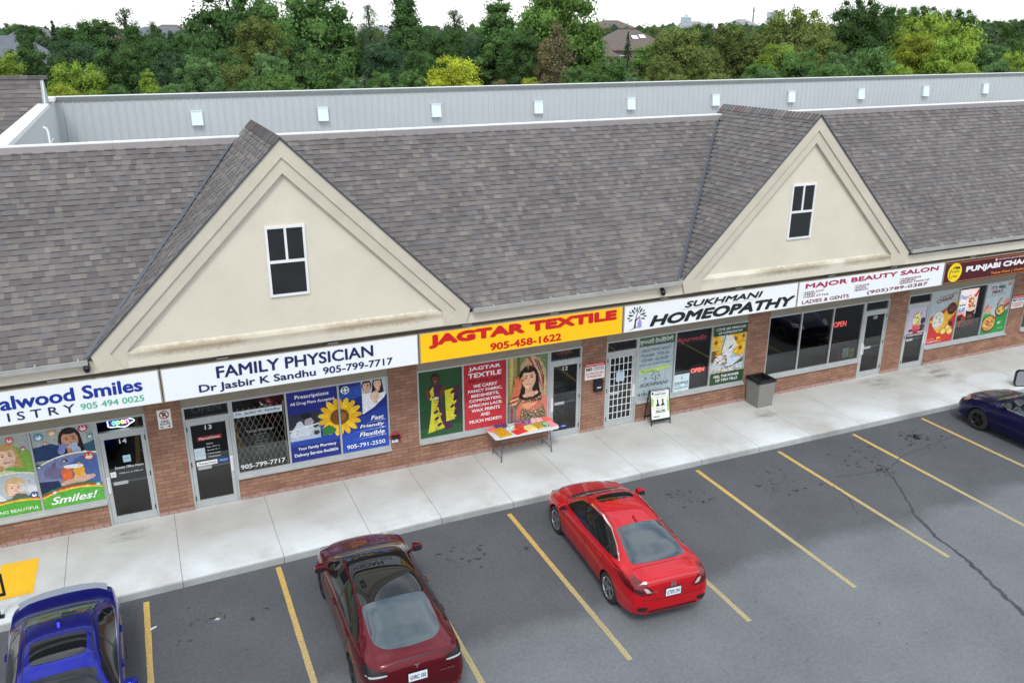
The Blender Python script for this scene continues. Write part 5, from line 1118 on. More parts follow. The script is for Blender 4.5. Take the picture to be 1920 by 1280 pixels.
for u in (.36, .64): p.poly([(u-.11, .3), (u+.11, .3), (u+.11, .48), (u+.04, .55), (u+.04, .68), (u-.04, .68), (u-.04, .55), (u-.11, .48)], lin(30, 32, 36)); p.rect(u-.11, u+.11, .33, .46, WHI); p.text('HAIR OIL', u-.09, u+.09, .37, .42, lin(90, 90, 100)); p.rect(u-.14, u+.14, .25, .275, lin(20, 22, 24))
p.rect(0, 1, .0, .035, lin(30, 50, 40)); p.text('sukhmani', .1, .42, .1, .15, lin(30, 40, 40), .03)
for i in range(5): p.ell(.1, .42+.07*i, .025, .025, lin(120, 180, 70)); p.ell(.9, .45+.07*i, .025, .025, lin(90, 160, 80))
o = p.build('poster', INK, None, parent=AB); o.location = (0, -.198, .16); o.rotation_euler = (rad(-11), 0, 0)
# concrete litter bin
BN = empty('litter_bin', 'square pebble-finish concrete litter bin with an open black top', 'litter bin', (16.62, -.36, .15))
AGG = M('exposed_aggregate', lin(132, 131, 127), .95, var=.3, vscale=38, bump=.9, bscale=60)
mb = MB(); mb.prism([(-.28, -.28), (.28, -.28), (.28, .28), (-.28, .28)], 'z', 0, .03); 
b0, b1 = .275, .305
for (a, b) in (((-1, -1), (1, -1)), ((1, -1), (1, 1)), ((1, 1), (-1, 1)), ((-1, 1), (-1, -1))):
    mb.face([(a[0]*b0, a[1]*b0, .03), (b[0]*b0, b[1]*b0, .03), (b[0]*b1, b[1]*b1, .78), (a[0]*b1, a[1]*b1, .78)])
mb.build('body', AGG, BN, fixn=True)
mb = MB(); o_, i_ = .325, .225
for s_ in (-1, 1):
    mb.box(-o_, o_, s_*i_, s_*o_, .775, .87); mb.box(s_*i_, s_*o_, -i_, i_, .775, .868)
mb.build('lid', M('black_lid', (.012, .012, .014), .3), BN, bevel=.015)
mb = MB()
for s_ in (-1, 1): mb.face([(s_*.24, -.24, .10), (s_*.24, .24, .10), (s_*.24, .24, .8), (s_*.24, -.24, .8)]); mb.face([(-.24, s_*.24, .10), (.24, s_*.24, .10), (.24, s_*.24, .8), (-.24, s_*.24, .8)])
mb.face([(-.24, -.24, .1), (.24, -.24, .1), (.24, .24, .1), (-.24, .24, .1)]); mb.build('liner', RUBBER, BN)
mb = MB(); mb.face([(-.2, -.05, .6), (.05, -.18, .66), (.2, .1, .62), (-.05, .2, .7)]); mb.face([(.02, -.2, .62), (.2, -.1, .6), (.16, .05, .72)]); mb.build('rubbish', M('pale_rubbish', lin(150, 140, 130), .6), BN)
# hand rail beside the kerb ramp
HR = empty('hand_rail', 'black square-tube hand rail beside the yellow kerb ramp', 'rail', (-4.2, -2.70, .15))
mb = MB(); t = .045; xa, xb = -1.0, .88; za, zb = .46, .93
mb.box(xa, xb, -t/2, t/2, zb-t, zb); mb.box(xa, xb, -t/2, t/2, za, za+t); mb.box(xb-t, xb, -t/2+.002, t/2-.002, za+t, zb-t); mb.box(xa, xa+t, -t/2+.002, t/2-.002, za+t, zb-t); mb.build('frame', BLACK, HR)
for xx in (.70, -.8):
    mb = MB(); mb.box(xx-t/2, xx+t/2, -t/2, t/2, .012, za); mb.box(xx-.08, xx+.08, -.06, .06, 0, .012); mb.build('post', BLACK, HR)
# rounded grey board standing on the kerb at the right edge
GB_ = empty('kerb_board', 'small rounded grey board with black rim on the kerb at the right edge', 'board', (25.35, -2.72, .15), rad(-25))
def rr_poly(w, h, r):
    P = []
    for cx, cz, a0 in ((w-r, h-r, 0), (-w+r, h-r, 90), (-w+r, r, 180), (w-r, r, 270)):
        for i in range(5): a = rad(a0+22.5*i); P.append((cx+r*math.cos(a), cz+r*math.sin(a)))
    return P
mb = MB(); mb.prism(rr_poly(.33, .56, .12), 'y', 0, .08); mb.build('rim', BLACK, GB_, fixn=True)
mb = MB(); mb.prism([(x, z+.035) for x, z in rr_poly(.295, .49, .1)], 'y', -.006, .004); mb.build('face', M('grey_face', lin(140, 142, 146), .3, var=.1), GB_, fixn=True)
# litter on the asphalt
def litter(x, y, pts, col, label):
    mb = MB(); mb.prism(pts, 'z', .004, .012); o = mb.build('litter', M('paper_'+str(len(bpy.data.materials)), col, .7), None); o.location = (x, y, 0); tag(o, label, 'litter')
litter(-.82, -4.04, [(-.06, -.03), (.05, .02), (.06, .06), (-.05, .01)], lin(226, 228, 236), 'white scrap of paper on the asphalt beside the leftmost line')
litter(.33, -4.24, [(-.06, -.01), (-.01, -.02), (.0, -.05), (.03, -.02), (.06, .0), (.02, .02), (.0, .05), (-.02, .02)], lin(186, 186, 166), 'pale crumpled wrapper on the oil-spotted asphalt')
# ------------------------------------------------------------------ cars
def paint(name, col, metal=0.25, rough=0.32):
    m = M(name, col, rough, metal, coat=.7, spec=.3); m.node_tree.nodes['Principled BSDF'].inputs['Coat IOR'].default_value = 1.42; return m
CARGL = M('car_glass', (.010, .014, .018), .02, spec=.5); CARGL.node_tree.nodes['Principled BSDF'].inputs['IOR'].default_value = 2.1; CARGL.node_tree.nodes['Principled BSDF'].inputs['Specular Tint'].default_value = (.80, .95, 1.0, 1)
WSGL = M('windshield_glass', (.006, .007, .008), .02, spec=.5); WSGL.node_tree.nodes['Principled BSDF'].inputs['IOR'].default_value = 1.55
SIDEGL = M('car_side_glass', (.010, .011, .011), .03, spec=.5); SIDEGL.node_tree.nodes['Principled BSDF'].inputs['IOR'].default_value = 1.42
TRIMB = M('black_trim', (.012, .012, .013), .35); SEAM = M('gap_and_crease_shade', (.006, .005, .006), .6)
CHROME = M('chrome', (.72, .73, .74), .12, 1.0); RIM = M('alloy_rim', (.42, .43, .45), .3, .85); RIMD = M('dark_rim', (.03, .03, .033), .35, .6)
TAILR = M('tail_lamp_red', lin(104, 6, 14), .2, coat=.3); DKLAMP = M('dark_lamp', lin(48, 6, 10), .2, coat=.5); TAILW = M('lamp_clear', lin(206, 200, 200), .12, .3, coat=1.0); HEADL = M('head_lamp', lin(190, 196, 200), .1, .5, coat=1.0); AMBER = M('amber_lens', lin(200, 110, 60), .2, coat=.5)
PLATEM = M('plate_white', lin(214, 222, 224), .4); PLATEB = M('plate_blue', lin(40, 56, 120), .4); INNER = M('wheel_well', (.006, .006, .006), .9)

def pchip(keys, x):
    xs = [k[0] for k in keys]; ys = [k[1] for k in keys]; n = len(xs)
    if x <= xs[0]: return ys[0]
    if x >= xs[-1]: return ys[-1]
    h = [xs[i+1]-xs[i] for i in range(n-1)]; d = [(ys[i+1]-ys[i])/h[i] for i in range(n-1)]; m = [0]*n
    m[0], m[-1] = d[0], d[-1]
    for i in range(1, n-1):
        if d[i-1]*d[i] > 0:
            w1, w2 = 2*h[i]+h[i-1], h[i]+2*h[i-1]; m[i] = (w1+w2)/(w1/d[i-1]+w2/d[i])
    for i in range(n-1):
        if x <= xs[i+1]:
            t = (x-xs[i])/h[i]; a, b = 2*t**3-3*t**2+1, t**3-2*t**2+t
            return a*ys[i]+b*h[i]*m[i]+(1-a)*ys[i+1]+(t**3-t**2)*h[i]*m[i+1]

class Car:
    def __init__(s, P, root, paintm):
        s.P, s.root, s.paint = P, root, paintm
        x0, x1 = P['ztop'][0][0], P['ztop'][-1][0]; n = 84; rows = []
        xs = [x0+(x1-x0)*(0.5-0.5*math.cos(math.pi*i/n))*.55+(x1-x0)*i/n*.45 for i in range(n+1)]
        for x in xs:
            g_ = lambda k: pchip(P[k], x)
            zt, zb, wb, wm, wr, cr, z0 = g_('ztop'), g_('zbelt'), g_('wbelt'), g_('wmax'), g_('wroof'), g_('crown'), g_('zbot')
            zm = z0+(zb-z0)*.58
            A = (wb-.02, zb); B = (wr, zt-cr)
            h = [(0, z0), (wm*.80, z0), (wm*.95, z0+.05), (wm*.985, z0+(zm-z0)*.45), (wm, zm), (wb+(wm-wb)*.55, zm+(zb-zm)*.55), (wb+.004, zb-.035), A]
            bul = .018 if zt-zb > .25 else 0
            for t in (.25, .5, .75): h.append((A[0]+(B[0]-A[0])*t+bul*math.sin(math.pi*t), A[1]+(B[1]-A[1])*t))
            h += [B, (wr*.88, zt-cr*.52), (wr*.62, zt-cr*.2), (wr*.32, zt-cr*.05), (0, zt)]
            rows.append([Vector((x, y, z)) for y, z in h]+[Vector((x, -y, z)) for y, z in h[-2:0:-1]])
        mb = MB(); m_ = len(rows[0])
        for a, b in zip(rows[:-1], rows[1:]):
            for j in range(m_):
                k = (j+1) % m_; mb.face([a[j], b[j], b[k], a[k]])
        mb.face(rows[0]); mb.face(rows[-1][::-1])
        o = mb.build('body', [paintm, INNER, TRIMB], None, smooth=True, fixn=True)
        # wheel arches
        c = MB()
        for ax in (P['fa'], P['ra']):
            for s_ in (-1, 1):
                c.tube((ax, s_*.58, P['wr']), (ax, s_*1.2, P['wr']), P['wr']+.045, n=40, mi=1)
        co = c.build('cutter', [paintm, INNER], None)
        md = o.modifiers.new('b', 'BOOLEAN'); md.operation = 'DIFFERENCE'; md.object = co; md.solver = 'EXACT'
        dg = bpy.context.evaluated_depsgraph_get(); me = bpy.data.meshes.new_from_object(o.evaluated_get(dg))
        o.modifiers.clear(); old = o.data; o.data = me; bpy.data.meshes.remove(old); me.name = 'body'
        bpy.data.objects.remove(co)
        for p in me.polygons: p.use_smooth = True
        if hasattr(me, 'set_sharp_from_angle'): me.set_sharp_from_angle(angle=rad(32))
        for p in me.polygons:                                 # dark underside and sill
            if p.normal.z < -.75 and p.center.z < .35 and p.material_index == 0: p.material_index = 2
        o.parent = root; s.body = o
        bm = bmesh.new(); bm.from_mesh(me); s.bvh = BVHTree.FromBMesh(bm); bm.free()
    D = {'top': (Vector((0, 0, -1)), lambda a, b: Vector((a, b, 5))), 'left': (Vector((0, -1, 0)), lambda a, b: Vector((a, 5, b))), 'right': (Vector((0, 1, 0)), lambda a, b: Vector((a, -5, b))),
         'rear': (Vector((1, 0, 0)), lambda a, b: Vector((-9, a, b))), 'front': (Vector((-1, 0, 0)), lambda a, b: Vector((9, a, b)))}
    def hit(s, d, a, b, off):
        dv, f = s.D[d]; p, n, i, dist = s.bvh.ray_cast(f(a, b), dv)
        if p is None:
            q = f(a, b); q = q+dv*(q.dot(-dv))
            if d in ('left', 'right'): q.y = .8 if d == 'left' else -.8
            if d in ('rear', 'front'): q.x = s.P['ztop'][0][0] if d == 'rear' else s.P['ztop'][-1][0]
            if d == 'top': q.z = .8
            p, n, i, dist = s.bvh.find_nearest(q)
        if n.dot(dv) > 0: n = -n
        return p+n*off
    def patch(s, poly, d, off, mat, name, parent=None, rnd=2, step=.07, cr=.05):
        pts = [Vector(p) for p in poly]
        for _ in range(rnd):
            q = []
            for i in range(len(pts)):
                a, b = pts[i], pts[(i+1) % len(pts)]
                L_ = (b-a).length; t = min(.25, cr/L_) if L_ > 0 else .25
                q += [a+(b-a)*t, b+(a-b)*t]
            pts = q
        b = bmesh.new(); vs_ = [b.verts.new((p[0], p[1], 0)) for p in pts]; b.faces.new(vs_)
        for k, (lo, hi) in enumerate(((min(p[0] for p in pts), max(p[0] for p in pts)), (min(p[1] for p in pts), max(p[1] for p in pts)))):
            t = lo+step
            while t < hi:
                co = [0, 0, 0]; co[k] = t; no = [0, 0, 0]; no[k] = 1
                bmesh.ops.bisect_plane(b, geom=b.verts[:]+b.edges[:]+b.faces[:], plane_co=co, plane_no=no, dist=1e-6); t += step
        for v in b.verts: v.co = s.hit(d, v.co.x, v.co.y, off)
        dv = s.D[d][0]
        b.normal_update()
        if sum(f.normal.dot(dv) for f in b.faces) > 0: bmesh.ops.reverse_faces(b, faces=b.faces)
        me = bpy.data.meshes.new(name); b.to_mesh(me); b.free(); me.materials.append(mat)
        for p in me.polygons: p.use_smooth = True
        o = bpy.data.objects.new(name, me); COL.objects.link(o); o.parent = parent or s.root; return o
    def seam(s, lines, d, w, mat, name, off=.0025, parent=None, step=.05):
        mb = MB()
        for pts in lines:
            Q = []
            for a, b in zip(pts[:-1], pts[1:]):
                a, b = Vector(a), Vector(b); n = max(1, int((b-a).length/step))
                Q += [a+(b-a)*i/n for i in range(n)]
            Q.append(Vector(pts[-1])); prev = None
            for i, p in enumerate(Q):
                t = (Q[min(i+1, len(Q)-1)]-Q[max(i-1, 0)]).normalized(); nn_ = Vector((-t.y, t.x))*w/2
                c = (s.hit(d, *(p+nn_), off), s.hit(d, *(p-nn_), off))
                if prev: mb.face([prev[0], prev[1], c[1], c[0]])
                prev = c
        return mb.build(name, mat, parent or s.root, smooth=True)
    def wheels(s, rim_mat, spokes, style='split', rr=.72):
        P = s.P
        for ax in (P['fa'], P['ra']):
            for s_ in (1, -1):
                r = P['wr']; w = .105; e = empty('wheel', None, None); e.parent = s.root; e.location = (ax, s_*(P['trk']), r)
                mb = MB(); mb.lathe([(r*rr, w-.01), (r*.86, w), (r*.95, w-.008), (r*.995, w-.035), (r, 0), (r*.995, -w+.035), (r*.95, -w), (r*rr, -w+.01)], 'y', 36); mb.build('tyre', RUBBER, e, smooth=True)
                R_ = r*rr; mb = MB(); mb.lathe([(R_, -w+.02), (R_, w-.012), (R_*.95, w-.004), (R_*.9, w-.02), (R_*.88, -w+.03)], 'y', 36)
                for i in range(spokes):
                    a = 2*math.pi*i/spokes+.2
                    offs = (-.13, .13) if style == 'split' else (0,)
                    for o_ in offs:
                        p0 = (R_*.16*math.cos(a), w-.03, R_*.16*math.sin(a)); p1 = (R_*.93*math.cos(a+o_), w-.018, R_*.93*math.sin(a+o_))
                        if s_ < 0: p0 = (p0[0], -p0[1], p0[2]); p1 = (p1[0], -p1[1], p1[2])
                        mb.bar(p0, p1, .026 if style == 'split' else .05, .03, (0, 1, 0))
                q = w-.035 if s_ > 0 else -(w-.035)
                mb.lathe([(0, q+.02*s_), (R_*.2, q+.015*s_), (R_*.22, q-.03*s_)], 'y', 18)
                mb.build('rim', rim_mat, e)
                mb = MB(); mb.lathe([(0, -.02), (R_*.86, -.02), (R_*.86, .03), (0, .03)], 'y', 24); mb.build('brake_disc', INNER, e)
    def mirror(s, x, z, w, mat, ws=1.0):
        for s_ in (1, -1):
            e = empty('wing_mirror', None, None); e.parent = s.root; e.location = (x, s_*w, z)
            mb = MB(); sec = [(-.085*ws, .02), (-.085*ws, .20*ws), (-.05, .235*ws), (.05, .22*ws), (.095, .12), (.085, .02)]
            zs_ = [(-.065, .75), (-.05, .95), (.02, 1.0), (.06, .9), (.075, .7)]
            R_ = [[Vector((x_*k, s_*(y_*k), z_)) for x_, y_ in sec] for z_, k in zs_]
            for a, b in zip(R_[:-1], R_[1:]):
                for j in range(6): mb.face([a[j], a[(j+1) % 6], b[(j+1) % 6], b[j]])
            mb.face(R_[0][::-1]); mb.face(R_[-1]); mb.bar((0, -s_*.06, -.05), (0, s_*.05, -.03), .07, .035); mb.build('housing', mat, e, smooth=False, fixn=True, bevel=.012)
            mb = MB(); mb.face([(-.087*ws, s_*.03, -.045), (-.087*ws, s_*.2*ws, -.045), (-.085*ws, s_*.19*ws, .055), (-.085*ws, s_*.035, .06)]); mb.build('mirror_glass', CARGL, e)
    def handles(s, pts, mat):
        for (x, z) in pts:
            for d in ('left', 'right'):
                c = s.hit(d, x, z, .0); s_ = 1 if d == 'left' else -1
                mb = MB(); mb.box(-.1, .1, 0, s_*.028, -.014, .014); o = mb.build('door_handle', mat, s.root, bevel=.008, fixn=True); o.location = c
    def plate(s, d, y, z, txt, wid=.32, hh=.16):
        x = min(s.hit(d, y+k, z+q, 0).x for k in (-.15, .15) for q in (-.07, .07)) if d == 'rear' else max(s.hit(d, y, z+q, 0).x for q in (-.07, .07))
        e = empty('licence_plate', None, None); e.parent = s.root; e.location = (x-.012 if d == 'rear' else x+.012, y, z); e.rotation_euler = (0, 0, -math.pi/2 if d == 'rear' else math.pi/2)
        mb = MB(); mb.box(-wid/2, wid/2, 0, .012, -hh/2, hh/2); mb.build('plate', PLATEM, e)
        me = fit_text(txt, wid*.84, hh*.5, .02); mb = MB(); mb.mesh(me, 0, None, Matrix.Translation((-wid*.42, -.002, -hh*.28)) @ FRONT); mb.build('lettering', PLATEB, e, weld=False)
        mb = MB(); mb.box(-wid/2-.012, wid/2+.012, .004, .016, -hh/2-.012, hh/2+.012); mb.build('surround', TRIMB, e)

def mir(poly): return [(x, -y) for x, y in poly][::-1]

# ---- bright red fastback sedan
P = dict(ztop=[(-2.315, .70), (-2.30, .90), (-2.25, 1.015), (-2.15, 1.05), (-1.80, 1.09), (-1.3, 1.245), (-.75, 1.375), (-.25, 1.415), (.2, 1.41), (.62, 1.33), (1.22, .985), (1.5, .925), (1.9, .83), (2.15, .73), (2.28, .62), (2.315, .5)],
         zbelt=[(-2.315, .66), (-2.28, .82), (-2.15, .955), (-1.8, 1.0), (-1.2, .985), (0, .93), (1.1, .895), (1.6, .845), (2.0, .74), (2.2, .62), (2.315, .46)],
         wbelt=[(-2.315, .56), (-2.28, .68), (-2.15, .775), (-1.8, .815), (-1.2, .845), (0, .84), (1.2, .845), (1.7, .82), (2.0, .74), (2.2, .58), (2.29, .42), (2.315, .34)],
         wmax=[(-2.315, .66), (-2.28, .75), (-2.15, .83), (-1.7, .885), (-1.2, .90), (0, .89), (1.3, .90), (1.75, .875), (2.0, .82), (2.18, .70), (2.29, .52), (2.315, .42)],
         wroof=[(-2.315, .45), (-2.2, .60), (-1.85, .64), (-1.3, .585), (-.75, .555), (0, .575), (.6, .565), (1.22, .70), (1.6, .66), (2.0, .55), (2.25, .38), (2.315, .28)],
         crown=[(-2.315, .03), (-1.8, .055), (-.75, .07), (.6, .075), (1.22, .05), (1.8, .055), (2.2, .06), (2.315, .03)],
         zbot=[(-2.315, .34), (-2.15, .27), (-1.6, .2), (0, .18), (1.7, .19), (2.2, .22), (2.315, .28)], fa=1.41, ra=-1.29, wr=.325, trk=.775)
REDP = paint('red_car_paint', lin(190, 6, 24), .3, .3)
R1 = empty('parked_car', 'bright red sedan with sunroof parked nose to the kerb before the textile shop', 'car', (8.53, -5.58, 0), rad(90-4), 'cars in the stalls')
c = Car(P, R1, REDP)
WS = [(.66, -.50), (.66, .50), (1.17, .66), (1.17, -.66)]
c.patch([(.60, -.52), (.60, .52), (.95, .60), (1.19, .655), (1.25, .4), (1.27, 0), (1.25, -.4), (1.19, -.655), (.95, -.60)], 'top', .004, WSGL, 'windshield')
c.patch([(-.82, -.52), (-.79, 0), (-.82, .52), (-1.72, .60), (-1.78, .3), (-1.79, 0), (-1.78, -.3), (-1.72, -.60)], 'top', .004, CARGL, 'rear_window')
c.patch([(.12, -.42), (.40, -.40), (.43, 0), (.40, .40), (.12, .42), (.09, 0)], 'top', .004, WSGL, 'sunroof', rnd=3)
c.patch([(1.19, -.66), (1.27, -.4), (1.29, 0), (1.27, .4), (1.19, .66), (1.25, .69), (1.34, .4), (1.36, 0), (1.34, -.4), (1.25, -.69)], 'top', .003, TRIMB, 'cowl_panel')
SG = [(.98, .955), (.60, 1.235), (.2, 1.325), (-.3, 1.345), (-.75, 1.29), (-1.15, 1.16), (-1.45, 1.035), (-1.1, 1.015), (0, .965)]
for d in ('left', 'right'):
    c.patch(SG, d, .004, SIDEGL, 'side_window', rnd=1)
    c.seam([[(-.16, .96), (-.20, 1.34)], [(-.98, 1.01), (-1.02, 1.21)]], d, .05, TRIMB, 'window_pillar', .0065)
    c.seam([[(.98, .97), (.60, 1.25), (.2, 1.34), (-.3, 1.36), (-.75, 1.305), (-1.15, 1.175), (-1.48, 1.04)]], d, .014, CHROME, 'window_trim', .007)
    c.seam([[(.95, .93), (.93, .6), (.86, .28)], [(-.15, .93), (-.17, .5), (-.17, .27)], [(-1.02, .98), (-.95, .75), (-.83, .52), (-.80, .3)], [(.86, .28), (-.80, .28)]], d, .009, SEAM, 'door_gap')
    c.seam([[(1.85, .72), (1.0, .735), (0, .755), (-1.2, .80), (-2.0, .84)]], d, .006, SEAM, 'crease_shade', .0015)  # dark strip painting the shade of a flank crease, no fold modelled
    sg = 1 if d == 'left' else -1
    c.patch([(2.02, sg*.42), (1.80, sg*.74), (1.70, sg*.805), (1.95, sg*.76), (2.14, sg*.62), (2.20, sg*.44)][::sg], 'top', .004, HEADL, 'headlight', rnd=1, step=.04)
    # tail lamps: C-shaped, wrapping on to the flank
    tl = c.patch([(sg*.85, 1.0), (sg*.56, .95), (sg*.40, .80), (sg*.46, .74), (sg*.66, .745), (sg*.85, .82)], 'rear', .006, TAILR, 'taillight', rnd=1, step=.03, cr=.012)
    c.patch([(sg*.62, .90), (sg*.54, .885), (sg*.46, .795), (sg*.56, .80)], 'rear', .009, TAILW, 'reversing_lamp', parent=tl, rnd=1, step=.03, cr=.01)
    c.patch([(sg*.84, .885), (sg*.70, .875), (sg*.60, .80), (sg*.66, .79), (sg*.84, .85)], 'rear', .0085, DKLAMP, 'lamp_insert', parent=tl, rnd=1, step=.03, cr=.01)
    c.patch([(-2.26, 1.0), (-1.96, 1.015), (-1.88, .985), (-2.02, .88), (-2.26, .82)], d, .006, TAILR, 'taillight', rnd=1, step=.03, cr=.012)
    c.seam([[(sg*.40, .80), (sg*.36, .66), (sg*.30, .63)]], 'rear', .008, SEAM, 'boot_gap')
    c.patch([(sg*.52, .50), (sg*.74, .52), (sg*.74, .42), (sg*.56, .40)], 'rear', .005, TRIMB, 'bumper_vent', rnd=1, step=.05)
    c.seam([[(.55, sg*.50), (-.3, sg*.495), (-.78, sg*.50)]], 'top', .012, SEAM, 'roof_ditch')
    c.seam([[(1.30, sg*.62), (1.75, sg*.60), (2.1, sg*.45)]], 'top', .008, SEAM, 'bonnet_gap')
c.seam([[(-1.83, -.66), (-1.86, 0), (-1.83, .66)]], 'top', .010, SEAM, 'boot_gap')
c.seam([[(-.60, .985), (-.3, 1.005), (.3, 1.005), (.60, .985)]], 'rear', .022, M('red_spoiler', lin(180, 8, 22), .3, coat=1), 'spoiler_lip', .03)
c.seam([[(-.68, .66), (-.3, .62), (.3, .62), (.68, .66)]], 'rear', .008, SEAM, 'bumper_gap')
c.patch([(-.55, .40), (.55, .40), (.50, .29), (-.50, .29)], 'rear', .006, TRIMB, 'diffuser', rnd=1)
c.patch([(-.30, .855), (.30, .855), (.24, .64), (-.24, .64)], 'rear', .003, M('red_recess_shade', lin(150, 6, 20), .3, coat=.5), 'plate_recess_shade', rnd=1, cr=.02)  # flat patch round the plate, darker red painting in a recess's shade
c.patch([(-.55, .50), (.55, .50), (.45, .62), (-.45, .62)], 'front', .006, TRIMB, 'grille', rnd=1)
c.wheels(RIM, 5); c.mirror(.86, 1.0, .86, REDP, .9); c.handles([(.02, .82), (-.90, .86)], REDP); c.plate('rear', 0, .74, 'CTEX 291')
x = c.hit('rear', 0, .885, 0).x
mb = MB(); 
for (a, b, q, w) in ((-.05, .05, .05, 0), (-.05, .05, -.05, 0)): mb.box(x-.014, x-.002, a, b, .885+q-.007, .885+q+.007)
for a in (-.05, .05): mb.box(x-.014, x-.002, a-.006, a+.006, .835, .935)
for a in (-.028, .028): mb.box(x-.014, x-.002, a-.009, a+.009, .85, .92)
mb.box(x-.0135, x-.003, -.028, .028, .878, .894); mb.build('emblem', CHROME, R1)
me = fit_text('CIVIC', .2, .035, .02); mb = MB(); mb.mesh(me, 0, None, Matrix.Translation((c.hit('rear', .48, .80, 0).x-.010, .53, .79)) @ Matrix.Rotation(-math.pi/2, 4, 'Z') @ FRONT); mb.build('lettering', CHROME, R1, weld=False)
mb = MB(); mb.prism([(-.66, 1.43), (-.78, 1.415), (-.80, 1.375), (-.58, 1.40)], 'y', -.02, .02); mb.build('antenna_fin', REDP, R1, fixn=True)

# ---- dark red glass-roofed electric sedan
P = dict(ztop=[(-2.345, .66), (-2.33, .88), (-2.28, 1.04), (-2.2, 1.105), (-2.0, 1.135), (-1.5, 1.25), (-.9, 1.375), (-.2, 1.44), (.3, 1.425), (.75, 1.30), (1.28, 1.03), (1.5, .97), (1.9, .88), (2.15, .78), (2.29, .66), (2.345, .5)],
         zbelt=[(-2.345, .62), (-2.3, .82), (-2.18, 1.0), (-1.9, 1.03), (-1.3, 1.0), (0, .95), (1.1, .925), (1.6, .885), (2.0, .79), (2.22, .66), (2.345, .46)],
         wbelt=[(-2.345, .56), (-2.3, .68), (-2.15, .77), (-1.8, .82), (-1.2, .86), (0, .865), (1.2, .87), (1.7, .85), (2.0, .78), (2.2, .64), (2.31, .46), (2.345, .36)],
         wmax=[(-2.345, .68), (-2.3, .78), (-2.15, .86), (-1.7, .915), (-1.2, .925), (0, .92), (1.3, .925), (1.75, .905), (2.0, .85), (2.2, .73), (2.31, .55), (2.345, .44)],
         wroof=[(-2.345, .45), (-2.2, .62), (-1.95, .665), (-1.4, .625), (-.9, .60), (0, .60), (.7, .60), (1.28, .72), (1.6, .70), (2.0, .60), (2.27, .42), (2.345, .3)],
         crown=[(-2.345, .03), (-2.0, .06), (-.9, .075), (.7, .075), (1.28, .055), (1.8, .06), (2.2, .06), (2.345, .03)],
         zbot=[(-2.345, .34), (-2.15, .25), (-1.6, .18), (0, .16), (1.7, .17), (2.2, .21), (2.345, .28)], fa=1.50, ra=-1.375, wr=.335, trk=.80)
DRED = paint('dark_red_car_paint', lin(98, 5, 20), .6, .25)
R2 = empty('parked_car', 'dark red sedan with an all-glass black roof parked nose to the kerb', 'car', (3.22, -5.82, 0), rad(90-1), 'cars in the stalls')
c = Car(P, R2, DRED)
c.patch([(.42, -.565), (.42, .565), (.85, .61), (1.27, .675), (1.33, .4), (1.35, 0), (1.33, -.4), (1.27, -.675), (.85, -.61)], 'top', .004, WSGL, 'windshield')
c.patch([(.418, -.565), (-.925, -.585), (-.925, .585), (.418, .565)], 'top', .004, WSGL, 'glass_roof', rnd=1)
c.patch([(-.93, -.585), (-1.5, -.60), (-1.80, -.575), (-1.97, -.41), (-2.02, 0), (-1.97, .41), (-1.80, .575), (-1.5, .60), (-.93, .585)], 'top', .004, CARGL, 'rear_window', rnd=2)
c.patch([(1.27, -.67), (1.34, -.4), (1.36, 0), (1.34, .4), (1.27, .67), (1.33, .70), (1.41, .4), (1.43, 0), (1.41, -.4), (1.33, -.70)], 'top', .003, TRIMB, 'cowl_panel')
SG = [(1.12, .985), (.72, 1.235), (.3, 1.345), (-.2, 1.365), (-.75, 1.30), (-1.15, 1.185), (-1.5, 1.06), (-1.2, 1.03), (0, .985)]
for d in ('left', 'right'):
    sg = 1 if d == 'left' else -1
    c.patch(SG, d, .004, SIDEGL, 'side_window', rnd=1)
    c.seam([[(-.12, .985), (-.16, 1.365)], [(-1.02, 1.03), (-1.02, 1.23)]], d, .045, TRIMB, 'window_pillar', .0065)
    c.seam([[(1.12, .975), (0, .975), (-1.2, 1.02), (-1.52, 1.055)]], d, .016, TRIMB, 'window_trim', .007)
    c.seam([[(1.0, .95), (1.0, .6), (.93, .28)], [(-.12, .97), (-.14, .5), (-.14, .27)], [(-1.12, 1.01), (-1.05, .78), (-.90, .52), (-.86, .3)], [(.93, .26), (-.86, .26)]], d, .009, SEAM, 'door_gap')
    c.patch([(2.03, sg*.50), (1.78, sg*.80), (1.70, sg*.835), (1.97, sg*.79), (2.14, sg*.67), (2.2, sg*.52)][::sg], 'top', .004, HEADL, 'headlight', rnd=1, step=.04)
    tl = c.patch([(sg*.48, .98), (sg*.80, 1.0), (sg*.85, .92), (sg*.83, .83), (sg*.52, .88)], 'rear', .006, TRIMB, 'taillight', rnd=1, step=.03, cr=.02)
    c.patch([(sg*.50, .905), (sg*.82, .865), (sg*.82, .895), (sg*.50, .935)], 'rear', .009, TAILW, 'lamp_strip', parent=tl, rnd=1, step=.04)
    c.patch([(-2.27, 1.0), (-2.02, 1.015), (-1.98, .99), (-2.1, .86), (-2.27, .83)], d, .006, TRIMB, 'taillight', rnd=1, step=.04)
    c.seam([[(1.40, sg*.66), (1.8, sg*.66), (2.12, sg*.50)]], 'top', .008, SEAM, 'bonnet_gap')
    c.seam([[(-.93, sg*.555), (-.98, sg*.66), (-1.05, sg*.75)]], 'top', .006, SEAM, 'hatch_gap')
    c.patch([(sg*.58, .46), (sg*.76, .48), (sg*.76, .42), (sg*.58, .42)], 'rear', .005, TAILR, 'bumper_reflector', rnd=1, step=.05)
c.seam([[(-.64, .66), (-.45, .60), (.45, .60), (.64, .66)]], 'rear', .008, SEAM, 'boot_gap'); c.patch([(-.62, .38), (.62, .38), (.55, .28), (-.55, .28)], 'rear', .006, TRIMB, 'diffuser', rnd=1)
c.seam([[(-.66, 1.03), (-.35, 1.075), (.35, 1.075), (.66, 1.03)]], 'rear', .014, TRIMB, 'spoiler_lip', .006)
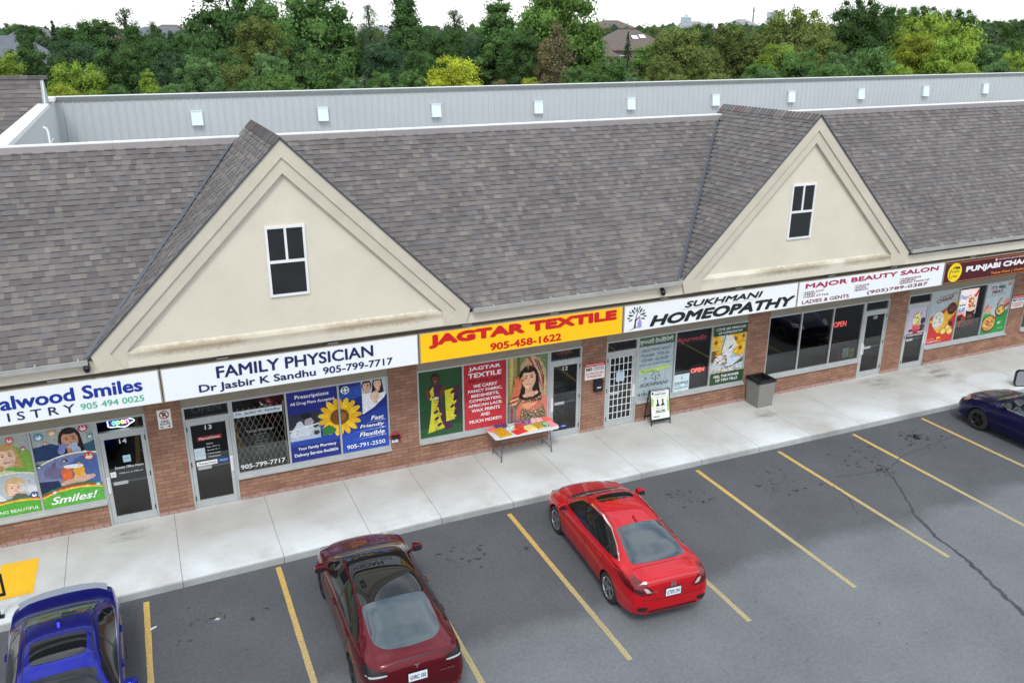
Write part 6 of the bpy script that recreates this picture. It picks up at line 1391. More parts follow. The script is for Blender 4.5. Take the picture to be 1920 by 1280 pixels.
c.wheels(RIMD, 5); c.mirror(.92, 1.03, .88, DRED, .85); c.handles([(.05, .86), (-.95, .90)], DRED); c.plate('rear', 0, .78, 'GVRC 103')
x = c.hit('rear', 0, .96, 0).x; mb = MB(); mb.box(x-.012, x-.003, -.05, .05, .985, .997); mb.prism([(-.014, .978), (.014, .978), (.004, .92), (-.004, .92)], 'x', x-.012, x-.003); mb.build('emblem', CHROME, R2, fixn=True)
me = fit_text('DUAL MOTOR', .26, .022, .01); mb = MB(); mb.mesh(me, 0, None, Matrix.Translation((c.hit('rear', -.5, .75, 0).x-.010, -.38, .75)) @ Matrix.Rotation(-math.pi/2, 4, 'Z') @ FRONT); mb.build('lettering', CHROME, R2, weld=False)

# ---- blue sports sedan, backed in
P = dict(ztop=[(-2.30, .70), (-2.28, .90), (-2.22, 1.05), (-2.1, 1.085), (-1.72, 1.10), (-1.25, 1.29), (-.85, 1.40), (-.3, 1.455), (.2, 1.445), (.6, 1.36), (1.15, 1.03), (1.45, .98), (1.85, .90), (2.12, .80), (2.27, .66), (2.30, .5)],
         zbelt=[(-2.30, .66), (-2.27, .82), (-2.15, .98), (-1.8, 1.03), (-1.2, 1.0), (0, .955), (1.1, .93), (1.6, .885), (2.0, .79), (2.2, .66), (2.30, .46)],
         wbelt=[(-2.30, .56), (-2.26, .70), (-2.12, .79), (-1.8, .83), (-1.2, .855), (0, .845), (1.2, .855), (1.7, .83), (2.0, .75), (2.2, .60), (2.28, .44), (2.30, .36)],
         wmax=[(-2.30, .66), (-2.26, .77), (-2.12, .85), (-1.7, .90), (-1.2, .91), (0, .895), (1.3, .91), (1.75, .885), (2.0, .83), (2.18, .71), (2.28, .54), (2.30, .44)],
         wroof=[(-2.30, .45), (-2.15, .64), (-1.75, .66), (-1.2, .585), (-.8, .565), (0, .575), (.6, .565), (1.15, .70), (1.6, .66), (2.0, .55), (2.25, .38), (2.30, .28)],
         crown=[(-2.30, .03), (-1.75, .05), (-.8, .065), (.6, .07), (1.15, .05), (1.8, .055), (2.2, .06), (2.30, .03)],
         zbot=[(-2.30, .34), (-2.12, .26), (-1.6, .2), (0, .18), (1.7, .19), (2.2, .22), (2.30, .28)], fa=1.40, ra=-1.27, wr=.33, trk=.775)
BLU = paint('bright_blue_car_paint', lin(12, 27, 145), .75, .24)
R3 = empty('parked_car', 'bright blue sedan with a sunroof backed up to the kerb at lower left', 'car', (-2.13, -5.97, 0), rad(-90+2), 'cars in the stalls')
c = Car(P, R3, BLU)
c.patch([(.56, -.52), (.56, .52), (.95, .60), (1.13, .655), (1.19, .4), (1.21, 0), (1.19, -.4), (1.13, -.655), (.95, -.60)], 'top', .004, WSGL, 'windshield')
c.patch([(-.90, -.52), (-.87, 0), (-.90, .52), (-1.62, .61), (-1.68, .3), (-1.69, 0), (-1.68, -.3), (-1.62, -.61)], 'top', .004, CARGL, 'rear_window')
c.patch([(-.20, -.42), (.28, -.40), (.31, 0), (.28, .40), (-.20, .42), (-.22, 0)], 'top', .005, WSGL, 'sunroof', rnd=3)
c.patch([(-.30, -.42), (-.18, -.42), (-.18, .42), (-.30, .42)], 'top', .004, TRIMB, 'sunroof_gap', rnd=2)
c.patch([(1.13, -.66), (1.21, -.4), (1.23, 0), (1.21, .4), (1.13, .66), (1.19, .69), (1.28, .4), (1.30, 0), (1.28, -.4), (1.19, -.69)], 'top', .003, TRIMB, 'cowl_panel')
SG = [(.95, .985), (.57, 1.26), (.2, 1.36), (-.3, 1.38), (-.75, 1.33), (-1.1, 1.22), (-1.38, 1.06), (-1.0, 1.035), (0, .99)]
for d in ('left', 'right'):
    sg = 1 if d == 'left' else -1
    c.patch(SG, d, .004, SIDEGL, 'side_window', rnd=1)
    c.seam([[(-.16, .985), (-.20, 1.375)], [(-.98, 1.03), (-1.0, 1.25)]], d, .05, TRIMB, 'window_pillar', .0065)
    c.seam([[(.95, .97), (0, .978), (-1.0, 1.022), (-1.42, 1.05)]], d, .014, CHROME, 'window_trim', .007)
    c.seam([[(.95, .95), (.93, .6), (.86, .28)], [(-.15, .96), (-.17, .5), (-.17, .27)], [(-1.02, 1.0), (-.95, .77), (-.83, .52), (-.80, .3)], [(.86, .28), (-.80, .28)]], d, .009, SEAM, 'door_gap')
    c.patch([(2.02, sg*.44), (1.80, sg*.76), (1.70, sg*.81), (1.95, sg*.77), (2.14, sg*.63), (2.20, sg*.46)][::sg], 'top', .004, HEADL, 'headlight', rnd=1, step=.04)
    c.patch([(sg*.46, .95), (sg*.79, .98), (sg*.83, .88), (sg*.80, .76), (sg*.50, .80)], 'rear', .006, TAILR, 'taillight', rnd=1, step=.04)
    c.seam([[(.5, sg*.50), (-.3, sg*.497), (-.85, sg*.505)]], 'top', .014, SEAM, 'roof_ditch')
    c.seam([[(1.25, sg*.62), (1.72, sg*.60), (2.08, sg*.45)]], 'top', .008, SEAM, 'bonnet_gap')
c.seam([[(-1.74, -.68), (-1.77, 0), (-1.74, .68)]], 'top', .010, SEAM, 'boot_gap')
SKYSHEEN = M('spoiler_sky_sheen', lin(120, 126, 136), .35, .4, coat=.6)  # grey paints in the sky's reflection on the spoiler lip
mb = MB(); Y = [-.72, -.66, -.55, -.3, 0, .3, .55, .66, .72]
def spx(y): return -2.06-.17*(1-(y/.75)**2)**.6
for a, b in zip(Y[:-1], Y[1:]):
    za, zb_ = (1.09-.06*(abs(a)/.78)**3), (1.09-.06*(abs(b)/.78)**3)
    mb.face([(spx(a)+.14, a, za-.02), (spx(b)+.14, b, zb_-.02), (spx(b), b, zb_+.055), (spx(a), a, za+.055)]); mb.face([(spx(a), a, za+.055), (spx(b), b, zb_+.055), (spx(b)-.015, b, zb_+.03), (spx(a)-.015, a, za+.03)]); mb.face([(spx(a)-.015, a, za+.03), (spx(b)-.015, b, zb_+.03), (spx(b)+.06, b, zb_-.06), (spx(a)+.06, a, za-.06)])
mb.build('boot_spoiler', SKYSHEEN, R3, fixn=True)
mb = MB(); mb.prism([(-.62, 1.50), (-.74, 1.49), (-.78, 1.40), (-.55, 1.43)], 'y', -.022, .022); mb.build('antenna_fin', BLU, R3, fixn=True)
mb = MB(); p_ = c.hit('top', .68, -.36, .008); q_ = c.hit('top', .74, -.36, .008); r_ = c.hit('top', .74, -.43, .008); s2 = c.hit('top', .68, -.43, .008); mb.face([p_, q_, r_, s2]); mb.build('windshield_sticker', WHITE, R3, fixn=True)
c.wheels(RIMD, 5); c.mirror(.86, 1.03, .87, BLU); c.handles([(.02, .84), (-.90, .88)], BLU)

# ---- old dark blue sedan at the right edge
P = dict(ztop=[(-2.40, .70), (-2.38, .90), (-2.30, 1.03), (-2.15, 1.07), (-1.75, 1.09), (-1.25, 1.29), (-.85, 1.40), (-.3, 1.455), (.2, 1.445), (.55, 1.36), (1.2, 1.02), (1.5, .965), (1.9, .875), (2.15, .79), (2.32, .68), (2.40, .5)],
         zbelt=[(-2.40, .66), (-2.35, .82), (-2.2, .96), (-1.8, 1.0), (-1.2, .985), (0, .94), (1.1, .92), (1.6, .875), (2.0, .79), (2.25, .68), (2.40, .46)],
         wbelt=[(-2.40, .56), (-2.35, .70), (-2.2, .78), (-1.8, .82), (-1.2, .845), (0, .85), (1.2, .855), (1.7, .84), (2.05, .77), (2.28, .60), (2.37, .44), (2.40, .36)],
         wmax=[(-2.40, .66), (-2.35, .77), (-2.2, .84), (-1.7, .885), (-1.2, .895), (0, .89), (1.3, .90), (1.8, .885), (2.1, .82), (2.28, .70), (2.37, .54), (2.40, .44)],
         wroof=[(-2.40, .45), (-2.2, .62), (-1.8, .64), (-1.25, .585), (-.85, .56), (0, .575), (.55, .565), (1.2, .70), (1.6, .67), (2.05, .57), (2.32, .38), (2.40, .28)],
         crown=[(-2.40, .03), (-1.75, .05), (-.85, .065), (.55, .07), (1.2, .05), (1.8, .055), (2.25, .06), (2.40, .03)],
         zbot=[(-2.40, .34), (-2.2, .26), (-1.6, .2), (0, .18), (1.7, .19), (2.25, .22), (2.40, .28)], fa=1.46, ra=-1.29, wr=.32, trk=.765)
NAVP = paint('navy_car_paint', lin(18, 15, 66), .5, .25)
R4 = empty('parked_car', 'dark navy sedan with amber headlight corner parked at the right edge', 'car', (22.27, -5.60, 0), rad(90), 'cars in the stalls')
c = Car(P, R4, NAVP)
c.patch([(.51, -.52), (.51, .52), (.9, .60), (1.18, .655), (1.24, .4), (1.26, 0), (1.24, -.4), (1.18, -.655), (.9, -.60)], 'top', .004, WSGL, 'windshield')
c.patch([(-.90, -.52), (-.87, 0), (-.90, .52), (-1.62, .60), (-1.68, .3), (-1.69, 0), (-1.68, -.3), (-1.62, -.60)], 'top', .004, CARGL, 'rear_window')
c.patch([(1.18, -.66), (1.26, -.4), (1.28, 0), (1.26, .4), (1.18, .66), (1.24, .69), (1.34, .4), (1.36, 0), (1.34, -.4), (1.24, -.69)], 'top', .003, TRIMB, 'cowl_panel')
for d in ('left', 'right'):
    sg = 1 if d == 'left' else -1
    c.patch([(.98, .975), (.55, 1.26), (.2, 1.35), (-.3, 1.37), (-.75, 1.32), (-1.1, 1.21), (-1.38, 1.05), (-1.0, 1.02), (0, .98)], d, .004, CARGL, 'side_window', rnd=1)
    c.seam([[(-.16, .98), (-.20, 1.37)], [(-.98, 1.03), (-1.0, 1.25)]], d, .05, TRIMB, 'window_pillar', .0065)
    c.seam([[(.98, .96), (0, .966), (-1.0, 1.008), (-1.42, 1.04)]], d, .012, CHROME, 'window_trim', .007)
    c.seam([[(.95, .94), (.93, .6), (.86, .28)], [(-.15, .95), (-.17, .5), (-.17, .27)], [(-1.02, 1.0), (-.95, .77), (-.83, .52), (-.80, .3)]], d, .009, SEAM, 'door_gap')
    hl = c.patch([(2.10, sg*.45), (1.92, sg*.72), (1.80, sg*.83), (2.02, sg*.81), (2.20, sg*.68), (2.28, sg*.5)][::sg], 'top', .004, HEADL, 'headlight', rnd=1, step=.04)
    c.patch([(1.90, sg*.76), (1.80, sg*.82), (1.98, sg*.815), (2.05, sg*.77)][::sg], 'top', .007, AMBER, 'amber_lens', parent=hl, rnd=1, step=.04)
    c.patch([(sg*.46, .93), (sg*.79, .96), (sg*.83, .86), (sg*.80, .74), (sg*.50, .78)], 'rear', .006, TAILR, 'taillight', rnd=1, step=.04)
    c.seam([[(1.30, sg*.64), (1.8, sg*.62), (2.15, sg*.46)]], 'top', .008, SEAM, 'bonnet_gap')
c.wheels(RIMD, 5, 'single', .62); c.mirror(.86, 1.0, .87, NAVP); c.handles([(.02, .82), (-.90, .86)], NAVP)
# ------------------------------------------------------------------ trees and houses behind the plaza
def foliage_mat():
    m = bpy.data.materials.new('foliage'); m.use_nodes = True; t = m.node_tree; t.nodes.clear(); L = t.links
    oi = nn(t, 'ShaderNodeObjectInfo'); at_ = nn(t, 'ShaderNodeAttribute', attribute_name='Col')
    mx = nn(t, 'ShaderNodeMixRGB', blend_type='MULTIPLY'); mx.inputs[0].default_value = 1; L.new(oi.outputs['Color'], mx.inputs[1]); L.new(at_.outputs['Color'], mx.inputs[2])
    d = nn(t, 'ShaderNodeBsdfDiffuse'); tl = nn(t, 'ShaderNodeBsdfTranslucent'); ms = nn(t, 'ShaderNodeMixShader'); ms.inputs[0].default_value = .36
    L.new(mx.outputs[0], d.inputs[0]); L.new(mx.outputs[0], tl.inputs[0]); L.new(d.outputs[0], ms.inputs[1]); L.new(tl.outputs[0], ms.inputs[2])
    o = nn(t, 'ShaderNodeOutputMaterial'); L.new(ms.outputs[0], o.inputs[0]); return m
LEAF = foliage_mat(); BARK = M('bark', (.075, .062, .05), .95, var=.3, vscale=6)
def leaf_quad(mb, p, n, s, rr, col):
    n = Vector(n); n = (n+Vector((rr.gauss(0, .55), rr.gauss(0, .55), rr.gauss(0, .45)))).normalized()
    a = n.orthogonal().normalized(); b = n.cross(a); t = rr.uniform(0, 6.28); u = math.cos(t)*a+math.sin(t)*b; v = n.cross(u)
    l, w = s*rr.uniform(.7, 1.35), s*rr.uniform(.4, .8)
    mb.face([p-u*l*.5, p+v*w*.5+u*l*.05, p+u*l*.5, p-v*w*.5+u*l*.05], 0, col)
ICO = bpy.data.meshes.new('ico'); _b = bmesh.new(); bmesh.ops.create_icosphere(_b, subdivisions=2, radius=1.0); _b.to_mesh(ICO); _b.free()
SPEC = {  # half width, crown height, lowest bough, blobs, blob radii, leaves, leaf size
    'broad': (4.1, 7.6, 78, .65, 1.4, 300, .25), 'tall': (3.1, 9.5, 70, .55, 1.15, 280, .24), 'willow': (3.6, 7.6, 66, .6, 1.2, 340, .21), 'sparse': (2.7, 8.5, 40, .45, .9, 170, .22), 'shrub': (4.5, 5.6, 60, .6, 1.3, 260, .26), 'conifer': (2.2, 9.0, 0, 0, 0, 0, .3)}
def tree_proto(kind, seed):
    """crown with its top at z = 0; the trunk's foot (z < -30) is set for each tree"""
    rr = random.Random(seed); cr = MB(); tk = MB(); W_, HC, nb, r0, r1, nl, ls = SPEC[kind]
    def shade(k=1.0):
        f = rr.uniform(.66, 1.3)*k; return (f*rr.uniform(.88, 1.12), f, f*rr.uniform(.75, 1.15))
    if kind == 'conifer':
        tk.tube((0, 0, -34), (0, 0, -.2), .2, .02, 7)
        for i in range(34):
            f0 = i/33; z = -.1-HC*f0; R_ = W_*(f0**.85)+.1
            for k in range(max(5, int(R_*11))):
                a = rr.uniform(0, 6.28); r_ = R_*rr.uniform(.7, 1.15)
                for q in range(8):
                    f = rr.uniform(.15, 1); leaf_quad(cr, Vector((math.cos(a)*r_*f, math.sin(a)*r_*f, z-.28*r_*f+rr.uniform(-.1, .1))), (math.cos(a)*.4, math.sin(a)*.4, .9), .30, rr, shade())
        return cr, tk
    tk.tube((0, 0, -34), (0, 0, -HC*.8), .28, .22, 8); tk.tube((0, 0, -HC*.82), (.1, .1, -HC*.15), .22, .05, 7)
    lob = [(rr.uniform(0, 6.28), rr.uniform(.75, 1.2)) for _ in range(5)]
    for i in range(nb):
        f = (i+.5)/nb                                        # 0 at the top, 1 at the lowest bough
        prof = math.sin(math.pi*min(1, .10+.66*f))**.62 if kind in ('broad', 'willow') else (min(1, .22+1.1*f)*(1 if f < .8 else 1.5-.62*f) if kind != 'shrub' else min(1, .3+1.3*f))
        a = i*2.39996+rr.uniform(-.35, .35); lobe = 1+.16*math.cos(2*a+lob[0][0])+.10*math.cos(3*a+lob[1][0])
        R_ = W_*prof*lobe*rr.choice((.28, .55, .74, .80)); r = rr.uniform(r0, r1)*(.72+.35*min(1, f*2.2))
        c = Vector((math.cos(a)*R_, math.sin(a)*R_, -r*.75-(HC-r)*f+rr.uniform(-.35, .35)))
        st = Vector((0, 0, max(-HC*.85, c.z-R_*.85-.4))); mid = (st+c)/2+Vector((0, 0, .2)); tk.tube(st, mid, .09, .055, 5, caps=False); tk.tube(mid, c, .055, .02, 5, caps=False)
        for _ in range(2 if kind != 'sparse' else 6): tk.tube(c, c+Vector((rr.gauss(0, 1), rr.gauss(0, 1), rr.gauss(.4, .8))).normalized()*r*rr.uniform(.8, 1.3), .022, .006, 4, caps=False)
        tone = rr.uniform(.76, 1.24)
        if kind != 'sparse':
            k = len(cr.v); dd = [rr.uniform(.42, .74) for _ in ICO.vertices]
            for v, q in zip(ICO.vertices, dd): cr.v.append((c.x+v.co.x*r*q, c.y+v.co.y*r*q, c.z+v.co.z*r*q*.8))
            for p in ICO.polygons: cr.f.append(tuple(k+j for j in p.vertices)); cr.m.append(0); cr.c.append(tuple(x*tone for x in shade(.9)))
        n_ = int(nl*(r/1.2)**1.8)
        for _ in range(n_):
            d = Vector((rr.gauss(0, 1), rr.gauss(0, 1), rr.gauss(.15, .95))).normalized(); k = rr.uniform(.5, 1.12)
            p = c+Vector((d.x*r, d.y*r, d.z*r*.82))*k
            if kind == 'willow': p.z -= rr.uniform(0, .55)*k
            leaf_quad(cr, p, d+Vector((0, 0, .45)), ls, rr, tuple(x*tone for x in shade()))
        for _ in range(int(n_*.12)):
            d = Vector((rr.gauss(0, 1), rr.gauss(0, 1), rr.gauss(.35, .9))).normalized(); leaf_quad(cr, c+d*r*rr.uniform(1.02, 1.32), d, ls*.85, rr, tuple(x*tone for x in shade(1.05)))
    return cr, tk
PROTO = {}
def get_proto(kind, var):
    if (kind, var) not in PROTO:
        c, t = tree_proto(kind, sum(ord(ch) for ch in kind)*7+var*131)
        co = c.build('crown', LEAF, None, weld=False); to = t.build('trunk', BARK, None, weld=False)
        PROTO[(kind, var)] = (co.data, to.data)
        for o in (co, to): bpy.data.objects.remove(o)
    return PROTO[(kind, var)]
def ray(px, py): return fwd*1.0+(px-960)/FPX*r2+(640-py)/FPX*u2
def at_depth(px, py, Y):
    d = ray(px, py); t = (Y-CAM_POS.y)/d.y; return CAM_POS+d*t, t
DKG, MDG, LTG, OLV, LIM, YEL_, GLDT, BRN, GRG, BLG, WIL = (.070, .132, .047), (.105, .190, .062), (.145, .245, .068), (.150, .192, .060), (.22, .32, .058), (.36, .41, .050), (.28, .33, .05), (.18, .16, .085), (.110, .165, .092), (.058, .108, .056), (.115, .200, .078)
CN = {DKG: 'dark green', MDG: 'mid green', LTG: 'bright green', OLV: 'olive', LIM: 'lime green', YEL_: 'bright yellow', GLDT: 'golden', BRN: 'brownish', GRG: 'grey green', BLG: 'blackish green', WIL: 'soft green'}
KN = {'broad': ('deciduous_tree', 'broad tree', 'tree'), 'tall': ('deciduous_tree', 'upright tree', 'tree'), 'willow': ('deciduous_tree', 'feathery tree', 'tree'), 'sparse': ('deciduous_tree', 'sparse tree', 'tree'), 'conifer': ('conifer_tree', 'conifer', 'tree'), 'shrub': ('shrub', 'low shrub', 'shrub')}
HOODX = [368, 604, 817, 1007, 1182, 1343, 1471, 1622, 1745, 1869]; ORD = ['first', 'second', 'third', 'fourth', 'fifth', 'sixth', 'seventh', 'eighth', 'ninth', 'tenth']
used = {}
def where(px):
    if px < 90: return "above the left wing's roof"
    if px < 300: return 'left of the first white parapet hood'
    k = min(range(10), key=lambda i: abs(HOODX[i]-px)); d = px-HOODX[k]
    return ('just left of' if d < -32 else 'just right of' if d > 32 else 'straight above')+' the %s white hood' % ORD[k]
rt_ = random.Random(99)
def plant(px, py, wpx, Y, kind, col, row, var=None):
    Y = {'front': 27+(Y-26)*1.6, 'middle': 40+(Y-34)*1.9, 'far': Y+30}[row]
    P, t = at_depth(px, py, Y); var = rt_.randrange(2) if var is None else var
    cm, tm = get_proto(kind, var); nm, word, cat = KN[kind]
    H_ = P.z+.06; sc = wpx*t/FPX/(2*SPEC[kind][0])*1.06; szc = sc*rt_.uniform(.95, 1.2)
    lab = '%s %s %s, %s row' % (CN[col], word, where(px), row)
    if lab in used: lab = '%s %s, %s row, %s, among its like' % (CN[col], word, row, where(px))
    used[lab] = used.get(lab, 0)+1
    e = empty(nm, lab, cat, (P.x, Y, -.06), rt_.uniform(0, 6.28), 'trees and shrubs behind the plaza')
    k = rt_.uniform(1.0, 1.3); tm = tm.copy()
    for v in tm.vertices:
        if v.co.z < -30: v.co.z = -max(H_/szc, SPEC[kind][1]*.85)
    for n_, me in (('crown', cm), ('trunk', tm)):
        o = bpy.data.objects.new(n_, me); COL.objects.link(o); o.parent = e; o.color = (col[0]*k, col[1]*k, col[2]*k, 1); o.location = (0, 0, H_); o.scale = (sc, sc, szc)
for T in [  # px, py of the top, width in px, depth, kind, colour
    (-8, 100, 120, 29, 'broad', LIM), (142, 118, 125, 30, 'broad', LIM), (112, 158, 85, 26, 'shrub', GLDT), (275, 130, 50, 30, 'tall', LIM), (366, 100, 100, 33, 'willow', WIL), (318, 158, 70, 28, 'shrub', WIL), (215, 160, 60, 27, 'shrub', MDG),
    (852, 108, 130, 29, 'broad', YEL_), (995, 146, 55, 27, 'broad', GLDT), (772, 128, 60, 31, 'willow', MDG), (712, 136, 70, 29, 'broad', MDG), (598, 100, 175, 32, 'broad', MDG), (520, 140, 80, 28, 'broad', LTG), (655, 148, 70, 28, 'shrub', WIL),
    (1090, 152, 110, 28, 'shrub', MDG), (1185, 146, 120, 29, 'shrub', GRG), (1270, 140, 90, 29, 'shrub', OLV), (1350, 138, 90, 28, 'shrub', OLV), (460, 150, 90, 28, 'shrub', MDG), (940, 150, 70, 28, 'shrub', BRN),
    (1690, 122, 70, 29, 'shrub', LIM), (1908, 98, 70, 30, 'broad', LIM), (1440, 130, 110, 29, 'shrub', WIL), (1560, 120, 130, 30, 'shrub', MDG), (1810, 120, 90, 29, 'shrub', LIM), (1880, 112, 80, 30, 'shrub', WIL)]:
    plant(*T, 'front')
for T in [
    (45, 62, 90, 50, 'tall', DKG), (97, 40, 70, 52, 'conifer', BLG), (165, 36, 115, 46, 'broad', DKG), (140, 78, 130, 42, 'broad', BLG), (230, 8, 80, 47, 'sparse', DKG), (245, 45, 90, 44, 'tall', DKG), (285, 36, 70, 48, 'sparse', DKG), (290, 72, 130, 40, 'broad', DKG), (205, 92, 120, 39, 'broad', DKG), (55, 92, 130, 38, 'broad', DKG), (320, 100, 90, 38, 'broad', BLG),
    (430, -14, 200, 52, 'broad', DKG), (566, -22, 205, 50, 'broad', MDG), (625, 28, 95, 54, 'broad', MDG), (478, 26, 110, 41, 'willow', OLV), (505, 92, 110, 36, 'willow', WIL), (405, 92, 110, 37, 'broad', DKG), (350, 62, 80, 56, 'broad', MDG), (440, 120, 110, 34, 'broad', OLV), (545, 70, 120, 42, 'broad', DKG),
    (690, 4, 62, 48, 'sparse', DKG), (757, -8, 115, 46, 'tall', DKG), (655, 62, 80, 50, 'broad', DKG), (720, 76, 110, 42, 'broad', BLG), (815, 62, 100, 45, 'broad', DKG), (852, 12, 80, 50, 'sparse', DKG), (850, 55, 90, 47, 'tall', DKG), (895, 70, 90, 43, 'broad', BLG), (790, 95, 90, 38, 'broad', DKG),
    (935, -6, 110, 42, 'tall', MDG), (1042, -34, 190, 50, 'broad', LTG), (985, 58, 100, 40, 'broad', DKG), (1046, 38, 105, 38, 'sparse', BRN), (1020, 74, 70, 39, 'tall', BRN), (1092, 124, 80, 36, 'broad', MDG), (1080, 60, 70, 52, 'broad', DKG),
    (1147, 108, 80, 41, 'broad', MDG), (1178, 60, 36, 46, 'conifer', BLG), (1222, 84, 80, 43, 'broad', LTG), (1275, 52, 130, 42, 'broad', OLV), (1335, 92, 90, 38, 'tall', OLV), (1378, 50, 115, 45, 'broad', OLV), (1312, 44, 90, 50, 'broad', DKG), (1428, 74, 70, 47, 'broad', BLG), (1244, 104, 70, 38, 'broad', OLV),
    (1498, 18, 165, 45, 'broad', OLV), (1460, 84, 110, 39, 'broad', LIM), (1542, 62, 100, 41, 'broad', OLV), (1505, 95, 120, 37, 'broad', MDG), (1420, 120, 80, 35, 'broad', MDG),
    (1612, 0, 118, 52, 'broad', DKG), (1668, 10, 80, 53, 'tall', DKG), (1692, 14, 55, 55, 'tall', LTG), (1640, 82, 165, 39, 'willow', MDG), (1580, 92, 100, 37, 'willow', WIL),
    (1757, 28, 180, 41, 'broad', LIM), (1728, 62, 90, 40, 'broad', GLDT), (1790, 70, 110, 38, 'broad', LIM), (1850, 42, 90, 49, 'willow', GRG), (1892, 40, 80, 53, 'broad', DKG), (1918, 72, 80, 45, 'broad', MDG), (1800, 18, 90, 58, 'broad', DKG), (1735, 12, 90, 58, 'broad', DKG), (1868, 76, 90, 38, 'willow', WIL)]:
    plant(*T, 'middle')
for i in range(52):
    px = -30+38.5*i+rt_.uniform(-16, 16); Y = rt_.uniform(75, 170)
    if 1060 < px < 1245: continue
    top = 50-px*.006+rt_.uniform(-8, 16)
    plant(px, top, rt_.uniform(45, 80), Y, rt_.choice(['broad', 'broad', 'tall', 'conifer', 'willow']), rt_.choice([DKG, DKG, BLG, MDG, GRG]), 'far')
# the wooded suburb running to the horizon: one mass of foliage
wd = MB(); rr = random.Random(55)
ICO1 = bpy.data.meshes.new('ico1'); _b = bmesh.new(); bmesh.ops.create_icosphere(_b, subdivisions=1, radius=1.0); _b.to_mesh(ICO1); _b.free()
for i in range(1500):
    Y = 170+750*rr.random()**1.4; px = rr.uniform(-150, 2070); P, t = at_depth(px, rr.uniform(47, 70)-px*.006, Y); h = max(7, P.z); w = rr.uniform(2.6, 4.6)*(1+Y*.0012); hc = min(h*.55, w*1.5)
    tone = rr.uniform(.7, 1.3); c0 = rr.choice([(.9, 1, .9), (1.1, 1, .8), (.8, 1, 1), (1.3, 1.1, .8)])
    for q in range(3):
        cx, cy, cz = P.x+rr.uniform(-.5, .5)*w, Y+rr.uniform(-.5, .5)*w, h-hc*(.55+.35*q); k = len(wd.v)
        for v in ICO1.vertices:
            d = rr.uniform(.7, 1.05); wd.v.append((cx+v.co.x*w*d*(.6+.2*q), cy+v.co.y*w*d*(.6+.2*q), cz+v.co.z*hc*.5*d))
        for p in ICO1.polygons: wd.f.append(tuple(k+j for j in p.vertices)); wd.m.append(0); wd.c.append(tuple(x*tone*rr.uniform(.75, 1.25) for x in c0))
    for _ in range(26):
        d = Vector((rr.gauss(0, 1), rr.gauss(0, 1), rr.gauss(.2, .8))).normalized(); p = Vector((P.x, Y, h-hc*.75))+Vector((d.x*w*.85, d.y*w*.85, d.z*hc*.72))
        leaf_quad(wd, p, d+Vector((0, 0, .4)), .5+Y*.0016, rr, tuple(x*tone*rr.uniform(.8, 1.2) for x in c0))
o = wd.build('woodland', LEAF, None, weld=False); o['kind'] = 'stuff'; o.color = (.075, .115, .060, 1)
tag(o, 'distant dark green woodland of the suburb on the horizon', 'woodland')
g_ = MB()
# undergrowth that closes the gaps between the trunks behind the parapet
un = MB(); rr = random.Random(77)
for i in range(9000):
    x = rr.uniform(-14, 95); Y = rr.uniform(40, 90); z = rr.uniform(.2, 6.0)*rr.random()**.3
    tone = rr.uniform(.6, 1.2); leaf_quad(un, Vector((x, Y, z)), (0, -.6, .8), .8, rr, (tone, tone, tone))
o = un.build('undergrowth', LEAF, None, weld=False); o['kind'] = 'stuff'; o.color = (.045, .075, .030, 1); tag(o, 'dense dark undergrowth between the trunks behind the plaza', 'undergrowth')

# houses among the trees
ROOFM = {}
def roof_m(c):
    if c not in ROOFM: ROOFM[c] = M('house_roof', c, .9, var=.14, vscale=1.2, bump=.4, bscale=20)
    return ROOFM[c]
def wall_m(c):
    k = ('w', c)
    if k not in ROOFM: ROOFM[k] = M('house_brick', c, .9, var=.12, vscale=.8)
    return ROOFM[k]
DKPANE = M('house_pane', (.05, .06, .07), .1)
def house(px, py, Y, w, d, pitch, rc, wc, label, rz=0.0, wins=(), sky=(), hip=True, chim=False):
    Y *= 1.62 if Y < 100 else 1.15
    P, t = at_depth(px, py, Y); zr = P.z; rh = d/2*pitch; ze = zr-rh
    e = empty('house', label, 'house', (P.x, Y, -.06), rz); a, b = w/2, d/2
    mb = MB(); mb.box(-a, a, -b, b, 0, ze+.06, skip='bt'); wl = mb.build('wall', wall_m(wc), e)
    o_ = .45; A, B = a+o_, b+o_; zo = ze-.06*0; i_ = min(a*.8, b*.95) if hip else -0.0
    mb = MB(); R0, R1 = (-A+i_, 0, zr), (A-i_, 0, zr); c = [(-A, -B, zo), (A, -B, zo), (A, B, zo), (-A, B, zo)]
    mb.face([c[0], c[1], R1, R0]); mb.face([c[2], c[3], R0, R1])
    mb.face([c[1], c[2], R1]); mb.face([c[3], c[0], R0]); mb.box(-A, A, -B, B, zo-.22, zo-.005); rf = mb.build('roof', roof_m(rc), e)
    if chim:
        mb = MB(); mb.box(a*.4, a*.4+.8, -.3, .5, zr-1.2, zr+.9); mb.build('chimney', wall_m(wc), rf)
    for (u, v) in sky:
        mb = MB(); z = zo+(zr-zo)*v; y = -B*(1-v); n_ = Vector((0, -(zr-zo), B)).normalized(); p0 = Vector((u, y, z))+n_*.08; up_ = Vector((0, B, zr-zo)).normalized()
        mb.face([p0+Vector((-.55, 0, 0)), p0+Vector((.55, 0, 0)), p0+Vector((.55, 0, 0))+up_*1.1, p0+Vector((-.55, 0, 0))+up_*1.1]); mb.build('skylight', WHITE, rf)
    for (u, z, ww, hh) in wins:
        z = ze-z; mb = MB(); mb.box(u-ww/2, u+ww/2, -b-.08, -b+.02, z-hh, z); f = mb.build('window', WHITE, e)
        for k in range(3):
            mb = MB(); x0 = u-ww/2+.08+k*(ww-.08)/3; mb.box(x0, x0+(ww-.08)/3-.08, -b-.10, -b-.07, z-hh+.1, z-.1); mb.build('pane', DKPANE, f)
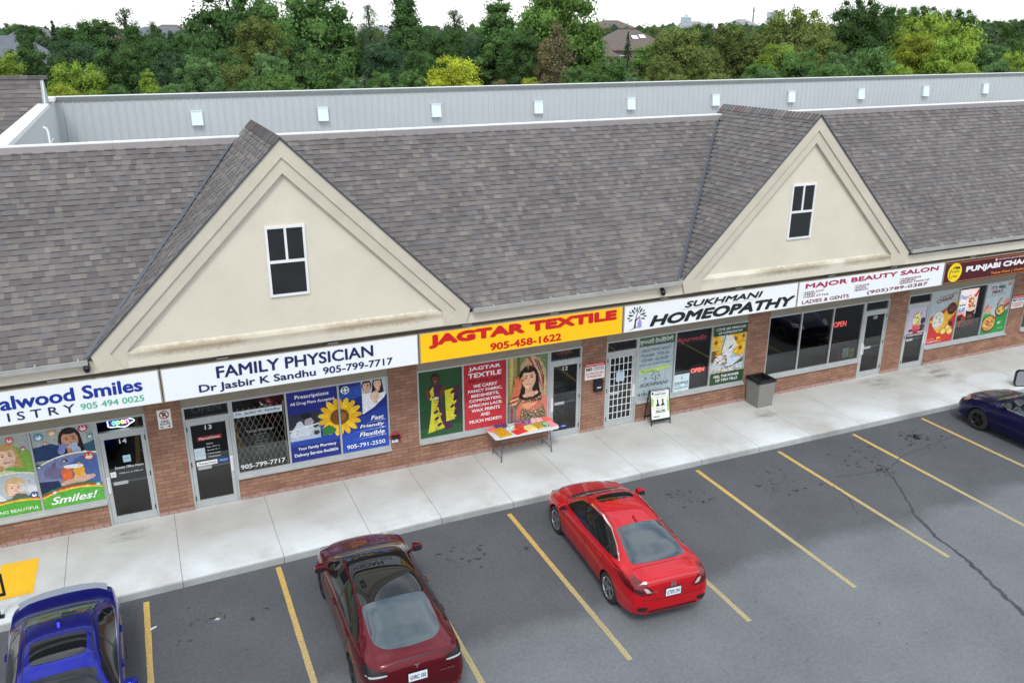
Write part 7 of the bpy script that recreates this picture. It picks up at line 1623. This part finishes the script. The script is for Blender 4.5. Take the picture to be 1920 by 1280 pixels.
GRR, BRR, TANW, BRKW, GRW = (.12, .13, .15), (.125, .098, .085), (.30, .25, .20), (.22, .135, .10), (.34, .32, .30)
house(8, 66, 58, 13, 12, .62, GRR, TANW, "grey-roofed house behind the left wing's roof at the left edge", .15)
house(330, 74, 95, 14, 11, .6, BRR, BRKW, 'brown-roofed brick house half hidden between the first hood and thin trees', -.1, ((-3, .8, 1.6, 1.2),))
house(648, 72, 62, 11, 10, .62, GRR, GRW, 'grey-roofed house with one white window left of the third hood', .1, ((1.5, .5, 1.7, 1.3),))
house(735, 78, 64, 12, 10, .6, BRR, BRKW, 'brown-roofed brick house hidden behind tall dark trees', -.05, ((-1, .6, 1.6, 1.3),))
house(1176, 55, 72, 12.5, 11, .60, BRR, TANW, 'large tan house with brown hip roof and two white skylights', -.12, ((-3.9, .9, 2.3, 1.6), (1.5, .9, 1.6, 1.4)), ((.4, .52), (1.9, .56)))
house(1106, 76, 70, 6.5, 8, .6, BRR, TANW, 'small tan wing of a house left of the one with skylights', -.12, ((-.3, .4, 1.7, 1.3),))
house(1468, 52, 80, 9, 9, .6, GRR, BRKW, 'brick house peeping out left of the yellowing tree', .2, ((-2, .7, 1.4, 1.2),))
house(1505, 57, 84, 10, 9, .6, GRR, TANW, 'grey-roofed house behind the seventh hood', -.1)
for i, (px, py, Y, lab) in enumerate([(190, 52, 150, 'far pale house roof above the far left trees'), (298, 50, 170, 'far grey roof right of the thin left tree'), (318, 46, 190, 'far pale roof left of the giant dark tree'), (1145, 38, 210, 'far roof over the tan house'), (1300, 40, 230, 'far brown roof on the skyline, centre right'), (1390, 36, 240, 'far reddish roof below the mast'), (60, 50, 160, 'far roof at the far left skyline'), (700, 50, 180, 'far roof between tall dark trees')]):
    house(px, py, Y, rt_.uniform(11, 15), 10, .5, rt_.choice([GRR, BRR, (.25, .25, .26)]), rt_.choice([TANW, BRKW, GRW]), lab, rt_.uniform(-.3, .3))
def tower(px, py, Y, wpx, label):
    P, t = at_depth(px, py, Y); w = wpx*t/FPX/2; e = empty('tower_block', label, 'tower', (P.x, Y, 0)); h = P.z
    mb = MB(); mb.box(-w, w, 0, w*1.5, 0, h); mb.box(-w*.3, w*.2, w*.3, w, h, h+3); mb.build('wall', M('pale_concrete', lin(190, 200, 212), .8, var=.05), e)
    mb = MB()
    for k in range(12): mb.box(-w*.95, w*.95, -.25, -.02, h-3.2-3*k, h-1.8-3*k)
    mb.build('window_band', M('tower_glass', lin(150, 170, 190), .2), e)
tower(1458, 23, 900, 22, 'pale high-rise block alone on the right skyline'); tower(1290, 32, 1000, 16, 'faint low pale block on the skyline right of the fifth hood')
P, t = at_depth(1414, 14, 1000); e = empty('chimney_stack', 'thin tall stack on the skyline left of the pale high-rise', 'chimney', (P.x, 1000, 0))
mb = MB(); mb.tube((0, 0, 0), (0, 0, P.z), 1.8, 1.0, 10); mb.build('shaft', M('stack_concrete', lin(150, 150, 150), .9), e); mb = MB(); mb.tube((0, 0, P.z-6), (0, 0, P.z-3), 1.25, 1.2, 10); mb.build('band', M('stack_band', lin(130, 90, 90), .9), e)
